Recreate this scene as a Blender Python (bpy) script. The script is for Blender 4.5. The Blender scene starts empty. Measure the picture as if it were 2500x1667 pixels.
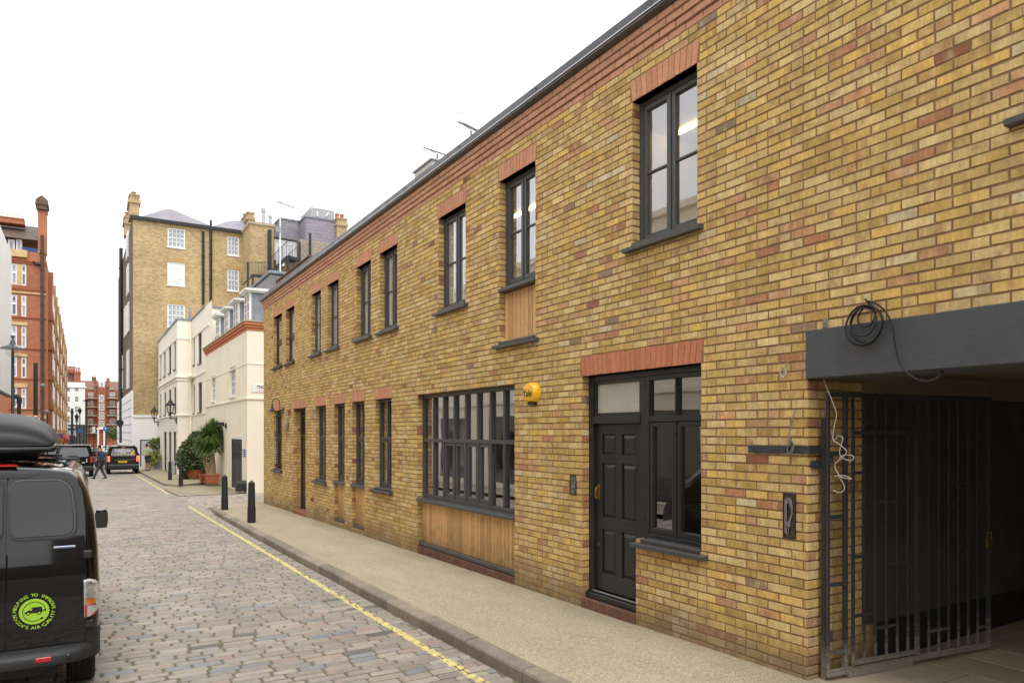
import bpy, math, random
from mathutils import Vector, Matrix
R = random.Random(11)
D = bpy.data
SC = bpy.context.scene
C = SC.collection
TH = math.radians(31.18)
CZ = 1.94
DW = 4.862            # plane of the mews wall (x); y runs along the street, z = 0 at the gateway threshold
F_, H_, CX_ = 1732., 1056., 1250.
cT, sT = math.cos(TH), math.sin(TH)
def zg(y): return -.0135 * (y - 3.5)       # pavement level falls gently along the street
def zr(y): return zg(y) - .12              # carriageway level
def P(x, y, X=None, Y=None, t=None):       # a sight line of the survey photo met with a real plane
    a = (x - CX_) / F_
    if X is not None: t = X / (a * cT + sT)
    elif Y is not None: t = Y / (cT - a * sT)
    return Vector((t * (a * cT + sT), t * (cT - a * sT), CZ - (y - H_) / F_ * t))
def S(r, g, b, k=1.):
    f = lambda v: (v / 255 / 12.92 if v / 255 <= .04045 else ((v / 255 + .055) / 1.055) ** 2.4) * k
    return (f(r), f(g), f(b), 1.)

# ---------------------------------------------------------------- mesh builder
class MB:
    def __init__(s): s.v = []; s.f = []; s.c = []; s.mi = []; s.M = None; s.col = (1, 1, 1, 1); s.m = 0
    def add(s, vs, fs, col=None):
        n = len(s.v)
        M = s.M
        for p in vs:
            s.v.append(tuple(M @ Vector(p)) if M is not None else tuple(p))
        for q in fs:
            s.f.append(tuple(n + i for i in q)); s.c.append(col or s.col); s.mi.append(s.m)
        return s
    def box(s, x0, x1, y0, y1, z0, z1, col=None):
        if x0 > x1: x0, x1 = x1, x0
        if y0 > y1: y0, y1 = y1, y0
        if z0 > z1: z0, z1 = z1, z0
        v = [(x0, y0, z0), (x1, y0, z0), (x1, y1, z0), (x0, y1, z0), (x0, y0, z1), (x1, y0, z1), (x1, y1, z1), (x0, y1, z1)]
        return s.add(v, [(0, 3, 2, 1), (4, 5, 6, 7), (0, 1, 5, 4), (1, 2, 6, 5), (2, 3, 7, 6), (3, 0, 4, 7)], col)
    def quad(s, a, b, c, d, col=None): return s.add([a, b, c, d], [(0, 1, 2, 3)], col)
    def bar(s, a, b, w, h=None, up=(0, 0, 1), col=None):      # rectangular bar from a to b
        a = Vector(a); b = Vector(b); h = h or w
        d = (b - a).normalized(); u = Vector(up)
        if abs(d.dot(u)) > .98: u = Vector((1, 0, 0))
        x = d.cross(u).normalized() * w / 2; y = x.cross(d).normalized() * h / 2
        v = [a - x - y, a + x - y, a + x + y, a - x + y, b - x - y, b + x - y, b + x + y, b - x + y]
        return s.add(v, [(0, 3, 2, 1), (4, 5, 6, 7), (0, 1, 5, 4), (1, 2, 6, 5), (2, 3, 7, 6), (3, 0, 4, 7)], col)
    def cyl(s, a, b, r0, r1=None, n=12, col=None, cap=True):
        a = Vector(a); b = Vector(b); r1 = r0 if r1 is None else r1
        d = (b - a).normalized(); u = Vector((0, 0, 1)) if abs(d.z) < .9 else Vector((1, 0, 0))
        x = d.cross(u).normalized(); y = d.cross(x).normalized()
        v = []
        for p, r in ((a, r0), (b, r1)):
            for i in range(n):
                t = 2 * math.pi * i / n
                v.append(p + x * math.cos(t) * r + y * math.sin(t) * r)
        f = [(i, (i + 1) % n, n + (i + 1) % n, n + i) for i in range(n)]
        if cap: f += [tuple(range(n))[::-1], tuple(range(n, 2 * n))]
        return s.add(v, f, col)
    def tube(s, pts, r, n=8, col=None):
        pts = [Vector(p) for p in pts]; m = len(pts); v = []; x = None
        rr = r if isinstance(r, (list, tuple)) else [r] * m
        for i, p in enumerate(pts):
            d = (pts[min(i + 1, m - 1)] - pts[max(i - 1, 0)]).normalized()
            if x is None:
                u = Vector((0, 0, 1)) if abs(d.z) < .9 else Vector((1, 0, 0)); x = d.cross(u).normalized()
            x = (x - d * x.dot(d)).normalized(); y = d.cross(x)
            for k in range(n):
                t = 2 * math.pi * k / n
                v.append(p + (x * math.cos(t) + y * math.sin(t)) * rr[i])
        f = [(i * n + k, i * n + (k + 1) % n, (i + 1) * n + (k + 1) % n, (i + 1) * n + k) for i in range(m - 1) for k in range(n)]
        f += [tuple(range(n))[::-1], tuple(range((m - 1) * n, m * n))]
        return s.add(v, f, col)
    def lathe(s, prof, c=(0, 0, 0), n=16, col=None, sx=1, sy=1):
        v = []; f = []; m = len(prof)
        for r, z in prof:
            for i in range(n):
                t = 2 * math.pi * (i + .5) / n
                v.append((c[0] + r * math.cos(t) * sx, c[1] + r * math.sin(t) * sy, c[2] + z))
        for j in range(m - 1):
            for i in range(n): f.append((j * n + i, j * n + (i + 1) % n, (j + 1) * n + (i + 1) % n, (j + 1) * n + i))
        f += [tuple(range(n))[::-1], tuple(range((m - 1) * n, m * n))]
        return s.add(v, f, col)
    def prism(s, poly, ax, a, b, col=None):      # polygon in the plane normal to axis ax, extruded a..b
        def q(p, w): return (w, p[0], p[1]) if ax == 'x' else ((p[0], w, p[1]) if ax == 'y' else (p[0], p[1], w))
        n = len(poly); v = [q(p, a) for p in poly] + [q(p, b) for p in poly]
        f = [tuple(range(n))[::-1], tuple(range(n, 2 * n))] + [(i, (i + 1) % n, n + (i + 1) % n, n + i) for i in range(n)]
        return s.add(v, f, col)
    def ball(s, c, r, n=10, col=None, sc=(1, 1, 1)):
        v = []; f = []; m = n // 2 + 1
        for j in range(m + 1):
            ph = math.pi * j / m
            for i in range(n):
                t = 2 * math.pi * i / n
                v.append((c[0] + r * sc[0] * math.sin(ph) * math.cos(t), c[1] + r * sc[1] * math.sin(ph) * math.sin(t), c[2] + r * sc[2] * math.cos(ph)))
        for j in range(m):
            for i in range(n): f.append((j * n + i, (j + 1) * n + i, (j + 1) * n + (i + 1) % n, j * n + (i + 1) % n))
        return s.add(v, f, col)
    def loft(s, rings, cap=True, col=None, closed=True):
        n = len(rings[0]); v = [p for r in rings for p in r]; f = []
        for j in range(len(rings) - 1):
            for i in range(n if closed else n - 1): f.append((j * n + i, j * n + (i + 1) % n, (j + 1) * n + (i + 1) % n, (j + 1) * n + i))
        if cap: f += [tuple(range(n))[::-1], tuple(range((len(rings) - 1) * n, len(rings) * n))]
        return s.add(v, f, col)

WM = {}   # world matrices of roots (matrix_world is stale while the script runs)
def root(name, label, cat, loc=(0, 0, 0), rz=0., group=None):
    o = D.objects.new(name, None); C.objects.link(o)
    o.location = loc; o.rotation_euler = (0, 0, rz); o.empty_display_size = .2
    WM[o] = Matrix.Translation(Vector(loc)) @ Matrix.Rotation(rz, 4, 'Z')
    tag(o, label, cat, group); return o
def tag(o, label=None, cat=None, group=None, kind=None):
    if label: o['label'] = label
    if cat: o['category'] = cat
    if group: o['group'] = group
    if kind: o['kind'] = kind
    return o
def build(mb, name, mats, parent=None, smooth=False, bev=0., local=False, label=None, ang=40, bseg=1):
    me = D.meshes.new(name)
    v = mb.v
    if parent is not None and not local:
        I = WM[parent].inverted(); v = [tuple(I @ Vector(p)) for p in v]
    me.from_pydata(v, [], mb.f)
    if not isinstance(mats, (list, tuple)): mats = [mats]
    for m in mats: me.materials.append(m)
    if len(mats) > 1: me.polygons.foreach_set('material_index', mb.mi)
    if any(c != (1, 1, 1, 1) for c in mb.c):
        a = me.color_attributes.new('col', 'FLOAT_COLOR', 'CORNER'); buf = []
        for p in me.polygons:
            c = mb.c[p.index]
            for _ in range(p.loop_total): buf.extend(c)
        a.data.foreach_set('color', buf)
    if smooth:
        me.polygons.foreach_set('use_smooth', [True] * len(me.polygons))
        try: me.set_sharp_from_angle(angle=math.radians(ang))
        except Exception: pass
    me.update()
    o = D.objects.new(name, me); C.objects.link(o)
    if parent is not None:
        o.parent = parent; WM[o] = WM[parent]
    else: WM[o] = Matrix.Identity(4)
    if bev:
        b = o.modifiers.new('Bevel', 'BEVEL'); b.width = bev; b.segments = bseg; b.limit_method = 'ANGLE'; b.angle_limit = math.radians(50)
    if label: o['label'] = label
    return o
def solo(mb, name, mats, label, cat, group=None, loc=None, kind=None, **k):   # a thing that is one mesh
    if loc is not None:
        L = Vector(loc); mb.v = [tuple(Vector(p) - L) for p in mb.v]
    o = build(mb, name, mats, None, **k)
    if loc is not None: o.location = loc; WM[o] = Matrix.Translation(L)
    return tag(o, label, cat, group, kind)
def copy_tree(o, parent=None, loc=None, rz=None, label=None):
    c = o.copy(); C.objects.link(c)
    if parent is not None: c.parent = parent
    if loc is not None: c.location = loc
    if rz is not None: c.rotation_euler = (0, 0, rz)
    if label: c['label'] = label
    for ch in [x for x in D.objects if x.parent == o]: copy_tree(ch, c)
    return c
_tc = {}
def text_mesh(body, size, bold=0.):
    cu = D.curves.new('t', 'FONT'); cu.body = body; cu.size = size; cu.align_x = 'CENTER'; cu.align_y = 'CENTER'; cu.offset = bold
    cu.resolution_u = 3
    ob = D.objects.new('t', cu); C.objects.link(ob)
    dg = bpy.context.evaluated_depsgraph_get(); dg.update()
    me = D.meshes.new_from_object(ob.evaluated_get(dg))
    vs = [tuple(v.co) for v in me.vertices]; fs = [tuple(p.vertices) for p in me.polygons]
    D.objects.remove(ob); D.curves.remove(cu); D.meshes.remove(me)
    return vs, fs
def text_on(mb, body, size, org, ux, uy, bold=0., sx=1.):
    vs, fs = text_mesh(body, size, bold); org = Vector(org); ux = Vector(ux); uy = Vector(uy)
    mb.add([org + ux * p[0] * sx + uy * p[1] for p in vs], fs)

# ---------------------------------------------------------------- materials
MATS = {}
class NT:
    def __init__(s, name):
        s.m = D.materials.new(name); s.m.use_nodes = True; s.t = s.m.node_tree; s.n = s.t.nodes; s.l = s.t.links
        s.b = s.n['Principled BSDF']; s.out = s.n['Material Output']
        s.pos = s.n.new('ShaderNodeNewGeometry').outputs['Position']
    def set(s, k, v):
        i = s.b.inputs[k]
        if isinstance(v, bpy.types.NodeSocket): s.l.new(v, i)
        else: i.default_value = v
    def node(s, t, ins=None, **kw):
        n = s.n.new(t)
        for k, v in kw.items(): setattr(n, k, v)
        for k, v in (ins or {}).items():
            if isinstance(v, bpy.types.NodeSocket): s.l.new(v, n.inputs[k])
            else: n.inputs[k].default_value = v
        return n
    def noise(s, scale, detail=3, rough=.55, vec=None, sc=None):
        v = vec or s.pos
        if sc: v = s.node('ShaderNodeVectorMath', {0: v, 1: sc}, operation='MULTIPLY').outputs[0]
        return s.node('ShaderNodeTexNoise', {'Vector': v, 'Scale': scale, 'Detail': detail, 'Roughness': rough}).outputs['Fac']
    def ramp(s, fac, a, b, c0=0., c1=1.):
        return s.node('ShaderNodeMapRange', {0: fac, 1: a, 2: b, 3: c0, 4: c1}).outputs[0]
    def mix(s, f, a, b, mode='MIX'):
        n = s.n.new('ShaderNodeMix'); n.data_type = 'RGBA'; n.blend_type = mode
        for k, v in ((0, f), (6, a), (7, b)):
            if isinstance(v, bpy.types.NodeSocket): s.l.new(v, n.inputs[k])
            else: n.inputs[k].default_value = v
        return n.outputs[2]
    def math(s, op, a, b=0.):
        return s.node('ShaderNodeMath', {0: a, 1: b}, operation=op).outputs[0]
    def bump(s, h, st=.3, dist=.01, nrm=None):
        ins = {'Height': h, 'Strength': st, 'Distance': dist}
        if nrm is not None: ins['Normal'] = nrm
        return s.node('ShaderNodeBump', ins).outputs[0]
def mat(name, col, rough=.6, var=.12, scale=4., bump=.15, bs=60., bd=.004, metal=0., coat=0., spec=.5, attr=False, emit=0., streak=False, dirt=0.):
    if name in MATS: return MATS[name]
    N = NT(name)
    base = col
    if attr: base = N.node('ShaderNodeAttribute', attribute_name='col').outputs['Color']
    if var:
        n1 = N.noise(scale, 5, .6, sc=(1, 1, .25) if streak else None)
        f = N.ramp(n1, .3, .7, 1 - var, 1 + var)
        g = N.node('ShaderNodeCombineColor', {0: f, 1: f, 2: f}).outputs[0]
        base = N.mix(1., base, g, 'MULTIPLY')
    if dirt:
        n2 = N.ramp(N.noise(scale * .6, 6, .7), .5, .75)
        base = N.mix(N.math('MULTIPLY', n2, dirt), base, (.06, .05, .04, 1))
    N.set('Base Color', base)
    if var:
        N.set('Roughness', N.ramp(N.noise(scale * 3, 3), .3, .7, max(rough - .06, .02), min(rough + .08, 1)))
    else: N.set('Roughness', rough)
    N.set('Metallic', metal); N.set('Coat Weight', coat); N.set('Coat Roughness', .04); N.set('Specular IOR Level', spec)
    if bump: N.set('Normal', N.bump(N.noise(bs, 4), bump, bd))
    if emit: N.set('Emission Color', col); N.set('Emission Strength', emit)
    MATS[name] = N.m; return N.m
def brick_mat(name='stock_brick', dirt=True):
    N = NT(name)
    a = N.node('ShaderNodeAttribute', attribute_name='col').outputs['Color']
    al = N.n[-1].outputs['Alpha'] if 'Alpha' in N.n[-1].outputs else None
    rnd_ = N.node('ShaderNodeCombineXYZ', {0: N.math('MULTIPLY', al, 37.), 1: N.math('MULTIPLY', al, 61.), 2: N.math('MULTIPLY', al, 19.)}).outputs[0]
    bp = N.node('ShaderNodeVectorMath', {0: N.pos, 1: rnd_}, operation='ADD').outputs[0]        # every brick gets its own grain
    n1 = N.noise(9, 5, .65); n2 = N.noise(44, 4, .7, vec=bp, sc=(1, 1, .25)); n3 = N.noise(7.5, 2, .5, vec=bp, sc=(1, 1, .35))
    c = N.mix(N.math('MULTIPLY', N.ramp(n3, .60, .67), .5), a, S(178, 124, 94))
    c = N.mix(N.math('MULTIPLY', N.ramp(N.noise(11, 3, .6, vec=bp, sc=(1, 1, .5)), .56, .7), .5), c, S(226, 206, 162))
    c = N.mix(N.math('MULTIPLY', N.ramp(N.noise(6, 3, .6, vec=bp), .6, .7), .4), c, S(140, 116, 84))
    f = N.math('MULTIPLY', N.ramp(n1, .3, .7, .84, 1.14), N.ramp(n2, .28, .72, .78, 1.18))
    c = N.mix(1., c, N.node('ShaderNodeCombineColor', {0: f, 1: f, 2: f}).outputs[0], 'MULTIPLY')
    sp = N.ramp(N.noise(150, 2, .5), .66, .73)                                # burnt specks
    c = N.mix(N.math('MULTIPLY', sp, .55), c, (.07, .045, .025, 1))
    if dirt:                                                                    # splash-back grime by the ground
        sep = N.node('ShaderNodeSeparateXYZ', {0: N.pos})
        h = N.math('ADD', sep.outputs[2], N.math('MULTIPLY', sep.outputs[1], .0135))
        h = N.math('ADD', h, N.math('MULTIPLY', N.noise(1.6, 4, .6), -.55))
        g = N.ramp(h, .22, -.18)
        c = N.mix(N.math('MULTIPLY', g, .74), c, S(118, 104, 84))
        w = N.math('MULTIPLY', N.ramp(h, .16, -.05), N.ramp(N.noise(2.3, 4, .7), .56, .7))
        c = N.mix(N.math('MULTIPLY', w, .5), c, S(196, 184, 164))
        run = N.ramp(N.noise(2.6, 5, .65, sc=(1, 1, .14)), .52, .74)                  # rain runs down the face
        c = N.mix(N.math('MULTIPLY', run, .22), c, S(128, 104, 74))
        pale = N.ramp(N.noise(1.9, 5, .7, sc=(1, 1, .6)), .58, .74)
        c = N.mix(N.math('MULTIPLY', pale, .2), c, S(214, 198, 166))
        big = N.ramp(N.noise(.55, 4, .6), .5, .75)
        c = N.mix(N.math('MULTIPLY', big, .22), c, S(150, 118, 66))
    N.set('Base Color', c); N.set('Roughness', .88); N.set('Specular IOR Level', .25)
    b1 = N.bump(N.noise(55, 5, .7), .55, .004)
    N.set('Normal', N.bump(N.noise(260, 3, .6), .35, .0015, b1))
    return N.m
M_BRICK = brick_mat()
M_MORTAR = mat('mortar', S(146, 118, 88), .95, .2, 7, .6, 120, .004)
M_RED = mat('red_rubbed_brick', (1, 1, 1, 1), .85, .1, 20, .4, 90, .002, attr=True, spec=.25)
M_ANTH = mat('anthracite_paint', S(74, 74, 75), .42, .06, 6, .04, 80, .001)
M_BLACK = mat('black_gloss_paint', S(42, 43, 44), .33, .08, 5, .04, 70, .001)
M_BRNDOOR = mat('dark_brown_paint', S(58, 46, 40), .4, .1, 5, .05, 70, .001)
M_BEAM = mat('slate_blue_render', S(78, 80, 85), .75, .1, 2.2, .6, 70, .006, dirt=.06)
M_METAL = mat('dark_zinc', S(84, 84, 88), .34, .18, 1.6, .06, 40, .002, metal=.35)
M_BRIGHT = mat('bright_metal', S(225, 225, 225), .3, .05, 8, 0, metal=.9)
M_BRASS = mat('brass', S(168, 140, 84), .35, .2, 30, .1, 90, .001, metal=.9)
M_STEEL = mat('painted_steel', S(58, 60, 65), .5, .2, 12, .25, 120, .001, dirt=.25)
M_IRON = mat('black_iron', S(34, 35, 37), .5, .15, 8, .2, 60, .002)
M_WHITE = mat('white_paint', S(232, 232, 228), .5, .04, 3, .05, 40, .002)
M_PLASTIC = mat('black_plastic', S(38, 39, 41), .55, .08, 10, .25, 400, .0005)
M_RUBBER = mat('tyre_rubber', S(30, 30, 31), .85, .15, 20, .3, 120, .002)
def wood_mat():
    N = NT('cedar_boards')
    a = N.node('ShaderNodeAttribute', attribute_name='col').outputs['Color']
    g = N.noise(16, 6, .7, sc=(6, 6, .35)); g2 = N.noise(60, 4, .7, sc=(4, 4, .15))
    f = N.math('MULTIPLY', N.ramp(g, .3, .72, .72, 1.15), N.ramp(g2, .3, .7, .9, 1.08))
    c = N.mix(1., a, N.node('ShaderNodeCombineColor', {0: f, 1: f, 2: f}).outputs[0], 'MULTIPLY')
    z = N.node('ShaderNodeSeparateXYZ', {0: N.pos}).outputs[2]
    st = N.math('MULTIPLY', N.ramp(N.math('ADD', z, N.math('MULTIPLY', N.noise(7, 4), -.6)), .25, -.2), .55)
    c = N.mix(st, c, S(96, 66, 40))
    N.set('Base Color', c); N.set('Roughness', .62); N.set('Normal', N.bump(g2, .3, .003)); return N.m
M_WOOD = wood_mat()
def glass_mat(name, tint=(.9, .93, .93, 1), ior=.08):
    N = NT(name); N.n.remove(N.b)
    N.b = None
    tr = N.node('ShaderNodeBsdfTransparent', {'Color': tint}); gl = N.node('ShaderNodeBsdfGlossy', {'Color': (.95, .96, 1, 1), 'Roughness': .008})
    wav = N.bump(N.noise(1.7, 1), .05, .02); N.l.new(wav, gl.inputs['Normal'])
    fc = N.node('ShaderNodeLayerWeight', {'Blend': .5}).outputs['Facing']; fr = N.node('ShaderNodeMath', {0: N.math('MULTIPLY', N.math('POWER', fc, 2.2), 1 - ior), 1: ior}, operation='ADD')
    mx = N.node('ShaderNodeMixShader', {0: fr.outputs[0], 1: tr.outputs[0], 2: gl.outputs[0]})
    N.l.new(mx.outputs[0], N.out.inputs[0]); return N.m
M_GLASS = glass_mat('window_glass', (.86, .9, .92, 1), .27)
M_DGLASS = mat('dark_glass', S(22, 25, 28), .04, 0, 1, 0, spec=1., coat=1.)
M_PGLASS = mat('pale_glass', S(150, 160, 170), .08, .25, 1.2, 0, spec=.8)
M_CLEAR = glass_mat('lantern_glass', (.93, .93, .9, 1), .06)
M_ROOM = mat('room_plaster', S(206, 200, 190), .9, .05, 2, 0)
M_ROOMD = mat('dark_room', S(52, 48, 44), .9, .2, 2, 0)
M_CURT = mat('curtain_cloth', S(225, 218, 206), .9, .06, 5, 0)
M_LED = mat('strip_light', S(255, 214, 150), .5, 0, 1, 0, emit=7.)
M_SLATE = mat('roof_slate', (1, 1, 1, 1), .6, .15, 9, .3, 50, .004, attr=True)
M_SPLASH = None
M_LEAD = mat('lead_sheet', S(128, 134, 144), .55, .2, 3, .2, 14, .006)
M_COPING = mat('stone_coping', S(170, 156, 132), .85, .2, 5, .4, 60, .006)
M_TERRA = mat('terracotta', S(170, 96, 66), .8, .15, 8, .2, 60, .002)
def render_mat(name, col, lines=False):
    N = NT(name)
    st = N.ramp(N.noise(1.3, 6, .65, sc=(1, 1, .22)), .45, .8)
    c = N.mix(N.math('MULTIPLY', st, .2), col, (col[0] * .72, col[1] * .68, col[2] * .6, 1))
    f = N.ramp(N.noise(.5, 3), .3, .7, .96, 1.04)
    c = N.mix(1., c, N.node('ShaderNodeCombineColor', {0: f, 1: f, 2: f}).outputs[0], 'MULTIPLY')
    N.set('Base Color', c); N.set('Roughness', .8); N.set('Normal', N.bump(N.noise(45, 4), .25, .004)); return N.m
M_CREAM = render_mat('cream_render', S(243, 234, 214))
M_CREAM2 = render_mat('pale_cream_render', S(244, 237, 222))
M_WHITER = render_mat('white_render', S(238, 237, 235))
def bricktex(name, c1, c2, mor, bw=.225, bh=.075, dirt=.0, spot=.0):
    N = NT(name)
    sp = N.node('ShaderNodeSeparateXYZ', {0: N.pos})
    u = N.math('ADD', sp.outputs[0], sp.outputs[1])
    v = N.node('ShaderNodeCombineXYZ', {0: u, 1: sp.outputs[2], 2: 0.}).outputs[0]
    b = N.node('ShaderNodeTexBrick', {'Vector': v, 'Color1': c1, 'Color2': c2, 'Mortar': mor, 'Scale': 1., 'Mortar Size': .008, 'Mortar Smooth': .3, 'Brick Width': bw, 'Row Height': bh, 'Bias': 0.})
    c = b.outputs['Color']
    wn = N.node('ShaderNodeTexBrick', {'Vector': v, 'Color1': (0, 0, 0, 1), 'Color2': (1, 1, 1, 1), 'Mortar': (.3, .3, .3, 1), 'Scale': 1., 'Mortar Size': 0., 'Brick Width': bw, 'Row Height': bh, 'Bias': -.72})
    wn.offset_frequency = 2
    if spot: c = N.mix(N.math('MULTIPLY', wn.outputs['Color'], spot), c, (.05, .035, .02, 1))
    f = N.math('MULTIPLY', N.ramp(N.noise(.35, 5, .65), .3, .72, .8, 1.15), N.ramp(N.noise(7, 4, .7), .3, .7, .84, 1.15))
    c = N.mix(1., c, N.node('ShaderNodeCombineColor', {0: f, 1: f, 2: f}).outputs[0], 'MULTIPLY')
    if dirt: c = N.mix(N.math('MULTIPLY', N.ramp(N.noise(.5, 5, .7), .35, .7), dirt), c, S(88, 76, 62))
    N.set('Base Color', c); N.set('Roughness', .9); N.set('Normal', N.bump(b.outputs['Fac'], .4, -.01)); return N.m
M_YB = bricktex('yellow_stock_brick', S(198, 174, 130), S(176, 150, 108), S(152, 134, 108), spot=.7)
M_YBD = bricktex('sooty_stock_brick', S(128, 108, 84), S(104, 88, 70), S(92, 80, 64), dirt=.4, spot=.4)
M_RB = bricktex('red_mansion_brick', S(184, 116, 82), S(168, 102, 70), S(172, 128, 100))
M_RB2 = bricktex('far_red_brick', S(168, 98, 70), S(150, 84, 60), S(160, 116, 92))
M_PB = bricktex('painted_grey_brick', S(176, 164, 150), S(150, 138, 126), S(128, 120, 110), spot=.2)
M_STONE = mat('sandstone', S(206, 178, 128), .85, .18, 2, .3, 20, .01)
M_FSTONE = mat('carved_stone', S(170, 134, 84), .85, .3, 1.1, .5, 5, .05)
def slate_roof(name, c1, c2):
    N = NT(name)
    sp = N.node('ShaderNodeSeparateXYZ', {0: N.pos}); u = N.math('ADD', sp.outputs[0], sp.outputs[1])
    v = N.node('ShaderNodeCombineXYZ', {0: u, 1: sp.outputs[2], 2: 0.}).outputs[0]
    b = N.node('ShaderNodeTexBrick', {'Vector': v, 'Color1': c1, 'Color2': c2, 'Mortar': (c1[0] * .35, c1[1] * .35, c1[2] * .35, 1), 'Scale': 1., 'Mortar Size': .008, 'Brick Width': .5, 'Row Height': .27})
    f = N.ramp(N.noise(1.2, 5, .6), .3, .7, .85, 1.12)
    N.set('Base Color', N.mix(1., b.outputs['Color'], N.node('ShaderNodeCombineColor', {0: f, 1: f, 2: f}).outputs[0], 'MULTIPLY'))
    N.set('Roughness', .55); N.set('Normal', N.bump(b.outputs['Fac'], .5, -.01)); return N.m
M_SLT = slate_roof('hung_slate', S(150, 144, 152), S(138, 133, 143))
M_SLTD = slate_roof('dark_slate', S(108, 104, 106), S(92, 89, 92))
M_TILE = slate_roof('red_clay_tile', S(134, 98, 84), S(122, 88, 76))
M_BTILE = slate_roof('brown_clay_tile', S(104, 88, 78), S(92, 78, 70))
def ylx(): pass
def sett_mat():
    N = NT('granite_setts')
    a = N.node('ShaderNodeAttribute', attribute_name='col').outputs['Color']
    f = N.math('MULTIPLY', N.ramp(N.noise(22, 5, .7), .3, .7, .82, 1.16), N.ramp(N.noise(1.1, 4, .6), .3, .7, .86, 1.1))
    c = N.mix(1., a, N.node('ShaderNodeCombineColor', {0: f, 1: f, 2: f}).outputs[0], 'MULTIPLY')
    c = N.mix(N.math('MULTIPLY', N.ramp(N.noise(120, 2), .6, .7), .35), c, (.09, .08, .07, 1))
    sp = N.node('ShaderNodeSeparateXYZ', {0: N.pos})                          # the worn yellow parking line painted on the stones
    xl = N.node('ShaderNodeFloatCurve') if False else None
    line = N.math('ADD', N.math('MULTIPLY', sp.outputs[1], .0018), 2.848)
    d = N.math('ABSOLUTE', N.math('SUBTRACT', N.math('ADD', sp.outputs[0], N.math('MULTIPLY', N.math('SUBTRACT', N.noise(13, 3), .5), .05)), line))
    k = N.ramp(d, .046, .034)
    wear = N.math('MULTIPLY', N.ramp(N.noise(24, 5, .75), .38, .50), .9)
    inY = N.math('MULTIPLY', N.math('LESS_THAN', sp.outputs[1], 24.6), 1.)
    inY2 = N.math('GREATER_THAN', sp.outputs[1], 31.)
    k = N.math('MULTIPLY', N.math('MULTIPLY', k, wear), N.math('MAXIMUM', inY, inY2))
    c = N.mix(k, c, S(226, 212, 128))
    N.set('Base Color', c); N.set('Roughness', .56); N.set('Specular IOR Level', .5)
    b1 = N.bump(N.noise(30, 5, .65), .6, .008); N.set('Normal', N.bump(N.noise(140, 3), .3, .002, b1)); return N.m
M_SETT = sett_mat()
def joint_mat():
    N = NT('sett_joints')
    c = N.mix(N.ramp(N.noise(3, 5, .7), .45, .62), S(108, 98, 84), S(108, 106, 78))
    c = N.mix(N.math('MULTIPLY', N.ramp(N.noise(60, 3), .6, .75), .35), c, S(126, 116, 98))
    N.set('Base Color', c); N.set('Roughness', .95); N.set('Normal', N.bump(N.noise(90, 4), .8, .006)); return N.m
M_JOINT = joint_mat()
def agg_mat(name, base, light, dark, st=1.):
    N = NT(name)
    n = N.noise(60, 3, .7); n2 = N.noise(95, 3, .7)
    c = N.mix(N.math('MULTIPLY', N.ramp(n, .47, .58), .8 * st), base, light)
    c = N.mix(N.math('MULTIPLY', N.ramp(n2, .52, .6), .75 * st), c, dark)
    c = N.mix(N.math('MULTIPLY', N.ramp(N.noise(28, 4, .75), .52, .66), .45 * st), c, dark)
    sw = N.noise(1.5, 5, .7, sc=(1, .35, 1)); f = N.ramp(sw, .3, .72, .86, 1.1)
    c = N.mix(1., c, N.node('ShaderNodeCombineColor', {0: f, 1: f, 2: f}).outputs[0], 'MULTIPLY')
    sp = N.node('ShaderNodeSeparateXYZ', {0: N.pos})
    gr = N.ramp(N.math('ADD', sp.outputs[0], N.math('MULTIPLY', N.noise(2.5, 4), .5)), 4.72, 5.3)
    c = N.mix(N.math('MULTIPLY', gr, .5), c, S(116, 112, 78))
    N.set('Base Color', c); N.set('Roughness', .92); N.set('Normal', N.bump(n, .8, .006)); return N.m
M_PAVE = agg_mat('bound_gravel', S(174, 160, 136), S(202, 190, 166), S(116, 104, 86))
M_CONC = agg_mat('old_concrete', S(158, 146, 124), S(176, 164, 142), S(120, 108, 90), .6)
M_KERB = mat('granite_kerb', (1, 1, 1, 1), .8, .2, 6, .5, 70, .006, attr=True, dirt=.15)
M_SLAB = mat('yorkstone', (1, 1, 1, 1), .8, .15, 3, .3, 30, .004, attr=True, dirt=.15)
M_ASPH = mat('asphalt', S(112, 108, 104), .9, .15, 1.3, .4, 90, .006)
def leaf_mat(name):
    N = NT(name)
    a = N.node('ShaderNodeAttribute', attribute_name='col').outputs['Color']
    N.set('Base Color', a); N.set('Roughness', .45); N.set('Subsurface Weight', 0.)
    tr = N.node('ShaderNodeBsdfTranslucent', {'Color': a})
    mx = N.node('ShaderNodeMixShader', {0: .22, 1: N.b.outputs[0], 2: tr.outputs[0]}); N.l.new(mx.outputs[0], N.out.inputs[0]); return N.m
M_LEAF = leaf_mat('leaves')
M_BARK = mat('bark', S(150, 126, 96), .9, .25, 12, .6, 40, .01, streak=True)
def car_paint(name, col, rough=.25): return mat(name, col, rough, .0, 1, 0, coat=1., spec=.15)
M_CARB = car_paint('black_car_paint', S(14, 14, 16), .22)
M_CARG = car_paint('grey_car_paint', S(60, 63, 68), .3)
M_CARK = car_paint('dark_car_paint', S(34, 35, 36), .3)
M_CARS = car_paint('silver_car_paint', S(178, 180, 184), .3)
M_CARW = car_paint('white_car_paint', S(228, 228, 226), .3)
M_TAIL = mat('red_lamp', S(190, 24, 22), .15, 0, 1, 0, coat=1.)
M_TAILON = mat('lit_red_lamp', S(255, 96, 60), .3, 0, 1, 0, emit=1.6)
M_AMBER = mat('amber_lamp', S(226, 128, 26), .15, 0, 1, 0, coat=1.)
M_CHROME = mat('chrome', S(220, 222, 225), .12, 0, 1, 0, metal=1.)
M_PLATE = mat('yellow_number_plate', S(240, 200, 40), .4, 0, 1, 0)
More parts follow.
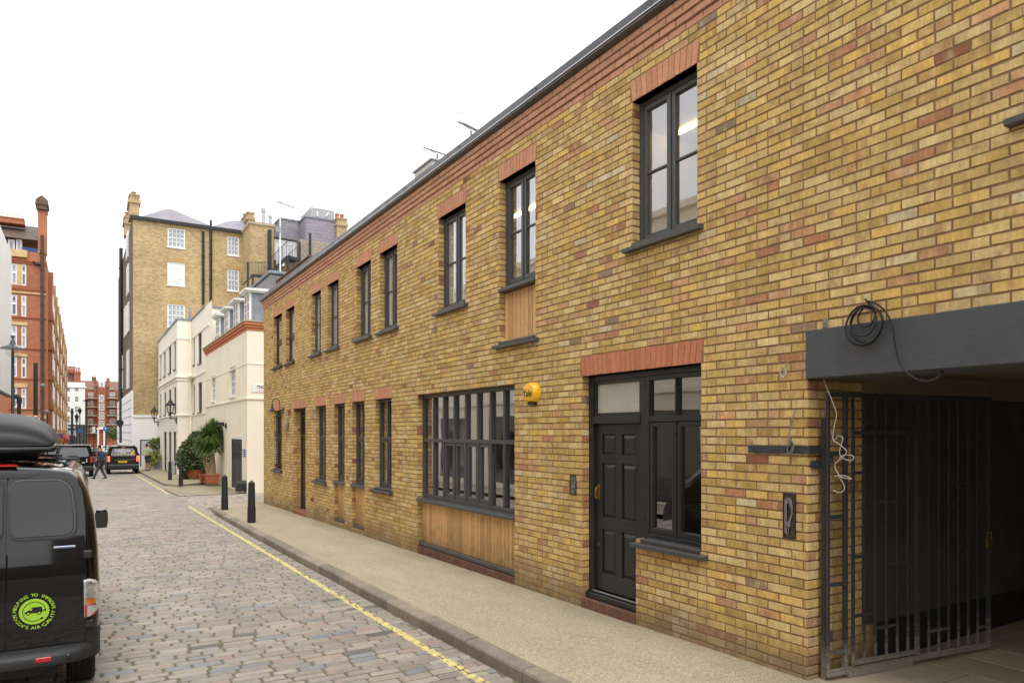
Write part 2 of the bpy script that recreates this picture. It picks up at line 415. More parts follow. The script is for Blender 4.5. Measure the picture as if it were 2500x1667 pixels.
M_INK = mat('black_lettering', S(22, 22, 24), .5, 0, 1, 0)
M_LIME = mat('lime_vinyl', S(166, 214, 56), .35, .04, 9, 0, coat=.6)
M_YEL = mat('yellow_plastic', S(250, 190, 20), .3, .03, 9, 0, coat=.5)
M_BLUE = mat('blue_sign', S(40, 92, 170), .4, 0, 1, 0)
M_REDS = mat('red_sign', S(200, 30, 34), .4, 0, 1, 0)
M_WIRE = mat('pale_cable', S(196, 190, 176), .5, .08, 30, 0)
M_GWIRE = mat('grey_cable', S(128, 124, 128), .5, .1, 30, 0)
M_BWIRE = mat('black_cable', S(30, 30, 32), .45, .08, 30, 0)

def splash_steel():
    N = NT('splashed_steel')
    z = N.node('ShaderNodeSeparateXYZ', {0: N.pos}).outputs[2]
    h = N.math('ADD', z, N.math('MULTIPLY', N.noise(30, 5, .8), -.9))
    c = N.mix(N.ramp(h, -.12, -.42), S(54, 56, 61), S(140, 134, 124))
    c = N.mix(N.math('MULTIPLY', N.ramp(N.noise(160, 2), .68, .72), .7), c, S(190, 186, 178))
    N.set('Base Color', c); N.set('Roughness', .5); return N.m
M_SPLASH = splash_steel()
# ================================================================ mews wall (real laid bricks)
YEL = [S(218, 185, 122), S(224, 196, 140), S(206, 171, 104), S(216, 182, 116), S(210, 177, 122), S(222, 185, 110), S(200, 163, 100), S(220, 190, 132)]
def bcol():
    r = R.random()
    if r < .90: c = R.choice(YEL)
    elif r < .95: c = S(206, 160, 118)
    elif r < .972: c = S(188, 136, 102)
    elif r < .979: c = S(160, 136, 112)
    elif r < .997: c = S(216, 198, 158)
    else: c = S(158, 104, 80)
    k = R.uniform(.86, 1.1); return (c[0] * k, c[1] * k, c[2] * k * R.uniform(.94, 1.06), R.random())
def redcol(base=(196, 132, 100)):
    c = S(*base); k = R.uniform(.88, 1.08); return (c[0] * k, c[1] * k * R.uniform(.96, 1.04), c[2] * k, R.random())
def brick(mb, O, U, N, ua, ub, za, zb, col, b=.003, dj=.0016, ua2=None, ub2=None, dep=.014):
    ua2 = ua if ua2 is None else ua2; ub2 = ub if ub2 is None else ub2
    j = R.uniform(-dj, dj); sk = R.uniform(-dj, dj) * .6; e = lambda: R.uniform(-.0022, .0022); b *= R.uniform(.7, 1.7)
    def p(u, z, d): return (O[0] + U[0] * u + N[0] * d, O[1] + U[1] * u + N[1] * d, z)
    za += e(); zb += e()
    v = [p(ua, za, -dep), p(ub, za + e(), -dep), p(ub2, zb, -dep), p(ua2, zb + e(), -dep),
         p(ua + b, za + b, j + sk), p(ub - b, za + b + e(), j - sk), p(ub2 - b, zb - b, j - sk), p(ua2 + b, zb - b + e(), j + sk)]
    f = [(4, 5, 6, 7), (0, 1, 5, 4), (1, 2, 6, 5), (2, 3, 7, 6), (3, 0, 4, 7)]
    mb.add(v, f, col)
CO = .03                    # course datum
def courses(mb, O, U, N, u0, u1, z0, z1, holes=(), cf=bcol, off=0., mod=.225, split=.05, skip=0.):
    k = math.floor((z0 - CO) / .075)
    while True:
        a = CO + k * .075; k += 1
        if a + .065 > z1 + .02: break
        za, zb = a + .005, a + .07
        if zb <= z0 + .02: continue
        zc = (za + zb) / 2
        hs = sorted((h[0], h[1]) for h in holes if h[2] < zc < h[3])
        iv = []; c = u0
        for h in hs:
            if h[0] > c: iv.append((c, min(h[0], u1)))
            c = max(c, h[1])
        if c < u1: iv.append((c, u1))
        sh = off + (k % 2) * mod / 2 + R.uniform(-.004, .004)
        for (p, q) in iv:
            if q - p < .02: continue
            n = math.floor((p - sh) / mod); x = sh + n * mod; cuts = [p]
            while x < q - .03:
                if x > p + .03: cuts.append(x + R.uniform(-.004, .004))
                if R.random() < split and x + mod / 2 > p + .03 and x + mod / 2 < q - .03: cuts.append(x + mod / 2)
                x += mod
            cuts.append(q)
            for i in range(len(cuts) - 1):
                s0, s1 = cuts[i], cuts[i + 1]
                brick(mb, O, U, N, s0 + (.005 if i else 0), s1 - (.005 if i < len(cuts) - 2 else 0), za, zb, cf())
def sheet(mb, x, u0, u1, z0, z1, holes, axis='x'):       # flat sheet with rectangular holes
    us = sorted({u0, u1} | {min(max(h[i], u0), u1) for h in holes for i in (0, 1)}); zs = sorted({z0, z1} | {min(max(h[i], z0), z1) for h in holes for i in (2, 3)})
    for i in range(len(us) - 1):
        for j in range(len(zs) - 1):
            uc, zc = (us[i] + us[i + 1]) / 2, (zs[j] + zs[j + 1]) / 2
            if any(h[0] < uc < h[1] and h[2] < zc < h[3] for h in holes): continue
            if axis == 'x': mb.quad((x, us[i], zs[j]), (x, us[i + 1], zs[j]), (x, us[i + 1], zs[j + 1]), (x, us[i], zs[j + 1]))
            else: mb.quad((us[i], x, zs[j]), (us[i + 1], x, zs[j]), (us[i + 1], x, zs[j + 1]), (us[i], x, zs[j + 1]))
U0, UH, GH, GT = 3.855, 5.355, .855, 2.58
# kind: up = upper casement, low = cross window, etc.
OPEN = [
 ('sash', 20.72, 21.78, U0, UH), ('sash', 19.32, 20.27, U0, UH), ('up', 16.85, 17.68, U0, UH), ('up', 15.47, 16.34, U0, UH),
 ('up', 13.42, 14.28, U0, UH), ('up', 12.05, 12.93, U0, UH), ('up', 9.37, 10.31, U0, UH), ('uppan', 7.47, 8.37, 3.105, UH),
 ('up', 4.73, 5.635, U0, UH), ('up', 1.2, 2.06, U0, UH),
 ('bars', 20.72, 21.71, .855, GT), ('olddoor', 18.21, 19.43, -.23, GT), ('low', 16.43, 17.32, .78, GT),
 ('lowpan', 15.05, 15.82, -.06, GT), ('lowpan', 13.78, 14.58, -.07, GT), ('low', 12.32, 13.2, .855, GT),
 ('bay', 7.97, 11.15, -.3, GT), ('door', 4.68, 6.5, -.3, GT)]
SPLIT = 18.0   # party line between the two houses
YE, YN = 23.1, -3.
ZTOP = 5.73
holes = [(o[1], o[2], o[3], o[4]) for o in OPEN]
arch = [(o[1] - .03, o[2] + .03, o[4], o[4] + .225) for o in OPEN if o[0] != 'bay']
wallbrick = (5.58, 4.68 - .0, 0, 0)
gate = (YN - 1, 3.566, -1, 2.735)
extra = (4.67, 5.58, .03, .855)      # brick apron under the window beside the front door
def wall_range(a, b, par):
    H = [h for h in holes if h[1] > a and h[0] < b]
    if b > 5 > a: H = [h for h in H if not (h[0] == 4.68)] + [(5.58, 6.5, -.3, GT), (4.68, 5.58, .855, GT)]
    G = [gate] if a < 3 else []
    mb = MB(); mb.m = 0
    courses(mb, (DW, 0), (0, 1), (-1, 0), a, b, -.5, ZTOP, H + [q for q in arch if q[1] > a and q[0] < b] + G)
    # returns (far jambs face the camera)
    for h in H + ([(YN, 3.558, -.2, 2.36)] if a < 3 else []):
        if h == (4.68, 5.58, .855, GT): continue
        d = .105 if h[1] != 3.558 else .14
        o = next((q for q in OPEN if q[1] == h[0] or (q[0] == 'door' and h[0] == 5.58)), None)
        d2 = .21 if o and o[0] == 'olddoor' else d
        courses(mb, (DW, h[1]), (1, 0), (0, -1), 0, d2, h[2], h[3], cf=lambda: bcol() if R.random() < .9 else redcol((176, 122, 94)), off=.0, mod=.225 if d2 > .12 else 9., split=0)
    mb.m = 1
    sheet(mb, DW + .006, a, b, -.6, ZTOP + .02, H + ([(gate[0], 3.566, -1, 2.735)] if a < 3 else []))
    for h in H + G:
        if h[0] < YN: continue
        dd = .24
        y0, y1, z0, z1 = h
        if y0 == 5.58: mb.quad((DW + .008, y1 + .006, z0), (DW + dd, y1 + .006, z0), (DW + dd, y1 + .006, z1), (DW + .008, y1 + .006, z1)); mb.quad((DW + .008, y0, z0), (DW + dd, y0, z0), (DW + dd, y0, .855), (DW + .008, y0, .855)); mb.quad((DW + .008, y0, z1), (DW + dd, y0, z1), (DW + dd, y1, z1), (DW + .008, y1, z1)); continue
        if y1 == 5.58: mb.quad((DW + .008, y0, z0), (DW + dd, y0, z0), (DW + dd, y0, z1), (DW + .008, y0, z1)); mb.quad((DW + .008, y0, z1), (DW + dd, y0, z1), (DW + dd, y1, z1), (DW + .008, y1, z1)); mb.quad((DW + .008, y0, z0), (DW + dd, y0, z0), (DW + dd, y1, z0), (DW + .008, y1, z0)); continue
        mb.quad((DW + .008, y1 + .006, z0), (DW + dd, y1 + .006, z0), (DW + dd, y1 + .006, z1), (DW + .008, y1 + .006, z1))
        mb.quad((DW + .008, y0, z0), (DW + dd, y0, z0), (DW + dd, y0, z1), (DW + .008, y0, z1))
        mb.quad((DW + .008, y0, z1), (DW + dd, y0, z1), (DW + dd, y1, z1), (DW + .008, y1, z1))
        mb.quad((DW + .008, y0, z0), (DW + dd, y0, z0), (DW + dd, y1, z0), (DW + .008, y1, z0))
    build(mb, 'wall', [M_BRICK, M_MORTAR], par)
def lintels(a, b, par):
    for o in OPEN:
        if o[0] == 'bay' or not (a < o[1] < b): continue
        mb = MB(); y0, y1, z = o[1], o[2], o[4]; e = .035
        n = round((y1 - y0) / .076)
        for i in range(n):
            p, q = i / n, (i + 1) / n
            b0, b1 = y0 + (y1 - y0) * p, y0 + (y1 - y0) * q
            t0, t1 = y0 - e + (y1 - y0 + 2 * e) * p, y0 - e + (y1 - y0 + 2 * e) * q
            brick(mb, (DW, 0), (0, 1), (-1, 0), b0 + .003, b1 - .003, z + .002, z + .222, redcol((200, 132, 100) if o[0] == 'door' else (206, 150, 118)), b=.002, ua2=t0 + .003, ub2=t1 - .003)
        mb.quad((DW - .0, y0, z), (DW + .11, y0, z), (DW + .11, y1, z), (DW, y1, z), redcol((150, 92, 66)))
        build(mb, 'lintel', M_RED, par)
def window(par, y0, y1, z0, z1, cols, splits, m=None, bar=True, sash=True, fw=.045, cur=0, x=None, name='window', hang=()):
    m = m or M_ANTH; x = DW + .1 if x is None else x
    mb = MB(); d = .07
    mb.box(x, x + d, y0, y0 + fw, z0, z1); mb.box(x, x + d, y1 - fw, y1, z0, z1)
    mb.box(x, x + d, y0 + fw, y1 - fw, z1 - fw, z1); mb.box(x, x + d, y0 + fw, y1 - fw, z0, z0 + fw + .01)
    W = (y1 - y0 - 2 * fw); mw = .05 if cols > 2 else .016
    ys = [y0 + fw + W * i / cols for i in range(cols + 1)]
    zs = [z0 + fw + .01] + list(splits) + [z1 - fw]
    for yy in ys[1:-1]: mb.box(x - .004, x + d, yy - mw / 2, yy + mw / 2, z0 + fw + .01, z1 - fw)
    for zz in splits: mb.box(x - .002, x + d, y0 + fw, y1 - fw, zz - .028, zz + .028)
    pn = MB()
    for i in range(cols):
        for j in range(len(zs) - 1):
            a = ys[i] + (mw / 2 if i else 0); b = ys[i + 1] - (mw / 2 if i < cols - 1 else 0)
            c = zs[j] + (.028 if j else 0); e = zs[j + 1] - (.028 if j < len(zs) - 2 else 0)
            s = .052 if (sash is True or (i, j) in hang) else .012
            xx = x + .008
            if sash is True or (i, j) in hang:
                g = .004
                mb.box(xx, xx + .05, a + g, a + s, c + g, e - g); mb.box(xx, xx + .05, b - s, b - g, c + g, e - g)
                mb.box(xx, xx + .05, a + s, b - s, e - s, e - g); mb.box(xx, xx + .05, a + s, b - s, c + g, c + s + .012)
            if bar:
                zb = c + (e - c) * .5
                mb.box(xx + .012, xx + .045, a + s, b - s, zb - .012, zb + .012)
            pn.quad((x + .04, a + s - .01, e - s + .01), (x + .04, b - s + .01, e - s + .01), (x + .04, b - s + .01, c + s - .01), (x + .04, a + s - .01, c + s - .01))
    w = build(mb, name, m, par, bev=.004)
    build(pn, 'pane', M_GLASS, w)
    if cur:
        cb = MB()
        for side in ((0, 1) if cur == 2 else (1,)):
            wd = (y1 - y0) * (.3 if cur == 2 else .62); pts = []
            n = 26
            for i in range(n + 1):
                yy = (y1 - wd + wd * i / n) if side else (y0 + wd * i / n)
                pts.append((x + .12 + .025 * math.sin(i * 1.9 + y0) - .06, yy))
            for i in range(n): cb.quad((*pts[i], z0 - .1), (*pts[i + 1], z0 - .1), (*pts[i + 1], z1 + .05), (*pts[i], z1 + .05))
        build(cb, 'curtain', M_CURT, w, smooth=True, ang=80)
    return w
def sill(w, y0, y1, z, m, ext=.085, x0=None):
    mb = MB(); x = DW; pj = .075 if ext > .02 else .03
    mb.prism([(x + .12, z - .055), (x - pj, z - .055), (x - pj, z - .012), (x + .12, z + .004)], 'y', y0 - ext, y1 + ext)
    mb.v = [(p[0], p[1], p[2]) for p in mb.v]
    if ext > .02: mb.box(x - .02, x + .12, y0 + .004, y1 - .004, z + .004, z + .034)
    return build(mb, 'sill', m, w, bev=.004)
def boards(par, y0, y1, z0, z1, n, x=None, name='timber_panel'):
    x = DW + .085 if x is None else x
    mb = MB(); bw = (y1 - y0) / n
    for i in range(n):
        k = R.uniform(.74, 1.12); c = S(232, 184, 124); r = R.uniform(.95, 1.05)
        mb.box(x + R.uniform(0, .003), x + .03, y0 + i * bw + .005, y0 + (i + 1) * bw - .005, z0, z1, (c[0] * k, c[1] * k * r, c[2] * k, 1))
    mb.box(x + .022, x + .035, y0, y1, z0, z1, S(46, 30, 18))
    return build(mb, name, M_WOOD, par, bev=.003)

main = root('mews_house', 'long two storey yellow brick mews house with dark windows, red flat arches and a gateway', 'house', (DW, 3.6, 0))
endh = root('mews_house', 'end mews house with dark brown front door and curved wall lamp, beside the alley', 'house', (DW, 18.05, -.25))
wall_range(YN, SPLIT, main); wall_range(SPLIT, YE, endh); lintels(YN, SPLIT, main); lintels(SPLIT, YE, endh)
# gable return of the end house to the alley and the backs
mb = MB(); courses(mb, (DW, YE), (1, 0), (0, 1), 0, 6., -.6, ZTOP); mb2 = MB()
mb.m = 1; sheet(mb, YE - .007, DW + .007, DW + 8, -.7, 5.9, [], 'y'); build(mb, 'side_wall', [M_BRICK, M_MORTAR], endh)
for o in OPEN:
    k, y0, y1, z0, z1 = o
    par = main if y0 < SPLIT else endh
    if k == 'up':
        w = window(par, y0, y1, z0, z1, 2, [], cur=(0 if y0 in (4.73,) else 1 if y0 > 9 else 2)); sill(w, y0, y1, z0 + .0, M_ANTH)
    elif k == 'uppan':
        w = window(par, y0, y1, 3.9, z1, 2, []); sill(w, y0, y1, 3.9, M_ANTH, .0)
        p = boards(par, y0, y1, z0 + .03, 3.84, 9); sill(p, y0, y1, z0 + .03, M_ANTH)
    elif k == 'sash':
        w = window(par, y0, y1, z0, z1, 1, [4.6], m=M_BRNDOOR, bar=False, cur=1, fw=.05); sill(w, y0, y1, z0, M_BRNDOOR, .06)
    elif k == 'low':
        w = window(par, y0, y1, z0, z1, 2, [1.83], bar=False, sash=False, hang=((0, 0), (1, 0)), fw=.05); sill(w, y0, y1, z0, M_ANTH)
    elif k == 'lowpan':
        w = window(par, y0, y1, .86, z1, 2, [1.83], bar=False, sash=False, hang=((0, 0), (1, 0)), fw=.05); sill(w, y0, y1, .86, M_ANTH, .0)
        p = boards(par, y0, y1, z0 + .08, .80, 8)
        q = MB(); q.box(DW + .03, DW + .12, y0, y1, z0 + .015, z0 + .08); build(q, 'plinth_rail', M_ANTH, par, bev=.004)
    elif k == 'bay':
        w = window(par, y0, y1, .84, z1, 8, [1.81], bar=False, sash=False, hang=((2, 0), (3, 0), (4, 0), (5, 0)), fw=.06); sill(w, y0, y1, .84, M_ANTH, 0)
        p = boards(par, y0, y1, .1, .79, 32)
        q = MB(); q.box(DW + .03, DW + .12, y0, y1, .04, .1); build(q, 'plinth_rail', M_ANTH, par, bev=.006)
        q = MB()
        n = 42
        for i in range(n): brick(q, (DW + .004, 0), (0, 1), (-1, 0), y0 + (y1 - y0) * i / n + .004, y0 + (y1 - y0) * (i + 1) / n - .004, -.18, .03, redcol((116, 84, 72)))
        q.box(DW + .012, DW + .13, y0, y1, -.2, .028, redcol((104, 76, 64))); build(q, 'brick_sill', M_RED, par)
    elif k == 'bars':
        w = window(par, y0, y1, z0, z1, 1, [1.75], m=M_ANTH, bar=False, fw=.05); sill(w, y0, y1, z0, M_ANTH, .08)
        q = MB()
        for i in range(5): yy = y0 + .12 + (y1 - y0 - .24) * i / 4; q.cyl((DW + .05, yy, z0 + .02), (DW + .05, yy, z1 - .12), .009, n=6)
        for zz in (z0 + .12, 1.72, z1 - .16): q.box(DW + .044, DW + .056, y0 + .0, y1, zz, zz + .03)
        build(q, 'window_bars', M_IRON, w)
    elif k == 'olddoor':
        x = DW + .2; q = MB()
        zd = z0 + .12
        q.box(x, x + .08, y0, y0 + .07, zd, z1); q.box(x, x + .08, y1 - .07, y1, zd, z1); q.box(x, x + .08, y0 + .07, y1 - .07, z1 - .1, z1)
        q.box(x - .02, x + .08, y0 + .07, y1 - .07, 1.83, 1.91)
        f = build(q, 'door_frame', M_BRNDOOR, par, bev=.004)
        q = MB(); q.quad((x + .04, y0 + .07, 1.9), (x + .04, y1 - .07, 1.9), (x + .04, y1 - .07, z1 - .1), (x + .04, y0 + .07, z1 - .1)); build(q, 'fanlight', M_GLASS, f)
        q = MB()
        for i in range(6): yy = y0 + .15 + i * .18; q.cyl((x - .04, yy, 1.9), (x - .04, yy, z1 - .12), .009, n=6)
        q.box(x - .046, x - .034, y0 + .05, y1 - .05, z1 - .2, z1 - .17); build(q, 'fanlight_bars', M_IRON, f)
        q = MB(); X = x + .025; q.box(X, X + .04, y0 + .07, y1 - .07, zd, 1.83)
        for (a, b, c, e) in ((.18, .52, 1.35, 1.68), (.64, .98, 1.35, 1.68), (.18, .52, .55, 1.22), (.64, .98, .55, 1.22), (.18, .52, .08, .42), (.64, .98, .08, .42)):
            q.box(X - .018, X, y0 + a, y0 + b, c - .0, e); q.box(X - .028, X - .018, y0 + a + .03, y0 + b - .03, c + .03, e - .03)
        dr = build(q, 'door', M_BRNDOOR, par, bev=.005)
        q = MB(); q.box(X - .035, X - .018, y0 + .43, y0 + .73, .98, 1.04); q.box(X - .04, X - .018, y0 + .5, y0 + .66, 1.5, 1.53); build(q, 'letter_plate', M_BRIGHT, dr)
        q = MB(); q.box(DW - .03, x + .1, y0 + .005, y1 - .005, -.4, zd - .003, redcol((146, 100, 80))); build(q, 'door_step', M_RED, par, bev=.01)
    elif k == 'door':
        x = DW + .1; q = MB()
        q.box(x, x + .09, y1 - .075, y1, .14, z1); q.box(x, x + .09, 5.54, 5.62, .14, z1 - .06); q.box(x, x + .09, y0, y1 - .075, z1 - .06, z1)
        q.box(x - .012, x + .09, 5.62, y1 - .075, 2.04, 2.12)
        f = build(q, 'door_frame', M_BLACK, par, bev=.005)
        q = MB(); q.box(x + .02, x + .05, 5.62, y1 - .075, 2.12, 2.16); q.box(x + .02, x + .05, 5.62, y1 - .075, z1 - .1, z1 - .06); q.box(x + .02, x + .05, 5.62, 5.66, 2.16, z1 - .1); q.box(x + .02, x + .05, y1 - .12, y1 - .075, 2.16, z1 - .1); build(q, 'fanlight_frame', M_BLACK, f)
        q = MB(); q.quad((x + .04, 5.66, 2.16), (x + .04, y1 - .12, 2.16), (x + .04, y1 - .12, z1 - .1), (x + .04, 5.66, z1 - .1)); build(q, 'fanlight', mat('pale_reflection_glass', S(186, 182, 174), .12, .12, 2.5, 0, spec=.8), f)  # fanlight: reflection of a pale wall put into the pane's own colour
        q = MB(); X = x + .045; a0, a1 = 5.625, y1 - .08; zz0, zz1 = .17, 2.035
        st = .105; md = (a0 + a1) / 2
        rows = [(zz0 + .2, .86), (1.0, 1.6), (1.70, zz1 - .11)]
        q.box(X, X + .045, a0, a0 + st, zz0, zz1); q.box(X, X + .045, a1 - st, a1, zz0, zz1); q.box(X, X + .045, md - .05, md + .05, zz0, zz1)
        for (c, e) in ((zz0, rows[0][0]), (rows[0][1], rows[1][0]), (rows[1][1], rows[2][0]), (rows[2][1], zz1)):
            q.box(X, X + .045, a0 + st, md - .05, c, e); q.box(X, X + .045, md + .05, a1 - st, c, e)
        for (c, e) in rows:
            for (a, b) in ((a0 + st, md - .05), (md + .05, a1 - st)):
                q.box(X + .02, X + .04, a, b, c, e)
                m_ = .012; i_ = .045; v = [(X + .02, a + m_, c + m_), (X + .02, b - m_, c + m_), (X + .02, b - m_, e - m_), (X + .02, a + m_, e - m_), (X + .004, a + i_, c + i_), (X + .004, b - i_, c + i_), (X + .004, b - i_, e - i_), (X + .004, a + i_, e - i_)]
                q.add(v, [(4, 5, 6, 7), (0, 1, 5, 4), (1, 2, 6, 5), (2, 3, 7, 6), (3, 0, 4, 7)])
        dr = build(q, 'door', M_BLACK, par, bev=.003)
        q = MB(); hy = a1 - .055
        q.tube([(X, hy, 1.33), (X - .045, hy, 1.32), (X - .055, hy - .005, 1.27), (X - .05, hy, 1.22), (X - .03, hy, 1.20)], .012, 8); q.box(X - .008, X, hy - .02, hy + .02, 1.19, 1.36); build(q, 'door_handle', M_BRASS, dr, smooth=True)
        q = MB(); q.cyl((X - .012, hy, .68), (X, hy, .68), .018, n=12); build(q, 'lock', M_BRASS, dr)
        q = MB(); q.box(x - .05, x + .09, 5.58, y1, .075, .14); q.box(x - .02, x + .03, 5.58, y1, .14, .16); build(q, 'threshold', M_BLACK, f, bev=.006)
        q = MB(); q.box(x - .012, x + .012, 5.63, y1 - .08, .158, .166); build(q, 'weather_strip', M_BRIGHT, f)
        q = MB(); n = 13
        for i in range(n): brick(q, (DW - .015, 0), (0, 1), (-1, 0), 5.58 + .92 * i / n + .004, 5.58 + .92 * (i + 1) / n - .004, -.2, .07, redcol((120, 88, 76)))
        q.box(DW - .012, DW + .2, 5.582, 6.498, -.2, .069, redcol((116, 84, 72))); build(q, 'door_step', M_RED, par)
        w = window(par, y0, 5.54, .855, z1 - .06, 2, [2.08], m=M_BLACK, bar=False, sash=False, hang=((0, 0), (1, 0)), fw=.045); sill(w, y0, 5.5, .83, M_ANTH, .085)
# corbelled red courses and fascia
for par, a, b in ((main, YN, SPLIT), (endh, SPLIT, YE)):
    q = MB()
    for i, pr in enumerate((0., .02, .038, .052)):
        z = 5.73 + i * .075; u = a + (i % 2) * .11
        e = b + (pr if par is endh else 0)
        while u < e:
            v = min(u + .225, e); brick(q, (DW - pr, 0), (0, 1), (-1, 0), u + .004, v - .004, z + .004, z + .071, redcol((204, 154, 124)), dep=.02 + pr); u = v
        q.box(DW - pr + .005, DW + .1, a, e - .004, z, z + .0745, S(166, 128, 102))
        if par is endh:
            u = 0
            while u < 2.2: brick(q, (DW - pr + u, b + pr), (1, 0), (0, 1), .004, .221, z + .004, z + .071, redcol((204, 154, 124))); u += .225
    build(q, 'cornice', M_RED, par)
    q = MB(); e = b + (.12 if par is endh else 0)
    prof = [(DW - .055, 6.03), (DW - .118, 6.05), (DW - .122, 6.075), (DW - .128, 6.08), (DW - .126, 6.175), (DW - .1, 6.2), (DW - .02, 6.21), (DW + .3, 6.21), (DW + .3, 6.03)]
    q.prism([(p[0], p[1]) for p in prof], 'y', a, e); q.v = [(p[0], p[1], p[2]) for p in q.v]
    f = build(q, 'fascia', M_METAL, par, smooth=True, ang=30)
    q = MB(); q.box(DW - .134, DW - .1285, a, e, 6.074, 6.082); build(q, 'drip_edge', M_BRIGHT, f)
    y = 1.2
    while y < b:
        if y > a:
            q = MB(); q.box(DW - .131, DW - .122, y - .1, y, 6.085, 6.155)
            for dy in (.02, .08):
                for z in (6.1, 6.142): q.ball((DW - .132, y - dy, z), .007, 6, S(60, 60, 60))
            build(q, 'joint_plate', M_METAL, f)
        y += 2.05
    q = MB(); q.add([(DW + .1, a, 6.19), (DW + .1, b, 6.19), (DW + 4, b, 6.5), (DW + 4, a, 6.5), (DW + 8, a, 6.2), (DW + 8, b, 6.2)], [(0, 1, 2, 3), (3, 2, 5, 4)])
    q.quad((DW + 8, a, -.6), (DW + 8, b, -.6), (DW + 8, b, 6.2), (DW + 8, a, 6.2)); build(q, 'roof', M_SLTD, par)
# rooms behind the windows
def room(par, y0, y1, z0, z1, m, dep=3., led=False):
    q = MB(); x0, x1 = DW + .245, DW + dep
    q.quad((x1, y0, z0), (x1, y1, z0), (x1, y1, z1), (x1, y0, z1)); q.quad((x0, y0, z0), (x1, y0, z0), (x1, y0, z1), (x0, y0, z1)); q.quad((x0, y1, z0), (x1, y1, z0), (x1, y1, z1), (x0, y1, z1))
    q.quad((x0, y0, z1), (x1, y0, z1), (x1, y1, z1), (x0, y1, z1)); q.quad((x0, y0, z0), (x1, y0, z0), (x1, y1, z0), (x0, y1, z0))
    r = build(q, 'room', m, par)
    if led:
        q = MB(); q.box(x0 + 1.1, x0 + 1.14, y0 + .1, y1 - .1, z1 - .04, z1 - .01); build(q, 'strip_light', M_LED, r)
room(main, .6, 3.3, 3.2, 5.62, M_ROOM); room(main, 3.5, 6.55, 3.2, 5.62, M_ROOM, led=True); room(main, 6.7, 10.9, 3.2, 5.6, M_ROOM, led=True)
room(main, 11.1, 14.9, 3.2, 5.6, M_ROOM); room(main, 15., 17.95, 3.2, 5.6, M_ROOM); room(endh, 18.05, 22.9, 3.2, 5.6, M_ROOM)
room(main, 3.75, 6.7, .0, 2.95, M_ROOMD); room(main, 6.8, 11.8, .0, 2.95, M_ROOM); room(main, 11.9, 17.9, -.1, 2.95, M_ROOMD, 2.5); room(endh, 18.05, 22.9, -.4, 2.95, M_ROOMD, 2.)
# gateway beam, ceiling and passage
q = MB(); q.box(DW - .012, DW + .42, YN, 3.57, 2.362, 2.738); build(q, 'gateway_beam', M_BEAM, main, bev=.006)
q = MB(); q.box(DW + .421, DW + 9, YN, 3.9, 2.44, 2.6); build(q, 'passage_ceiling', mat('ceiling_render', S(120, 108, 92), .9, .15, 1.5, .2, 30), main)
q = MB(); q.box(DW + .72, DW + 4, 3.5, 3.566, 2.26, 2.44); build(q, 'passage_ceiling_rail', mat('dull_rail', S(132, 120, 104), .8, .1, 2, 0), main)
PY = 3.566
q = MB(); q.m = 0; courses(q, (DW, PY), (1, 0), (0, -1), .14, .84, -.2, 2.36)
q.m = 1; sheet(q, PY + .007, DW + .01, DW + .9, -.3, 2.5, [], 'y'); build(q, 'passage_brickwork', [M_BRICK, M_MORTAR], main)
q = MB(); 
xb = DW + .72
for i in range(12): q.box(xb + i * .62, xb + (i + 1) * .62 - .006, PY - .03, PY + .02, .34 if i else .34, 2.26)
build(q, 'passage_boarding', mat('charcoal_board', S(70, 68, 65), .7, .3, 1.5, .2, 20), main)
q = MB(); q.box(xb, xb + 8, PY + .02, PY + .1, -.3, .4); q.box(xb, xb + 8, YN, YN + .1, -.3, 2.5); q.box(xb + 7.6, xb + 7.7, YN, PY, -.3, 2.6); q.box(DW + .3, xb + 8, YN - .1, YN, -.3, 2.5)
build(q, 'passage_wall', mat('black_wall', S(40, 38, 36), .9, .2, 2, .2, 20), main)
# ================================================================ gate, cables, small wall fittings
g0 = Vector((4.93, 3.47, 0)); g1 = Vector((6.93, 3.21, 0)); gd = (g1 - g0).normalized()
gt = root('iron_gate', 'dark steel bar gate folded open against the passage wall, bottom rails splashed pale', 'gate', (4.93, 3.47, .02))
def gp(u, z, d=0.): return g0 + gd * u + Vector((-gd.y, gd.x, 0)) * d + Vector((0, 0, z))
GL = (g1 - g0).length
us = [.10 + i * (GL - .14) / 15 for i in range(16)]
q = MB()
for u, w in ((.05, .025), (.235, .032), (GL - .02, .032)): q.bar(gp(u, .05), gp(u, 2.25), w)
q.bar(gp(.04, .06), gp(GL, .06), .03, .05); q.bar(gp(.04, 2.24), gp(GL, 2.24), .03, .035); q.bar(gp(.26, .025), gp(1.0, .02), .03, .04)
build(q, 'gate_frame', M_SPLASH, gt, bev=.002)
for i, u in enumerate([.32 + k * (GL - .36) / 13 for k in range(14)]):
    q = MB(); q.bar(gp(u, .08), gp(u, 2.22), .015, .018); build(q, 'bar', M_SPLASH, gt)
sp = (GL - .36) / 13
for (i, n, zz) in ((0, 1, 1.62), (0, 1, .95), (0, 2, .48), (1, 1, 2.02), (2, 2, 1.38), (2, 2, .36), (3, 2, .86), (5, 1, 1.66), (6, 2, 1.1), (6, 1, .55), (7, 2, 1.72), (7, 2, .26), (8, 2, 1.32), (9, 2, 1.5), (10, 2, .95), (11, 1, 1.9), (12, 1, 1.68), (12, 1, 1.25), (12, 1, .22), (4, 2, 2.0)):
    q = MB(); u = .32 + sp * i; q.bar(gp(u, zz), gp(u + sp * n, zz), .016, .024); build(q, 'cross_bar', M_SPLASH, gt)
for zz in (.22, .75, 1.28, 1.78):
    q = MB(); q.bar(gp(.06, zz), gp(.245, zz), .016, .03); build(q, 'cross_bar', M_SPLASH, gt)
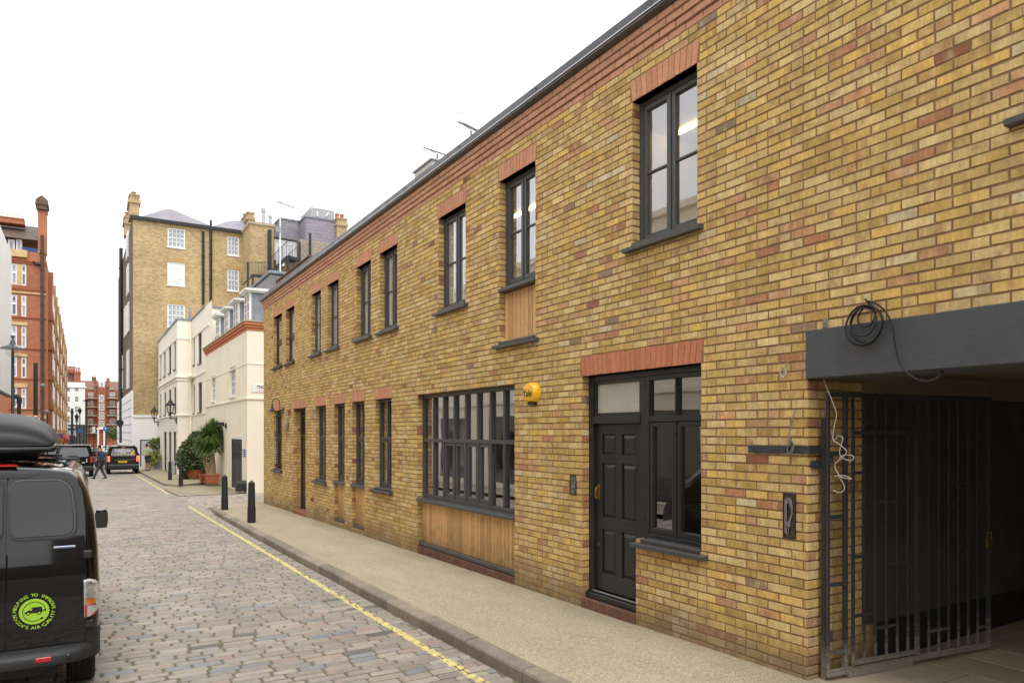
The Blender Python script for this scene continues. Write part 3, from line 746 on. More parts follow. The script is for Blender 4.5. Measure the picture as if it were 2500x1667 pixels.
q = MB(); q.bar(gp(.3, .1, -.02), gp(.3, 1.95, -.02), .02); q.bar(gp(1.04, .1, -.02), gp(1.04, 1.95, -.02), .03); q.bar(gp(.3, 1.94, -.02), gp(1.04, 1.94, -.02), .03); q.bar(gp(.3, .12, -.02), gp(1.04, .12, -.02), .03)
build(q, 'wicket_frame', M_SPLASH, gt)
q = MB(); q.box(*[v for p in zip(gp(GL - .1, .93, -.05), gp(GL - .03, 1.0, -.02)) for v in p]); q.tube([gp(GL - .09, 1.0, -.035), gp(GL - .09, 1.06, -.035), gp(GL - .04, 1.06, -.035), gp(GL - .04, 1.0, -.035)], .006, 6)
build(q, 'padlock', M_BRASS, gt)
# gate post strapped to the brick pier
ps = root('gate_post', 'dark steel gate post strapped to the brick pier at the passage mouth', 'gate post', (DW + .14, 3.5, 0))
q = MB(); q.box(DW + .125, DW + .158, 3.49, 3.53, -.02, 2.05); build(q, 'post', M_SPLASH, ps, bev=.002)
q = MB(); q.box(DW - .014, DW - .002, 3.53, 4.13, 1.775, 1.835); q.box(DW - .012, DW + .15, 3.53, 3.555, 1.775, 1.835)
for y in (4.08, 3.86, 3.62): q.ball((DW - .016, y, 1.805), .009, 8)
build(q, 'strap', M_STEEL, ps, bev=.002)
q = MB(); q.box(DW + .03, DW + .14, 3.535, 3.556, 1.66, 1.72); q.ball((DW + .07, 3.533, 1.69), .009, 8); build(q, 'fixing_plate', M_STEEL, ps)
for z_ in (1.7, .3): q = MB(); q.cyl((DW + .185, 3.49, z_), (DW + .185, 3.49, z_ + .08), .02, n=12); build(q, 'hinge', M_STEEL, ps)
def walltube(pts, r, X, wob=0.): return [P(x, y, X=X - R.uniform(0, wob)) for x, y in pts]
def smoothpts(p, k=4):
    out = []
    n = len(p)
    for i in range(n - 1):
        a, b, c, d = p[max(i - 1, 0)], p[i], p[i + 1], p[min(i + 2, n - 1)]
        for j in range(k):
            t = j / k; out.append(.5 * ((2 * b) + (c - a) * t + (2 * a - 5 * b + 4 * c - d) * t * t + (3 * b - a - 3 * c + d) * t ** 3))
    out.append(p[-1]); return out
# coil of black cable hanging on the beam
q = MB(); cen = P(2111, 795, X=DW - .04)
for k, (ry, rz, dy, dz, dx) in enumerate(((.142, .143, 0, 0, 0), (.138, .139, -.005, .004, .014), (.122, .128, -.012, .008, -.01), (.10, .1, .0, .025, .012), (.066, .066, -.018, .06, -.004))):
    pts = [Vector((cen.x - .01 - dx + .006 * math.sin(3 * t), cen.y + dy + ry * math.cos(t), cen.z + dz + rz * math.sin(t))) for t in [2 * math.pi * i / 36 for i in range(37)]]
    q.tube(pts, .0068, 8)
k2 = [P(x, y, X=DW - .05) for x, y in ((2118, 735), (2140, 742), (2163, 762), (2178, 795), (2185, 840), (2194, 880), (2212, 908), (2240, 926), (2268, 930), (2292, 920))] + [P(2301, 907, X=DW + .06)]
q.tube(smoothpts(k2), .0068, 8); q.tube([P(2112, 730, X=DW - .05), P(2128, 748, X=DW - .04)], .0068, 8)
for i in range(4): q.tube([P(2118 + i * 4, 738, X=DW - .075), P(2126 + i * 3, 752, X=DW - .065)], .003, 5, )
solo(q, 'cable_coil', M_BWIRE, 'coil of black cable hung over the slate grey gateway beam', 'cable', loc=cen, smooth=True)
# thin pale cable dangling by the gate
q = MB()
pp = [(2012, 926), (2022, 946), (2032, 975), (2037, 1010), (2036, 1040), (2039, 1072), (2050, 1082), (2062, 1100), (2064, 1112), (2052, 1120), (2038, 1130), (2036, 1142), (2045, 1158), (2060, 1166), (2080, 1169)]
q.tube(smoothpts([P(x, y, X=4.93) + Vector((0, R.uniform(-.02, .02), 0)) for x, y in pp]), .0035, 6)
pp = [(2036, 1075), (2048, 1064), (2058, 1070), (2052, 1090), (2050, 1105), (2056, 1117), (2076, 1124), (2085, 1116), (2074, 1110), (2056, 1112), (2048, 1122)]
q.tube(smoothpts([P(x, y, X=4.94) for x, y in pp]), .0035, 6)
pp = [(2046, 1160), (2056, 1175), (2062, 1190), (2056, 1200), (2044, 1201), (2034, 1196)]
q.tube(smoothpts([P(x, y, X=4.94) for x, y in pp]), .0035, 6)
pp = [(2037, 1163), (2050, 1160), (2066, 1162), (2080, 1169)]
q.tube(smoothpts([P(x, y, X=4.945) for x, y in pp]), .0035, 6)
solo(q, 'hanging_cable', M_WIRE, 'tangled pale cable dangling from the gateway beam in front of the gate', 'cable', loc=P(2012, 926, X=4.93), smooth=True)
# bundled wires on the pier
q = MB()
for s in (0, .008): q.tube(smoothpts([P(x + s * 300, y, X=DW - .02) for x, y in ((1941, 1000), (1932, 1030), (1926, 1055), (1925, 1078))]), .003, 6)
for k in range(7):
    c = P(1926 + k * .8, 1093, X=DW - .02 - .004 * k); q.tube([Vector((c.x, c.y + (.016 + .002 * k) * math.cos(t) - .01 * math.sin(t), c.z + (.048 + .004 * (k % 3)) * math.sin(t))) for t in [i * math.pi / 9 for i in range(19)]], .0028, 5)
solo(q, 'wire_bundle', M_GWIRE, 'bundle of grey wires hanging from the brick pier below the steel strap', 'cable', loc=P(1926, 1080, X=DW), smooth=True)
q = MB()
q.tube(smoothpts([P(x, y, X=DW - .015) for x, y in ((1931, 879), (1922, 884), (1914, 893), (1908, 903))]), .0028, 5)
for k in range(4):
    c = P(1909 + k, 908, X=DW - .015 - .004 * k); q.tube([Vector((c.x, c.y + (.022 + .003 * k) * math.cos(t), c.z + (.032 + .003 * k) * math.sin(t))) for t in [i * math.pi / 9 for i in range(19)]], .0026, 5)
q.tube([P(1907, 903, X=DW - .02), P(1906, 926, X=DW - .02)], .0026, 5)
solo(q, 'wire_loop', M_WIRE, 'small loop of white wire poking from the brickwork left of the beam', 'cable', loc=P(1909, 905, X=DW), smooth=True)
q = MB(); c = P(2016, 790, X=DW); q.box(c.x - .012, c.x, c.y - .022, c.y + .022, c.z - .034, c.z + .034); q.cyl((c.x - .02, c.y, c.z + .006), (c.x - .012, c.y, c.z + .006), .012, n=10)
solo(q, 'blanking_plate', M_GWIRE, 'tiny grey bracket on the brick just above the gateway beam corner', 'bracket', loc=c, bev=.004)
# open electrical boxes let into the brickwork
def elbox(x0, y0, x1, y1, lab, wires, face):
    a = P(x0, y0, X=DW); b = P(x1, y1, X=DW); ya, yb = b.y, a.y; zb, za = a.z, b.z
    r = root('recessed_box', lab, 'electrical box', (DW, (ya + yb) / 2, za))
    q = MB(); w = .008
    q.box(DW - .008, DW + .004, ya, ya + w, za, zb); q.box(DW - .008, DW + .004, yb - w, yb, za, zb); q.box(DW - .008, DW + .004, ya + w, yb - w, zb - w, zb); q.box(DW - .008, DW + .004, ya + w, yb - w, za, za + w)
    build(q, 'rim', M_IRON, r)
    q = MB(); q.box(DW - .0035, DW - .002, ya + w, yb - w, za + w, zb - w); build(q, 'back_plate', mat(face, S(84, 74, 60) if wires else S(110, 104, 92), .5, .5, 40, .3, 100, metal=.3), r)
    q = MB(); ym = (ya + yb) / 2; hw = (yb - ya) / 2 - .02
    if wires:
        for k in range(5):
            f = 1 - k * .16
            pts = [Vector((DW - .01 - .003 * k, ym + hw * f, za + .04)), Vector((DW - .012 - .003 * k, ym + hw * f, zb - .09)), Vector((DW - .014, ym + hw * f * .6, zb - .04 - .008 * k)), Vector((DW - .014, ym - hw * f * .5, zb - .045 - .008 * k)), Vector((DW - .012, ym - hw * f * .8, zb - .1)), Vector((DW - .012, ym - hw * f * .75, za + .2 + .02 * k))]
            q.tube(smoothpts(pts), .0035, 6)
        for k in range(3): q.tube(smoothpts([Vector((DW - .014, ym - hw * .8, za + .2)), Vector((DW - .02, ym - hw * .2, za + .1 + .02 * k)), Vector((DW - .012, ym + .01, za + .03)), Vector((DW - .01, ym + hw * .8, za + .05))]), .0035, 6)
        q.box(DW - .024, DW - .006, ym - .012, ym + .012, za + .1, za + .135)
    else:
        q.box(DW - .018, DW - .004, ym - .03, ym + .005, za + .08, za + .12); q.box(DW - .01, DW - .004, ym - .012, ym + .02, za + .03, za + .06)
        for k in range(4): q.ball((DW - .006, ym - .02 + .013 * k, zb - .05), .005, 6)
    build(q, 'wires', M_GWIRE, r, smooth=True)
elbox(1912.8, 1203, 1943.5, 1316, 'open metal box full of looped cable let into the brick pier by the gate', True, 'rusty_plate')
elbox(1392, 1158.5, 1407.5, 1208.5, 'narrow intercom back box recessed in the brick left of the black front door', False, 'steel_plate')
# alarm box
c = P(1304, 960, X=DW); ab = root('alarm_box', 'yellow domed burglar alarm box with black lettering high on the brick wall', 'alarm box', c)
hw_, hh = .150, .135
ring = lambda s, d: [(c.x - d, c.y + hw_ * s * math.copysign(abs(math.cos(t)) ** .9, math.cos(t)), c.z + .003 + hh * s * (math.copysign(abs(math.sin(t)) ** .85, math.sin(t)) if math.sin(t) > -.82 else -.84)) for t in [2 * math.pi * i / 40 for i in range(40)]]
q = MB(); q.loft([ring(1., 0), ring(1., .045), ring(.97, .062), ring(.80, .092), ring(.5, .1), ring(.2, .102)]); build(q, 'cover', M_YEL, ab, smooth=True, ang=35)
q = MB(); q.box(c.x - .06, c.x, c.y - .07, c.y + .07, c.z - .145, c.z - .112); build(q, 'base', M_IRON, ab, bev=.008)
q = MB(); text_on(q, 'Yale', .125, (c.x - .1045, c.y + .0, c.z - .005), (0, -1, 0), (0, 0, 1), .002, .95); build(q, 'lettering', M_INK, ab)
# wall lamp of the end house
lp = P(692, 1003, X=DW); yl = lp.y
wl = root('wall_lamp', 'black swan neck wall lamp with amber glass bowl on the end house', 'wall lamp', (DW, yl, lp.z))
zl = lp.z; xo = DW - .10
q = MB(); q.prism([(yl - .05, zl - .08), (yl + .05, zl - .08), (yl + .06, zl), (yl + .035, zl + .1), (yl - .035, zl + .1), (yl - .06, zl)], 'x', DW - .02, DW); build(q, 'back_plate', M_IRON, wl, bev=.006)
rr_ = .105; arc = [(xo, yl, zl - .13), (xo, yl, zl + .2)] + [(xo - rr_ + rr_ * math.cos(t), yl, zl + .2 + .13 * math.sin(t)) for t in [i * math.pi / 10 for i in range(1, 11)]] + [(xo - 2 * rr_, yl, zl + .16)]
q = MB(); q.tube(arc, .011, 8); q.cyl((DW - .01, yl, zl + .03), (xo, yl, zl + .03), .01, n=8); q.cyl((DW - .01, yl, zl - .05), (xo, yl, zl - .06), .01, n=8); build(q, 'arm', M_IRON, wl, smooth=True)
hx = xo - 2 * rr_
q = MB(); q.lathe([(.012, .19), (.022, .17), (.016, .15), (.03, .11), (.05, .04), (.085, -.0), (.115, -.02), (.115, -.028), (.08, -.026)], (hx, yl, zl), 18); build(q, 'shade', M_IRON, wl, smooth=True)
q = MB(); q.lathe([(.085, -.024), (.08, -.06), (.055, -.095), (.025, -.12), (.005, -.13)], (hx, yl, zl), 16); build(q, 'glass_bowl', mat('amber_glass', S(214, 176, 92), .25, .1, 8, 0, coat=1.), wl, smooth=True)
# wall ornament, vents
c = P(704, 1040, X=DW); q = MB(); q.lathe([(.01, -.19), (.04, -.15), (.075, 0), (.085, .08), (.07, .14), (.02, .16)], (c.x - .06, c.y, c.z), 14, sx=.7)
q.tube([(c.x - .03, c.y, c.z + .18), (c.x - .05, c.y + .05, c.z + .24), (c.x - .04, c.y + .06, c.z + .36), (c.x - .03, c.y, c.z + .42), (c.x - .02, c.y - .03, c.z + .3), (c.x - .02, c.y, c.z + .2)], .018, 8)
solo(q, 'wall_ornament', M_COPING, 'cream amphora shaped wall ornament hanging left of the brown door', 'ornament', loc=c, smooth=True)
for (x, y, w, h, m, lab) in ((707.5, 1006, .13, .14, M_RED, 'red terracotta air brick right of the swan neck lamp'), (764, 1012, .14, .2, M_COPING, 'pale ventilation grille between the brown door and next window'), (763, 1219, .14, .07, M_RED, 'small red air brick low on the wall right of the brown door')):
    c = P(x, y, X=DW); q = MB(); q.box(c.x - .006, c.x, c.y - w, c.y + w, c.z - h / 2, c.z + h / 2, S(168, 92, 66))
    for i in range(5): q.box(c.x - .012, c.x - .006, c.y - w, c.y + w, c.z - h / 2 + h * (i + .15) / 5, c.z - h / 2 + h * (i + .75) / 5, S(150, 84, 60))
    solo(q, 'air_brick', m, lab, 'air brick', loc=c)
# ================================================================ ground, road, kerb, pavement
q = MB(); q.quad((-320, -60, zg(-60) - .35), (320, -60, zg(-60) - .35), (320, 420, zg(420) - .35), (-320, 420, zg(420) - .35))
tag(build(q, 'ground', M_ASPH), kind='structure')
def sheetz(mb, poly, off):
    mb.add([(x, y, zg(y) + off) for x, y in poly], [tuple(range(len(poly)))])
q = MB(); sheetz(q, [(-2.6, -12), (3.25, -12), (3.55, 62.5), (-2.6, 62.5)], -.1255); q.quad((3.2, 23.6, zg(23.6) - .12), (14, 23.6, zg(23.6) - .12), (14, 29.3, zg(29.3) - .12), (3.2, 29.3, zg(29.3) - .12))
rd0 = tag(build(q, 'road_bed', M_JOINT), kind='structure')
SC_ = [S(158, 149, 138), S(151, 142, 132), S(165, 156, 146), S(146, 138, 129), S(154, 143, 132), S(162, 150, 139), S(152, 146, 140), S(159, 151, 139)]
def scol():
    r = R.random()
    c = R.choice(SC_) if r < .91 else (S(136, 138, 140) if r < .955 else (S(162, 142, 130) if r < .985 else S(108, 104, 100)))
    k = R.uniform(.86, 1.08); return (c[0] * k, c[1] * k, c[2] * k, 1)
def sett(mb, cx, cy, lx, ly, zf, col, rot=0.):
    h = R.uniform(-.002, .004); e = lambda s=.006: R.uniform(-s, s); ca, sa = math.cos(rot), math.sin(rot)
    def ring(ax, ay, z, cut):
        pts = [(-ax + cut, -ay), (ax - cut, -ay), (ax, -ay + cut), (ax, ay - cut), (ax - cut, ay), (-ax + cut, ay), (-ax, ay - cut), (-ax, -ay + cut)]
        return [(cx + ca * (x + j[0]) - sa * (y + j[1]), cy + sa * (x + j[0]) + ca * (y + j[1]), zf(cy) + z) for (x, y), j in zip(pts, js)]
    js = [(e(.004), e(.003)) for _ in range(8)]
    c_ = R.uniform(.005, .014); r0 = ring(lx / 2, ly / 2, -.035, c_); r1 = ring(lx / 2 - .002, ly / 2 - .002, -.008 + h, c_); r2 = ring(lx / 2 - .012, ly / 2 - .010, h + .003, c_)
    n = 8; v = r0 + r1 + r2
    f = [(j * n + i, j * n + (i + 1) % n, (j + 1) * n + (i + 1) % n, (j + 1) * n + i) for j in range(2) for i in range(n)] + [tuple(range(2 * n, 3 * n))]
    mb.add(v, f, col)
kerbX = [(-12, 3.16), (2, 3.14), (5, 3.125), (8.5, 3.118), (10, 3.13), (12, 3.115), (16, 3.13), (19, 3.16), (21.4, 3.18)]
def kx(y):
    for (a, b), (c, d) in zip(kerbX, kerbX[1:]):
        if y <= c: return b + (d - b) * (y - a) / (c - a)
    return 3.4 if y < 30 else 3.35
mb = MB(); y = 2.2; row = 0
while y < 62:
    dy = R.uniform(.110, .132) * (1. if y < 35 else 1.25); x = -2.6 + R.uniform(-.2, 0); end = kx(y) - .01 if y < 22.5 else (3.4 if y > 30.5 else 3.3)
    while x < end - .05:
        l = min(R.uniform(.20, .36) * (1. if y < 35 else 1.25), end - x)
        if l < .05: break
        wob = .02 * math.sin(x * 1.7 + y * .23) + .012 * math.sin(x * 4.1 + row)
        sett(mb, x + l / 2, y + dy / 2 + wob, l - R.uniform(.008, .017), dy - R.uniform(.017, .028), lambda yy: zr(yy) + .001 * math.sin(x * 1.3 + yy * .7), scol(), R.uniform(-.02, .02))
        x += l
    y += dy; row += 1
# alley: setts laid the other way
x = 3.05
while x < 9.2:
    dx = R.uniform(.10, .125); yy = 23.75 + R.uniform(-.15, 0)
    while yy < 29.2:
        l = R.uniform(.2, .34); 
        if x + dx < 3.35 and yy < 24.2: yy += l; continue
        c = scol(); c = tuple(min(v * 1.22, .8) for v in c[:3]) + (1,)
        sett(mb, x + dx / 2, yy + l / 2, dx - .014, l - .02, lambda y_: zg(y_) - .105, c, 0); yy += l
    x += dx
tag(build(mb, 'road', M_SETT), kind='structure')
# far road surface
q = MB(); sheetz(q, [(-2.6, 62.5), (3.55, 62.5), (8, 100), (8, 400), (-40, 400), (-2.6, 95)], -.125); tag(build(q, 'far_road', M_ASPH), kind='structure')
# pavement beside the wall
kp = [(x, y) for y, x in kerbX[1:]] + [(3.22, 22.3), (3.36, 22.95), (3.65, 23.35), (4.1, 23.5)]
inn = []
for i, (x, y) in enumerate(kp):
    a = Vector(kp[max(i - 1, 0)]); b = Vector(kp[min(i + 1, len(kp) - 1)]); d = (b - a).normalized(); n = Vector((d.y, -d.x)); inn.append((x + n.x * .14, y + n.y * .14))
def dens(p, k=6):
    o = []
    for a, b in zip(p, p[1:]):
        for i in range(k): o.append((a[0] + (b[0] - a[0]) * i / k, a[1] + (b[1] - a[1]) * i / k))
    o.append(p[-1]); return o
I = dens(inn, 8); mb = MB()
edge = [p for p in I]
for a, b in zip(edge, edge[1:]):
    ya, yb = min(a[1], 23.36), min(b[1], 23.36)
    n = 8
    for i in range(n):
        t0, t1 = i / n, (i + 1) / n; X = DW + .05
        mb.quad((a[0] + (X - a[0]) * t0, ya, zg(ya)), (a[0] + (X - a[0]) * t1, ya, zg(ya)), (b[0] + (X - b[0]) * t1, yb, zg(yb)), (b[0] + (X - b[0]) * t0, yb, zg(yb)))
sheetz(mb, [(3.2, -12), (DW + .05, -12), (DW + .05, 2.02), (3.28, 2.02)], -.0)
pv = tag(build(mb, 'pavement', M_PAVE), kind='structure')
mb = MB(); mb.box(DW + .052, DW + 8, 23.1, 23.5, -.7, zg(23.1) - .02); tag(build(mb, 'side_pavement', M_CONC), kind='structure')
# kerb stones
mb = MB(); Kp = dens(kp, 24); acc = 0; st = [Kp[0]]; stones = []
for a, b in zip(Kp, Kp[1:]):
    acc += math.dist(a, b); st.append(b)
    if acc > (.92 if b[1] < 21.6 else .3): stones.append(st); st = [b]; acc = 0
stones.append(st + [(DW, 23.5)])
for sidx, st in enumerate(stones):
    col = S(*R.choice([(150, 137, 121), (140, 128, 114), (156, 143, 126), (134, 124, 112)])); hz = R.uniform(-.004, .004)
    rings = []
    for i, (x, y) in enumerate(st):
        a = Vector(st[max(i - 1, 0)]); b = Vector(st[min(i + 1, len(st) - 1)]); d = (b - a).normalized(); n = Vector((d.y, -d.x))
        if i == 0: x += d.x * .007; y += d.y * .007
        if i == len(st) - 1: x -= d.x * .007; y -= d.y * .007
        z = zg(y) + hz; w = .15
        rings.append([(x + n.x * u, y + n.y * u, z + v) for u, v in ((w, -.25), (0, -.25), (0, -.028), (.01, -.01), (.03, .002), (w, .003))])
    mb.loft(rings, col=col)
ke = tag(build(mb, 'kerb', M_KERB), kind='structure')
# far pavement in front of the cream houses (slabs with a low kerb)
mb = MB(); poly = [(3.35, 58.5), (3.28, 46), (3.3, 37), (3.7, 35.6), (5.55, 37.2), (5.55, 40), (5.7, 41), (5.7, 47.3), (4.92, 47.3), (4.92, 61), (3.4, 61)]
mb.add([(x, y, zg(y) - .004) for x, y in poly] + [(x, y, zg(y) - .2) for x, y in poly], [tuple(range(len(poly)))] + [(i, (i + 1) % len(poly), len(poly) + (i + 1) % len(poly), len(poly) + i) for i in range(len(poly))])
tag(build(mb, 'far_pavement', M_CONC), kind='structure')
mb = MB(); poly = [(3.3, 36.9), (3.02, 34), (3.1, 29.3), (5.55, 29.3), (5.55, 37.1), (3.7, 35.5)]
mb.add([(x, y, zg(y) - .085) for x, y in poly], [tuple(range(len(poly)))]); tag(build(mb, 'crossover', M_CONC), kind='structure')
# passage paving
mb = MB(); xx = DW + .055; r = 0
while xx < DW + 8.5:
    w = R.choice([.45, .6, .6]); yy = PY - R.uniform(0, .6) * (r % 2)
    if yy < PY: pass
    ylist = [PY] + ([yy] if yy < PY - .1 else [])
    while ylist[-1] > YN: ylist.append(ylist[-1] - R.choice([.6, .75, .9]))
    for a, b in zip(ylist, ylist[1:]):
        k = R.uniform(.8, 1.08); c = S(176, 162, 144); mb.box(xx + .006, xx + w - .006, b + .006, a - .006, -.1, .0 + R.uniform(-.002, .002), (c[0] * k, c[1] * k, c[2] * k * R.uniform(.9, 1.05), 1))
    xx += w; r += 1
mb.box(DW + .05, xx, YN, PY, -.12, -.006, S(84, 76, 66)); tag(build(mb, 'passage_paving', M_SLAB, bev=.004), kind='structure')
# ================================================================ buildings beyond the alley
def wyR(x0, y0, x1, y1, Y): a = P(x0, y0, Y=Y); b = P(x1, y1, Y=Y); return (a.x, b.x, min(a.z, b.z), max(a.z, b.z))
def wxR(x0, y0, x1, y1, X): a = P(x0, y0, X=X); b = P(x1, y1, X=X); return (min(a.y, b.y), max(a.y, b.y), min(a.z, b.z), max(a.z, b.z))
def facade(mb, ax, pl, a0, a1, z0, z1, hs=(), dep=.12):
    sheet(mb, pl, a0, a1, z0, z1, list(hs), ax)
    for h in hs:
        p, q = pl, pl + dep
        def pt(d, a, z): return (d, a, z) if ax == 'x' else (a, d, z)
        a, b, c, e = h[:4]
        for (u, v) in (((a, c), (a, e)), ((b, c), (b, e)), ((a, e), (b, e)), ((a, c), (b, c))):
            mb.quad(pt(p, *u), pt(q, *u), pt(q, *v), pt(p, *v))
def bwin(par, ax, pl, h, cols=3, rows=4, m=None, g=None, dep=.1, fw=.06, bw=.03, sil=None, name='window', mid=True):
    m = m or M_WHITE; g = g or M_PGLASS; a, b, c, e = h[:4]
    def bx(mb, d0, d1, a0, a1, z0, z1):
        if ax == 'x': mb.box(d0, d1, a0, a1, z0, z1)
        else: mb.box(a0, a1, d0, d1, z0, z1)
    f = MB(); d0, d1 = pl + dep - .05, pl + dep
    bx(f, d0, d1, a, a + fw, c, e); bx(f, d0, d1, b - fw, b, c, e); bx(f, d0, d1, a + fw, b - fw, c, c + fw); bx(f, d0, d1, a + fw, b - fw, e - fw, e)
    for i in range(1, cols): y = a + fw + (b - a - 2 * fw) * i / cols; bx(f, d0 + .01, d1, y - bw / 2, y + bw / 2, c + fw, e - fw)
    for i in range(1, rows):
        z = c + fw + (e - c - 2 * fw) * i / rows; k = 1.6 if mid and i * 2 == rows else 1
        bx(f, d0 + .01, d1, a + fw, b - fw, z - bw * k / 2, z + bw * k / 2)
    if sil: bx(f, pl - .06, pl + .04, a - .05, b + .05, c - .08, c - .002)
    w = build(f, name, m, par)
    p = MB(); d = pl + dep - .008
    if ax == 'x': p.quad((d, a, c), (d, b, c), (d, b, e), (d, a, e))
    else: p.quad((a, d, c), (b, d, c), (b, d, e), (a, d, e))
    build(p, 'pane', g, w); return w
def pipe(par, pts, r, m, name='drainpipe'):
    q = MB(); q.tube(pts, r, 8)
    for i in range(len(pts) - 1):
        a, b = Vector(pts[i]), Vector(pts[i + 1])
        n = int((b - a).length / 2)
        for k in range(1, n + 1):
            c = a + (b - a) * k / (n + 1); q.cyl(c - (b - a).normalized() * .06, c + (b - a).normalized() * .06, r * 1.35, n=8)
    return build(q, name, m, par, smooth=True)
# ---- near cream house with mansard
NX = 5.55; NY = 29.35
ch = root('cream_house', 'cream rendered corner house with four lead dormers, white windows and a grey door', 'house', (NX, NY, zg(NY)))
NE = P(502, 1000, X=NX).y
ztop = P(603, 806, X=NX).z; zcor = P(603, 786, X=NX).z; zs1 = P(603, 971, X=NX).z; zs2 = P(603, 887, X=NX).z
hs = [wxR(516, 920, 526, 978.6, NX), wxR(561, 898, 575, 966, NX)]
dr_ = wxR(565.7, 1071, 591.5, 1193, NX); dr_ = (dr_[0], dr_[1], zg(NY) - .08, dr_[3])
q = MB(); facade(q, 'x', NX, NY, NE, -1, ztop, hs + [dr_], .14); q.quad((NX, NY, -1), (NX + 9, NY, -1), (NX + 9, NY, ztop), (NX, NY, ztop)); q.quad((NX, NE, -1), (NX + 9, NE, -1), (NX + 9, NE, ztop), (NX, NE, ztop))
build(q, 'wall', M_CREAM, ch)
q = MB(); q.box(NX - .05, NX + 5, NY - .05, NE, zs1 - .06, zs1 + .03); q.box(NX - .02, NX + 5, NY - .02, NE, zs2 - .03, zs2 + .02); build(q, 'string_course', M_CREAM, ch, bev=.01)
q = MB()
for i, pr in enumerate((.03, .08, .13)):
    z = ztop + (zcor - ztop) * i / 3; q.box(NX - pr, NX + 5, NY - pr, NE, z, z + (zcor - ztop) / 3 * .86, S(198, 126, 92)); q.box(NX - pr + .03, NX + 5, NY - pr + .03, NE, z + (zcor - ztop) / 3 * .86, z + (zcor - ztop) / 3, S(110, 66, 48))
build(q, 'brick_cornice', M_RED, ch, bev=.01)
q = MB(); q.box(NX - .16, NX + 5, NY - .16, NE + .01, zcor + .003, zcor + .07); build(q, 'parapet_capping', M_COPING, ch)
for h in hs: bwin(ch, 'x', NX, h, 2, 4, sil=True)
q = MB(); a, b, c, e = dr_
q.box(NX + .02, NX + .07, a, b, c, e); 
for i in range(4): q.box(NX + .01, NX + .02, a + .08 + (b - a - .1) * i / 4, a + .0 + (b - a - .1) * (i + 1) / 4, c + .15, c + (e - c) * .55)
d = build(q, 'door', M_STEEL, ch, bev=.006)
q = MB()
for i in range(4):
    for j in range(2): q.box(NX + .008, NX + .019, a + .1 + (b - a - .14) * i / 4, a + .02 + (b - a - .14) * (i + 1) / 4, c + (e - c) * (.6 + .17 * j), c + (e - c) * (.74 + .17 * j))
build(q, 'door_pane', M_IRON, d)
q = MB(); q.box(NX - .012, NX + .1, a - .1, a, c, e + .1); q.box(NX - .012, NX + .1, b, b + .1, c, e + .1); q.box(NX - .03, NX + .14, a, b, e, e + .12); build(q, 'door_frame', M_WHITE, ch)
# mansard with dormers
mz = zcor + .05; mt = mz + 2.2
q = MB(); q.add([(NX + .2, NY + .2, mz), (NX + .2, NE, mz), (NX + 1.15, NE, mt), (NX + 1.15, NY + 1.1, mt), (NX + 8, NY + .2, mz), (NX + 8, NY + 1.1, mt), (NX + 8, NE, mt)], [(0, 1, 2, 3), (0, 3, 5, 4), (3, 2, 6, 5)])
build(q, 'mansard_roof', M_SLTD, ch)
q = MB(); q.box(NX + 1.05, NX + 8, NY + 1.0, NY + 1.2, mt, mt + .12); q.box(NX + 1.05, NX + 1.25, NY + 1.2, NE, mt, mt + .12); build(q, 'lead_ridge', M_LEAD, ch, bev=.02)
for (x0, x1, yt, yb) in ((597.6, 610, 724, 781), (570.8, 582.3, 747, 792), (548, 558, 765, 808), (528, 536, 781, 822)):
    X = NX + .12; r = wxR(x0, yt, x1, yb, X); y0, y1 = r[0], r[1]; z0, z1 = mz, r[3]
    q = MB(); q.box(X, X + .06, y0, y1, z0, z1)
    q.box(X - .02, X + .0, y0, y0 + .09, z0, z1); q.box(X - .02, X, y1 - .09, y1, z0, z1); q.box(X - .02, X, (y0 + y1) / 2 - .05, (y0 + y1) / 2 + .05, z0, z1)
    for k in (.02, .34, .66, .94): q.box(X - .015, X, y0 + .09, y1 - .09, z0 + (z1 - z0) * k - .0, z0 + (z1 - z0) * k + .05)
    w = build(q, 'dormer', M_WHITE, ch)
    q = MB()
    q.quad((X - .006, y0 + .09, z0), (X - .006, y1 - .09, z0), (X - .006, y1 - .09, z1), (X - .006, y0 + .09, z1)); build(q, 'pane', M_PGLASS, w)
    q = MB(); q.prism([(X + .06, z0), (X + 1.25, z1), (X + .06, z1)], 'y', y0 + .02, y1 - .02); q.box(X + .061, X + 1.3, y0 + .021, y1 - .021, z1 - .2, z1 - .001); q.quad((X + .05, y0 + .01, z0), (X + 1.2, y0 + .01, z0 + .2), (X + 1.2, y0 + .01, z1), (X + .05, y0 + .01, z1))
    build(q, 'cheek', M_LEAD, w)
    q = MB(); q.box(X - .2, X + 1.35, y0 - .18, y1 + .12, z1 + .06, z1 + .16); q.box(X - .12, X + 1.35, y0 - .1, y1 + .06, z1, z1 + .06); q.add([(X - .22, y0 - .2, z1 + .16), (X - .22, y1 + .14, z1 + .16), (X + 1.4, y1 + .1, z1 + .16), (X + 1.4, y0 - .15, z1 + .16), (X + .5, (y0 + y1) / 2, z1 + .3), (X + 1.4, (y0 + y1) / 2, z1 + .3)], [(0, 1, 4), (0, 4, 5, 3), (1, 2, 5, 4)])
    build(q, 'dormer_roof', M_WHITE, w)
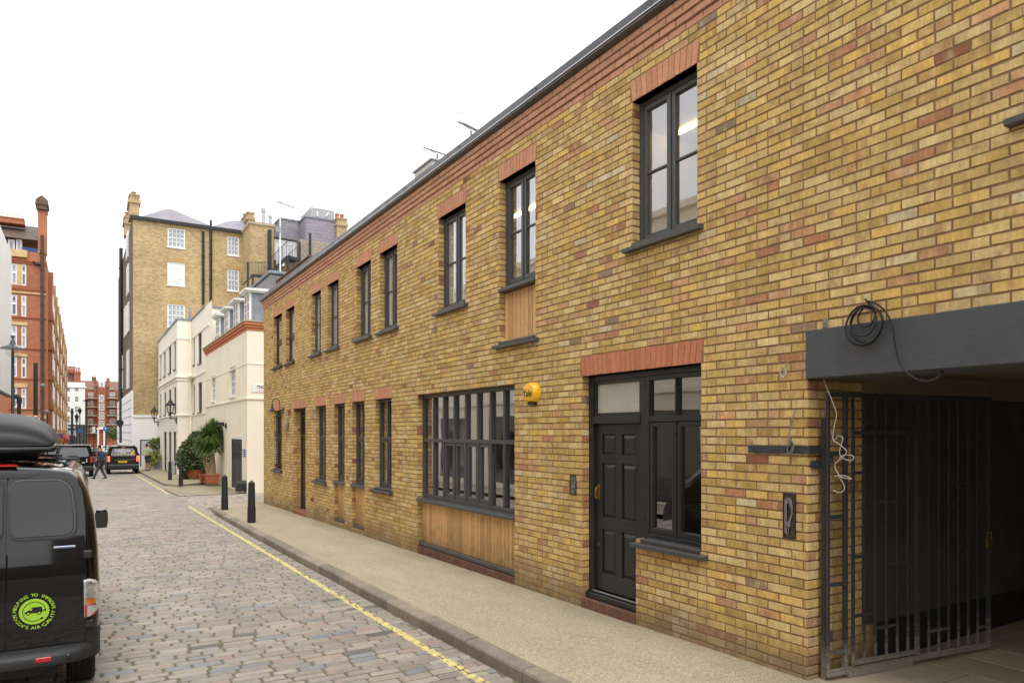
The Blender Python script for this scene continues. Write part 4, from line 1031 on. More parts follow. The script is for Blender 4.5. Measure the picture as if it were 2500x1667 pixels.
# street name plate, blue plaque, camera
a = P(614, 938, Y=NY); b = P(645, 958, Y=NY); sp = root('street_sign', 'white street name plate reading THORN on the cream side wall', 'street sign', (a.x, NY, b.z))
X1 = a.x + 1.25; q = MB(); q.box(a.x, X1, NY - .03, NY - .002, b.z, a.z); build(q, 'plate', M_WHITE, sp, bev=.006)
hgt = a.z - b.z
q = MB(); vs, fs = text_mesh('THORNTON PLACE W1', hgt * .55, .003); wd = max(v[0] for v in vs) - min(v[0] for v in vs); k = .98 * 1.0
text_on(q, 'THORNTON', hgt * .58, (a.x + .60, NY - .034, a.z - hgt * .36), (1, 0, 0), (0, 0, 1), .004, .78); build(q, 'lettering', M_INK, sp)
q = MB(); text_on(q, 'CITY OF WESTMINSTER', hgt * .24, (a.x + .60, NY - .034, b.z + hgt * .2), (1, 0, 0), (0, 0, 1), .0, .95); build(q, 'small_lettering', M_REDS, sp)
r = wxR(594, 1096, 599.6, 1115, NX); q = MB(); q.box(NX - .03, NX - .002, r[0], r[1], r[2], r[3])
s = root('blue_sign', 'small blue notice with white symbols right of the grey door', 'sign', (NX, r[0], r[2])); build(q, 'panel', M_BLUE, s)
q = MB()
for k in range(3): q.box(NX - .034, NX - .031, r[0] + .08, r[1] - .08, r[2] + (r[3] - r[2]) * (.1 + .31 * k), r[2] + (r[3] - r[2]) * (.24 + .31 * k))
build(q, 'symbols', M_WHITE, s)
c = P(553, 1038, X=NX); q = MB(); q.box(c.x - .5, c.x - .1, c.y - .1, c.y + .1, c.z + .02, c.z + .14); q.bar((c.x, c.y, c.z - .05), (c.x - .3, c.y, c.z + .05), .06); q.box(c.x - .06, c.x, c.y - .08, c.y + .08, c.z - .15, c.z + .1)
solo(q, 'floodlight', M_IRON, 'black floodlight bracket on the cream wall above the plants', 'floodlight', loc=c, bev=.02)
# ---- set-back cream house and its projecting bay
BX = 4.92; BY = 47.3; MX = 5.72
c2 = root('cream_house', 'tall cream rendered house with a flat topped projecting bay and dark sash windows', 'house', (BX, BY, zg(BY)))
BE = P(386.5, 1000, X=BX).y; zb = P(432.5, 782, X=BX).z; zm = P(500, 750, X=MX).z; MY = P(500, 900, X=MX).y
up = [wxR(391, 866, 393.8, 925, BX), wxR(400, 856, 404, 920, BX), wxR(412, 843, 417.5, 907, BX), wxR(425, 833, 429, 898, BX)]
lo = [wxR(401, 958, 405, 1014, BX), wxR(412, 952, 417.5, 1005, BX), wxR(424.5, 946, 429.5, 1010, BX), wxR(390.5, 963, 393.5, 1016, BX)]
zu = (min(h[2] for h in up), sum(h[3] for h in up) / 4); up = [(h[0], h[1], sum(k[2] for k in up) / 4, zu[1]) for h in up]; zl = (sum(h[2] for h in lo) / 4, sum(h[3] for h in lo) / 4); lo = [(h[0], h[1], *zl) for h in lo]
dd = [wxR(400, 1057, 407.5, 1143, BX), wxR(411.5, 1057, 419, 1143, BX), wxR(423, 1057, 431, 1155, BX)]; dd = [(h[0], h[1], zg(BY) - .15, 2.0) for h in dd]
q = MB(); facade(q, 'x', BX, BY, BE, -1.5, zb, up + lo + dd, .14); q.quad((BX, BY, -1.5), (MX, BY, -1.5), (MX, BY, zb), (BX, BY, zb)); q.quad((BX, BE, -1.5), (BX + 6, BE, -1.5), (BX + 6, BE, zb), (BX, BE, zb)); q.quad((BX, BY, zb - .05), (BX + 4, BY, zb - .05), (BX + 4, BE, zb - .05), (BX, BE, zb - .05))
mh = [wxR(484, 811, 492, 884, MX), wxR(484, 935, 493, 1005, MX), wxR(472, 824, 475.5, 890, MX), wxR(472, 940, 475.5, 1008, MX)]
facade(q, 'x', MX, NE - 1., BY, -1.5, zm, [h for h in mh if h[0] > NE], .14); q.quad((MX, MY, 2), (MX + 8, MY, 2), (MX + 8, MY, zm), (MX, MY, zm)); q.quad((MX, MY, zm), (MX + 8, MY, zm), (MX + 8, BE, zm), (MX, BE, zm)); q.quad((MX, BY + .01, zb - .2), (MX, BE, zb - .2), (MX, BE, zm), (MX, BY + .01, zm))
build(q, 'wall', M_CREAM2, c2)
for h in up + lo: bwin(c2, 'x', BX, h, 1, 2, m=M_BRNDOOR, g=M_DGLASS, sil=True, fw=.05)
for h in mh:
    if h[0] > NE: bwin(c2, 'x', MX, h, 2, 2, m=M_BRNDOOR, g=M_DGLASS, sil=True)
for h in dd: bwin(c2, 'x', BX, h, 1, 3, m=M_BRNDOOR, g=M_DGLASS, name='glazed_door', mid=False)
q = MB()
for z, pr in ((P(433, 920, X=BX).z, .1), (P(433, 927, X=BX).z, .05), (P(433, 1013, X=BX).z, .08), (P(433, 826, X=BX).z, .04)): q.box(BX - pr, MX + .1, BY - pr, BE, z - .05, z + .05); 
for y in (1013, 826, 922): z = P(433, y, X=BX).z; q.box(MX - .05, MX + .05, NE, BY - .12, z - .05, z + .05)
build(q, 'string_course', M_CREAM2, c2, bev=.01)
q = MB(); q.box(BX - .06, MX, BY - .06, BE, zb, zb + .1); q.box(MX - .06, MX + .3, MY - .06, BY + 4, zm, zm + .1); q.box(MX + .3, MX + 8, MY - .06, MY + .3, zm, zm + .1); build(q, 'parapet_capping', M_LEAD, c2)
pipe(c2, [(MX - .08, BY - .2, zb - .2), (MX - .08, BY - .2, zg(BY))], .06, M_CREAM); q = MB(); q.tube([(MX - .1, BY - .25, P(466, 930, X=MX).z), (MX - .3, BY - 1.6, P(466, 921, X=MX).z)], .12, 8); build(q, 'overflow_pipe', M_CREAM, c2, smooth=True)
pipe(c2, [P(464.5, 752, X=MX), P(464.5, 790, X=MX)], .07, M_LEAD, 'vent_pipe')
# ---- tall stock brick building
KY = 60.3; kb = root('brick_building', 'tall five storey stock brick building with white sash windows and slate roof', 'building', (P(324.6, 1000, Y=KY).x, KY, zg(KY)))
KX = P(324.6, 1000, Y=KY).x; KR = P(608, 1000, Y=KY).x; kt = P(324.6, 527, Y=KY).z; kw = P(326, 1018, Y=KY).z
H1 = [wyR(*r, KY) for r in ((409, 555, 452, 607), (408.5, 638, 451.5, 698.7), (408.5, 741, 451.5, 799.5), (555, 576, 583.6, 625.5), (555, 657, 583.6, 711.5))]
for g_ in ((0, 3), (1, 4)):
    t = (H1[g_[0]][3] + H1[g_[1]][3]) / 2; b = (H1[g_[0]][2] + H1[g_[1]][2]) / 2
    for i in g_: pass
q = MB(); facade(q, 'y', KY, KX, KR, kw, kt, H1, .14); build(q, 'wall', M_YB, kb)
SW = [wxR(*r, KX) for r in ((310.5, 579, 314, 626), (311.5, 657, 315.5, 714), (311.5, 749, 316, 808), (305.5, 756, 309, 818), (311.5, 861, 316, 947), (297, 873, 300, 957))]
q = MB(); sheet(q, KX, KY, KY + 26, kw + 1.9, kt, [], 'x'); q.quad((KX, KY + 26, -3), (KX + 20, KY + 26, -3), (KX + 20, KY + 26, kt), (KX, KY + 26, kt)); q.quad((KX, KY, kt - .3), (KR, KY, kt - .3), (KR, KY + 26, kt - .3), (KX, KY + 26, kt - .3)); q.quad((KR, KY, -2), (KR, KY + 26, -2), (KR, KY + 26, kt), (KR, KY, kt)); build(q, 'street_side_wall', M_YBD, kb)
for i, h in enumerate(H1): bwin(kb, 'y', KY, h, 4 if i < 3 else 3, 4, g=M_PGLASS if i != 1 else mat('net_curtain_glass', S(226, 228, 230), .3, .05, 2, 0), fw=.09, bw=.045, sil=True)
for h in SW:
    q = MB(); q.box(KX - .1, KX + .02, h[0], h[1], h[2], h[3]); build(q, 'side_window', M_WHITE, kb)
M_ARCH = bricktex('brick_arch', S(196, 164, 108), S(176, 144, 90), S(150, 128, 92), .075, .3)
for h in H1: q = MB(); q.box(h[0] - .12, h[1] + .12, KY - .012, KY + .01, h[3], h[3] + .3); build(q, 'brick_arch', M_ARCH, kb)
q = MB(); q.box(KX - .2, KR, KY - .22, KY, kt - .25, kt); build(q, 'gutter', M_IRON, kb)
for x in (496, 514.7): 
    a = P(x, 560 if x > 500 else 565, Y=KY - .12); pipe(kb, [a, (a.x, KY - .12, P(x, 745, Y=KY).z)], .1, M_IRON)
a = P(514.7, 538, Y=KY - .1); pipe(kb, [a, (a.x, KY - .1, kt - .2)], .09, M_IRON, 'vent_pipe'); a = P(605, 556, Y=KY - .15); pipe(kb, [a, (a.x, KY - .15, P(605, 700, Y=KY).z)], .11, M_IRON)
a = P(296, 620, X=KX); pipe(kb, [P(295.4, 606, X=KX - .15), P(295.4, 1000, X=KX - .15), P(296, 1080, X=KX - .15)], .16, M_IRON)
def hip(x0, xa, xb, x1, yt, dpt, nm):
    a = P(x0, 530, Y=KY).x; b = P(x1, 530, Y=KY).x; r1 = P(xa, yt, Y=KY + dpt); r2 = P(xb, yt, Y=KY + dpt)
    q = MB(); q.add([(a, KY - .1, kt), (b, KY - .1, kt), (b, KY + 2 * dpt, kt), (a, KY + 2 * dpt, kt), (r1.x, KY + dpt, r1.z), (r2.x, KY + dpt, r2.z)], [(0, 1, 5, 4), (1, 2, 5), (2, 3, 4, 5), (3, 0, 4)])
    build(q, 'roof', M_SLT, kb)
hip(345, 400, 420, 520, 511, 3.2, ''); hip(516, 560, 594, 640, 539, 3.2, '')
def chimney(par, r, Y, dep, pots, m=None, potm=None, cap=True, ph=.5):
    x0, x1, z0, z1 = r; q = MB(); q.box(x0, x1, Y, Y + dep, z0, z1)
    if cap: q.box(x0 - .1, x1 + .1, Y - .1, Y + dep + .1, z1 - .55, z1 - .3); q.box(x0 - .06, x1 + .06, Y - .06, Y + dep + .06, z1, z1 + .12)
    c = build(q, 'chimney', m or M_YB, par)
    for i in range(pots):
        q = MB(); xx = x0 + (x1 - x0) * (i + .5) / pots; q.lathe([(.17, 0), (.15, ph * .85), (.18, ph * .88), (.18, ph)], (xx, Y + dep / 2, z1 + .1), 10); build(q, 'chimney_pot', potm or M_TERRA, c, smooth=True)
    return c
chimney(kb, wyR(317, 476, 340, 527, KY), KY, 2.4, 1); chimney(kb, wyR(304, 530, 319, 575, KY + 8), KY + 8, 1.4, 1); chimney(kb, wyR(604.5, 520, 620, 546, KY + 1.5), KY + 1.5, 5, 1)
q = MB(); q.box(KX - .1, KX + .02, KY - .12, KY + 26, -2, kw + 2.0); q.box(KX + .02, P(389, 1018, Y=KY).x, KY - .12, KY + .02, -2, kw); q.box(KX + .02, P(389, 1018, Y=KY).x, KY - .2, KY + .02, kw - .002, kw + .16)
build(q, 'rendered_base', M_WHITER, kb)
q = MB()
for i in range(9): z = kw + 1.3 - i * .62; q.box(KX - .112, KX - .1, KY - .1, KY + 26, z, z + .05)
build(q, 'render_grooves', M_LEAD, kb)
# brick bay in front of it with flues and mansards to the right
Y2 = 57.; sb = root('slate_hung_building', 'slate hung rooftop building with white garden doors and a pale brick wall', 'building', (P(669, 1000, Y=Y2).x, Y2, zg(Y2)))
r = wyR(611, 546, 668, 800, Y2); q = MB(); q.box(r[0], r[1], Y2, KY + 2, r[2], r[3]); build(q, 'brick_bay', M_YB, sb)
q = MB(); q.box(r[0] - .1, r[1] + .1, Y2 - .1, KY + 2, r[3], r[3] + .2); build(q, 'coping', M_COPING, sb)
for (x0, x1, yt) in ((637.5, 648, 508), (655, 664, 526)):
    a = wyR(x0, yt, x1, 550, Y2 + 1); rr = (a[1] - a[0]) / 2; q = MB(); q.lathe([(rr * .85, 0), (rr * .85, (a[3] - a[2]) * .75), (rr * 1.15, (a[3] - a[2]) * .78), (rr * 1.15, (a[3] - a[2]) * .97), (rr * .9, a[3] - a[2])], ((a[0] + a[1]) / 2, Y2 + 1, a[2]), 14); build(q, 'flue', M_CARS, sb, smooth=True)
r = wyR(655, 560, 663, 690, Y2 - .3); q = MB(); q.box(r[0], r[1], Y2 - .3, Y2 - .05, r[2], r[3]); build(q, 'duct', M_IRON, sb)
def mans(x0, x1, y0, y1, Y, side, nm='slate_wall'):
    r = wyR(x0, y0, x1, y1, Y); q = MB(); q.box(r[0], r[1], Y, Y + side, r[2] - 3, r[3]); c = build(q, nm, M_SLT, sb); q = MB(); q.box(r[0] - .08, r[1] + .08, Y - .08, Y + side, r[3], r[3] + .12); build(q, 'lead_capping', M_LEAD, c); return r
mans(684, 733, 535, 582, 59.5, 5); r = mans(746, 822, 530, 590, 57.6, 7)
r = wyR(759, 503, 816, 536, 59.); q = MB(); q.box(r[0], r[1], 59, 62.2, r[2] - .3, r[3] - .1); rb = build(q, 'rooftop_box', mat('flat_grey_sheet', S(168, 168, 168), .6, .06, 1, 0), sb)
q = MB(); q.bar(P(775, 528, Y=58.95), P(775, 517, Y=58.95), .1); build(q, 'vent_bar', M_WHITE, rb); q = MB(); q.bar(P(796, 528, Y=58.95), P(802, 520, Y=58.95), .1); build(q, 'vent_bar', M_WHITE, rb)
chimney(sb, wyR(823, 534, 847, 600, 57.2), 57.2, 1.4, 2)
r = wyR(733, 583, 860, 720, Y2 + .3); q = MB(); q.box(r[0], r[1], Y2 + .3, Y2 + 1, r[2], r[3]); build(q, 'painted_brick_wall', M_PB, sb)
r = wyR(670, 583, 724, 641, Y2 + .6); q = MB(); q.box(r[0], r[1], Y2 + .6, Y2 + 1.2, r[2], r[3]); build(q, 'white_wall', M_WHITER, sb); q = MB(); q.box(r[0], r[1], Y2 + .6, Y2 + 1.2, r[2] - 4, r[2] - .001); build(q, 'lower_wall', M_YBD, sb)
r = wyR(674, 597, 694, 650, Y2 + .55); bwin(sb, 'y', Y2 + .45, r, 2, 1, fw=.1, name='garden_door'); r = wyR(695, 594, 718, 640, Y2 + .55); bwin(sb, 'y', Y2 + .45, r, 5, 1, fw=.1, name='garden_door')
q = MB(); a = P(669, 580, Y=Y2 + .4); b = P(727, 590, Y=Y2 + .4); q.bar(a, b, .14); a = P(757, 570, Y=Y2); q.bar(a, P(757, 640, Y=Y2), .16); a = P(731, 592, Y=Y2 + .2); q.bar(a, P(731, 640, Y=Y2 + .2), .16); build(q, 'rainwater_pipes', M_IRON, sb)
# fire escape
Y3 = 55.2; fe = root('fire_escape', 'black iron fire escape stair with railings on the back of the brick building', 'fire escape', P(617, 700, Y=Y3))
def fp(x, y, d=0.): return P(x, y, Y=Y3 + d)
q = MB()
for d in (0, 1.1): q.bar(fp(617, 673, d), fp(652, 676, d), .08, .16); q.bar(fp(652, 676, d), fp(703, 626, d), .08, .26); q.bar(fp(703, 626, d), fp(730, 634, d), .08, .22)
q.bar(fp(591, 696), fp(617, 673), .14, .1); q.bar(fp(652, 677), fp(684, 680), .1, .12)
build(q, 'stringers', M_IRON, fe)
q = MB()
for i in range(14): t = i / 13; a = fp(652 + 51 * t, 675 - 50 * t); q.box(a.x - .12, a.x + .12, Y3 + .04, Y3 + 1.06, a.z - .02, a.z + .02)
a = fp(617, 672); b = fp(652, 672); q.box(a.x, b.x, Y3 + .05, Y3 + 1.05, b.z - .04, b.z); a = fp(703, 628); b = fp(730, 628); q.box(a.x, b.x, Y3 + .05, Y3 + 1.05, a.z - .1, a.z - .04); build(q, 'treads', M_IRON, fe)
for x, y0, y1 in ((617, 675, 712), (702.5, 630, 665), (605, 640, 700), (728, 634, 660)): q = MB(); q.bar(fp(x, y0), fp(x, y1), .13); build(q, 'post', M_IRON, fe)
q = MB()
for d in (0, 1.1):
    for (a, b, c, e) in ((607, 641, 652, 640), (652, 640, 686, 603), (686, 603, 703, 590), (703, 622, 729, 600)): q.bar(fp(a, b, d), fp(c, e, d), .04)
    for i in range(12): x = 609 + i * 3.7; q.bar(fp(x, 641, d), fp(x, 673, d), .022)
    for i in range(14): x = 654 + i * 3.5; y = 640 - (x - 652) * 1.08; q.bar(fp(x, y, d), fp(x, y + 35, d), .022)
    for i in range(8): x = 704 + i * 3.5; q.bar(fp(x, 622 - (x - 703) * .85, d), fp(x, 632, d), .022)
build(q, 'railings', M_IRON, fe)
# roof clutter of the mews houses
def aerial(x, y0, y1, X, lab, boom, w=.9, col=None):
    b = P(x, y0, X=X); t = P(x, y1, X=X); r = root('tv_aerial', lab, 'aerial', (b.x, b.y, b.z))
    q = MB(); q.cyl(b, (b.x, b.y, t.z), .02, n=8); build(q, 'mast', col or M_LEAD, r)
    a = P(boom[0], boom[1], X=X); e = P(boom[2], boom[3], X=X); q = MB(); q.bar(a, e, .010); d = (e - a).normalized(); n = Vector((0, 0, 1)).cross(d).normalized()
    for i in range(11): p = a + (e - a) * (i + .3) / 11.5; q.bar(p - n * .13, p + n * .13, .006); q.bar(p - Vector((0, 0, .05)), p + Vector((0, 0, .05)), .005)
    for s in (-1, 1): q.bar(a + Vector((0, 0, .01)), a + Vector((0, 0, .17 * s)) - d * .05, .007)
    q.bar(a + Vector((0, 0, .17)) - d * .05 - n * .12, a + Vector((0, 0, .17)) - d * .05 + n * .12, .007)
    q.bar(a + (e - a) * .15, (b.x, b.y, t.z), .010)
    build(q, 'antenna', M_METAL, r)
aerial(1067.5, 395, 377, 6.6, 'smaller rooftop aerial just behind the white rooflight', (1036, 361, 1098, 382)); aerial(1150, 350, 320, 6.6, 'larger rooftop aerial higher up along the dark fascia', (1122, 298, 1177, 326))
b = P(684, 686, Y=52); r_ = root('aerial_mast', 'tall thin white aerial mast behind the slate roofs', 'aerial', b); q = MB(); t = P(682.5, 494, Y=52); q.cyl(b, (b.x, b.y, t.z), .045, n=8); build(q, 'mast', M_WHITE, r_)
q = MB(); a = P(684, 495, Y=52); e = P(719, 508, Y=52); q.bar(a, e, .03)
for i in range(9): p = a + (e - a) * (i + 1) / 9; q.bar(p - Vector((0, 0, .1)), p + Vector((0, 0, .1)), .02); q.bar(p - Vector((0, .2, 0)), p + Vector((0, .2, 0)), .02)
q.box(t.x - .15, t.x + .15, 51.95, 52.05, t.z - .03, t.z + .03); c = P(678, 561, Y=52); q.box(c.x - .15, c.x + .15, 51.8, 52, c.z - .2, c.z + .2); build(q, 'antenna', M_LEAD, r_)
# rooflight
rl = P(1045, 430, X=6.3); rf = root('rooflight', 'raised white framed rooflight standing above the fascia', 'rooflight', rl)
A = P(1006, 420, X=5.75); B = P(1052, 384, X=5.75); dx = .85; th = .07
q = MB(); v0 = [A, B, B + Vector((dx, -.0, -.02)), A + Vector((dx, 0, -.02))]
def fr(z0, z1, i, mm):
    ya, yb = B.y + i, A.y - i; za = B.z
    mm.box(A.x + i, A.x + i + .06, ya, yb, za + z0, za + z1); mm.box(A.x + dx - i - .06, A.x + dx - i, ya, yb, za + z0, za + z1); mm.box(A.x + i + .06, A.x + dx - i - .06, ya, ya + .06, za + z0, za + z1); mm.box(A.x + i + .06, A.x + dx - i - .06, yb - .06, yb, za + z0, za + z1)
fr(-.35, -.08, .09, q); fr(-.13, -.03, .04, q); build(q, 'frame', mat('grey_white_frame', S(200, 200, 198), .5, .05, 3, 0), rf, bev=.005); q = MB(); fr(-.03, .0, 0, q); build(q, 'rim', mat('pale_rim', S(176, 176, 176), .5, .05, 3, 0), rf)
q = MB(); q.quad((A.x, B.y, B.z - .01), (A.x + dx, B.y, B.z - .01), (A.x + dx, A.y, B.z - .01), (A.x, A.y, B.z - .01)); build(q, 'glazing', M_CLEAR, rf)
# brown party parapet and tiles at the far end of the mews roof
q = MB(); q.box(5.2, 5.3, 19.05, 22.9, 6.1, 6.66); q.box(5.17, 5.33, 19.05, 22.9, 6.661, 6.69)
solo(q, 'roof_parapet', mat('brown_boarding', S(112, 86, 72), .8, .2, 3, .3, 30), 'long brown boarded upstand on the roof of the end house', 'parapet', loc=(5.2, 19.05, 6.1))
tc_ = Vector((5.2, 18.1, 6.5)); r_ = root('roof_chimney', 'low chimney capped with orange perforated tiles on the mews roof', 'chimney', tc_); q = MB(); q.box(5.2, 5.7, tc_.y - .6, tc_.y + .6, 6.15, tc_.z - .1); build(q, 'stack', M_YB, r_)
q = MB(); n = 7
for i in range(n): y = tc_.y - .6 + 1.2 * i / n; q.box(5.18, 5.75, y + .012, y + 1.2 / n - .012, tc_.z - .06, tc_.z + .06, redcol((186, 120, 88)))
build(q, 'tiles', M_RED, r_); q = MB(); q.box(5.15, 5.78, tc_.y - .65, tc_.y + .65, tc_.z - .1, tc_.z - .062); build(q, 'coping', M_COPING, r_)
# extractor pipe behind the fascia
q = MB(); b = P(757, 640, X=5.9)
# ---- red mansion block on the left
RY = 95.; RXR = P(113, 900, Y=RY).x; rm = root('mansion_block', 'large red brick mansion block with tall chimney and cream stone bands, left side', 'building', (RXR, RY, zg(RY)))
def ry(x0, y0, x1, y1): return wyR(x0, y0, x1, y1, RY)
wins = []
for (t, b) in ((644, 697.5), (720.5, 773), (796, 847.5), (871, 922.5), (947, 997.5)):
    wins += [ry(51.8, t, 64.2, b), ry(27, t - 2, 41.5, b - 3)]
zt = P(90, 617, Y=RY).z; X0 = -16.
q = MB(); facade(q, 'y', RY, X0, RXR, -2, zt, wins, .2); build(q, 'wall', M_RB, rm)
for i, h in enumerate(wins):
    m_ = h[2] + (h[3] - h[2]) * .58; w = bwin(rm, 'y', RY, h, 1, 1, fw=.13, g=M_PGLASS if i % 3 else mat('mid_glass', S(96, 104, 112), .1, .2, 2, 0)); q = MB(); q.box(h[0], h[1], RY + .03, RY + .09, m_ - .12, m_ + .12); cx = (h[0] + h[1]) / 2; cz = m_ + (h[3] - m_) * .52
    for k in range(8): t = k * math.pi / 4; q.bar((cx + .17 * math.cos(t), RY + .06, cz + .3 * math.sin(t)), (cx + .17 * math.cos(t + .785), RY + .06, cz + .3 * math.sin(t + .785)), .05)
    q.bar((cx, RY + .06, cz + .3), (cx, RY + .06, h[3]), .05); q.bar((cx, RY + .06, cz - .3), (cx, RY + .06, m_), .05); q.bar((h[0], RY + .06, cz), (cx - .17, RY + .06, cz), .05); q.bar((cx + .17, RY + .06, cz), (h[1], RY + .06, cz), .05); build(q, 'glazing_bars', M_WHITE, w)
for (x0, x1, y0, y1, pr) in ((20, 112.5, 710, 721, .12), (27, 67, 785, 795, .12), (27, 67, 862, 870.5, .1), (27, 67, 935, 946, .1), (27, 112.5, 1013, 1022, .12), (27, 112, 634, 643, .2), (20, 67, 608, 630, .35), (41.8, 51, 645, 698, .08), (92, 113, 615, 619, .1)):
    r = ry(x0, y0, x1, y1); q = MB(); q.box(r[0], r[1], RY - pr, RY, r[2], r[3]); build(q, 'stone_dressing', M_STONE, rm)
for y in (704, 774, 850, 924, 998, 640): q = MB(); r = ry(20, y, 113.2, y + 2.5); q.box(r[0], r[1], RY - .1, RY, r[2], r[3]); build(q, 'brick_band', mat('band_brick', S(158, 92, 60), .9, .2, 1, .2, 10), rm)
c_ = chimney(rm, ry(92.5, 512, 113.5, 617), RY, 2.2, 1, m=M_RB, potm=M_WHITE, cap=False); q = MB(); r = ry(90, 499, 115, 514); q.box(r[0], r[1], RY - .25, RY + 2.4, r[2], r[3]); q.prism([(r[0] - .15, r[3]), (r[1] + .15, r[3]), (r[1] + .1, r[3] + .5), (r[1] - .4, r[3] + .95), (r[0] + .4, r[3] + .95), (r[0] - .1, r[3] + .5)], 'y', RY - .35, RY + 2.5); build(q, 'chimney_cap', M_YBD, c_)
chimney(rm, ry(-60, 505, 53, 532), RY + 3, 1.5, 9, m=M_RB, potm=M_WHITE)
r = ry(-40, 526, 93, 584); q = MB(); q.add([(X0, RY + .6, r[2]), (r[1], RY + .6, r[2]), (r[1], RY + 6, r[3] + .9), (X0, RY + 6, r[3] + .9), (X0, RY + 12, r[2]), (r[1], RY + 12, r[2])], [(0, 1, 2, 3), (3, 2, 5, 4)]); build(q, 'roof', M_BTILE, rm)
r = ry(-40, 584, 92.5, 617); q = MB(); q.box(X0, r[1], RY + 1.2, RY + 1.6, r[2] - 1, r[3]); build(q, 'attic_wall', mat('dark_attic_brick', S(92, 58, 48), .9, .2, 2, .2, 20), rm)
for x0, x1 in ((17, 34), (37, 52)): r = ry(x0, 578, x1, 608); bwin(rm, 'y', RY + 1.05, r, 1, 1, fw=.18, name='attic_window')
q = MB(); r = ry(52, 604, 92, 617); 
for i in range(16): x = r[0] + (r[1] - r[0]) * i / 15; q.bar((x, RY + .2, r[2]), (x, RY + .2, r[3]), .05)
q.bar((r[0], RY + .2, r[3]), (r[1], RY + .2, r[3]), .08); build(q, 'balcony_railing', M_BLUE, rm)
a = P(103, 574, Y=RY - .2); pipe(rm, [a, (a.x, RY - .2, zg(RY))], .16, mat('brown_pipe', S(76, 58, 50), .6, .1, 3, .1), 'drainpipe')
q = MB(); a = P(81, 638, Y=RY - .2); b = P(88, 645, Y=RY - .2); e = P(102, 645, Y=RY - .2); q.tube([a, b, e], .13, 8); build(q, 'overflow_pipe', M_IRON, rm)
# the long street side with its bays
RX2 = RXR; q = MB(); q.box(RX2 - 12, RX2, RY + .5, 205, -4, zt - .6); build(q, 'street_side', M_RB, rm)
for i in range(11):
    y = RY + 5 + i * 9.3; pr = .45 if i % 2 else .7
    q = MB(); q.box(RX2 - .1, RX2 + pr * .6, y, y + 3.8, -4, zt - 1.2 - (i % 3) * .5); q.box(RX2 - .1, RX2 + .35, y + 5.6, y + 6.6, -4, zt)
    for z in range(5):
        zz = 1.5 + z * 3.5; q.box(RX2, RX2 + pr * .6 + .12, y - .2, y + 4, zz - .3, zz + .25)
    b = build(q, 'bay', M_FSTONE if i % 3 else M_RB, rm)
    for z in range(5):
        zz = 2.4 + z * 3.5
        for k in range(2): q = MB(); q.box(RX2 + pr * .6 - .02, RX2 + pr * .6 + .04, y + .5 + k * 1.6, y + 1.7 + k * 1.6, zz, zz + 2.0); build(q, 'bay_window', M_WHITE, b)
for (x, y) in ((117.5, 803), (118, 872), (118.5, 941)):
    a = P(x, y, Y=112); q = MB(); q.box(a.x - .5, a.x + .45, 111, 113, a.z - .5, a.z + .5); build(q, 'balcony', mat('blue_balcony', S(62, 78, 116), .6, .1, 3, .1), rm)
# ---- white clad wall at the extreme left, above a pink rendered wall
WX = -3.9; wt = P(28, 620, X=WX).z; wb = P(28, 966, X=WX).z; we = P(28, 620, X=WX).y
wr = root('white_clad_building', 'white boarded building overhanging the street at the far left edge', 'building', (WX, we, zg(we)))
q = MB(); q.box(WX - 9, WX, 43, we, wb, wt)
for i in range(26): y = 43 + i * .48; 
build(q, 'boarded_wall', mat('white_boarding', S(242, 241, 239), .35, .04, .6, 0), wr)
q = MB(); 
for i in range(25): y = 43.3 + i * .49; q.box(WX, WX + .012, y, y + .03, wb, wt)
build(q, 'board_joints', mat('pale_joint', S(214, 212, 208), .8, 0, 1, 0), wr)
q = MB(); q.box(WX - .2, WX + .03, 43, we + .02, wb - .12, wb - .002); build(q, 'soffit_trim', M_IRON, wr)
q = MB(); q.box(WX - 9, WX - .5, 43, we - 1.5, -1.5, wb - .125); build(q, 'base_wall', mat('pink_render', S(214, 196, 188), .85, .06, 1, .1, 20), wr)
# low mews terrace on the left (mirrored in the windows opposite)
lw = root('left_mews_house', 'low cream mews terrace on the left, mirrored in the windows opposite', 'house', (WX - .6, 10, 0))
LX = -4.6; q = MB(); lh = []
y = -14.
while y < 41: lh += [(y + .8, y + 1.9, 4.1, 5.6), (y + 2.6, y + 3.7, 6.6, 7.8), (y + .5, y + 3.3, -.1, 2.6)]; y += 4.6
sheet(q, LX, -16, 42.9, -1.5, 8.5, lh, 'x'); q.quad((LX, -16, 8.5), (LX, 42.9, 8.5), (LX - 4, 42.9, 9.), (LX - 4, -16, 9.)); q.box(LX - 8, LX - 7, -16, 42.9, -1, 8.5); q.box(LX - 7, LX - .1, -16.2, -16, -1, 7)
build(q, 'wall', M_CREAM, lw)
q = MB(); q.box(LX - .02, LX + .08, -16, 42.9, 3.1, 3.25); q.box(LX - .02, LX + .14, -16, 42.9, 8.3, 8.5); q.box(LX - .02, LX + .1, -16, 42.9, 6.1, 6.25); build(q, 'string_course', M_CREAM2, lw)
for h in lh[:]:
    q = MB(); a, b, c, e = h; q.box(LX - .12, LX - .06, a, b, c, e); q2 = MB()
    w = build(q, 'window', M_DGLASS, lw)
q = MB(); q.box(LX, -2.6, -16, 62, -1.5, -.001)
q = MB(); sheetz(q, [(-9, -16), (-2.6, -16), (-2.6, 62), (-9, 62)], -.0); q.v = [(a, b, c) for a, b, c in q.v]; tag(build(q, 'left_pavement', M_CONC), kind='structure')
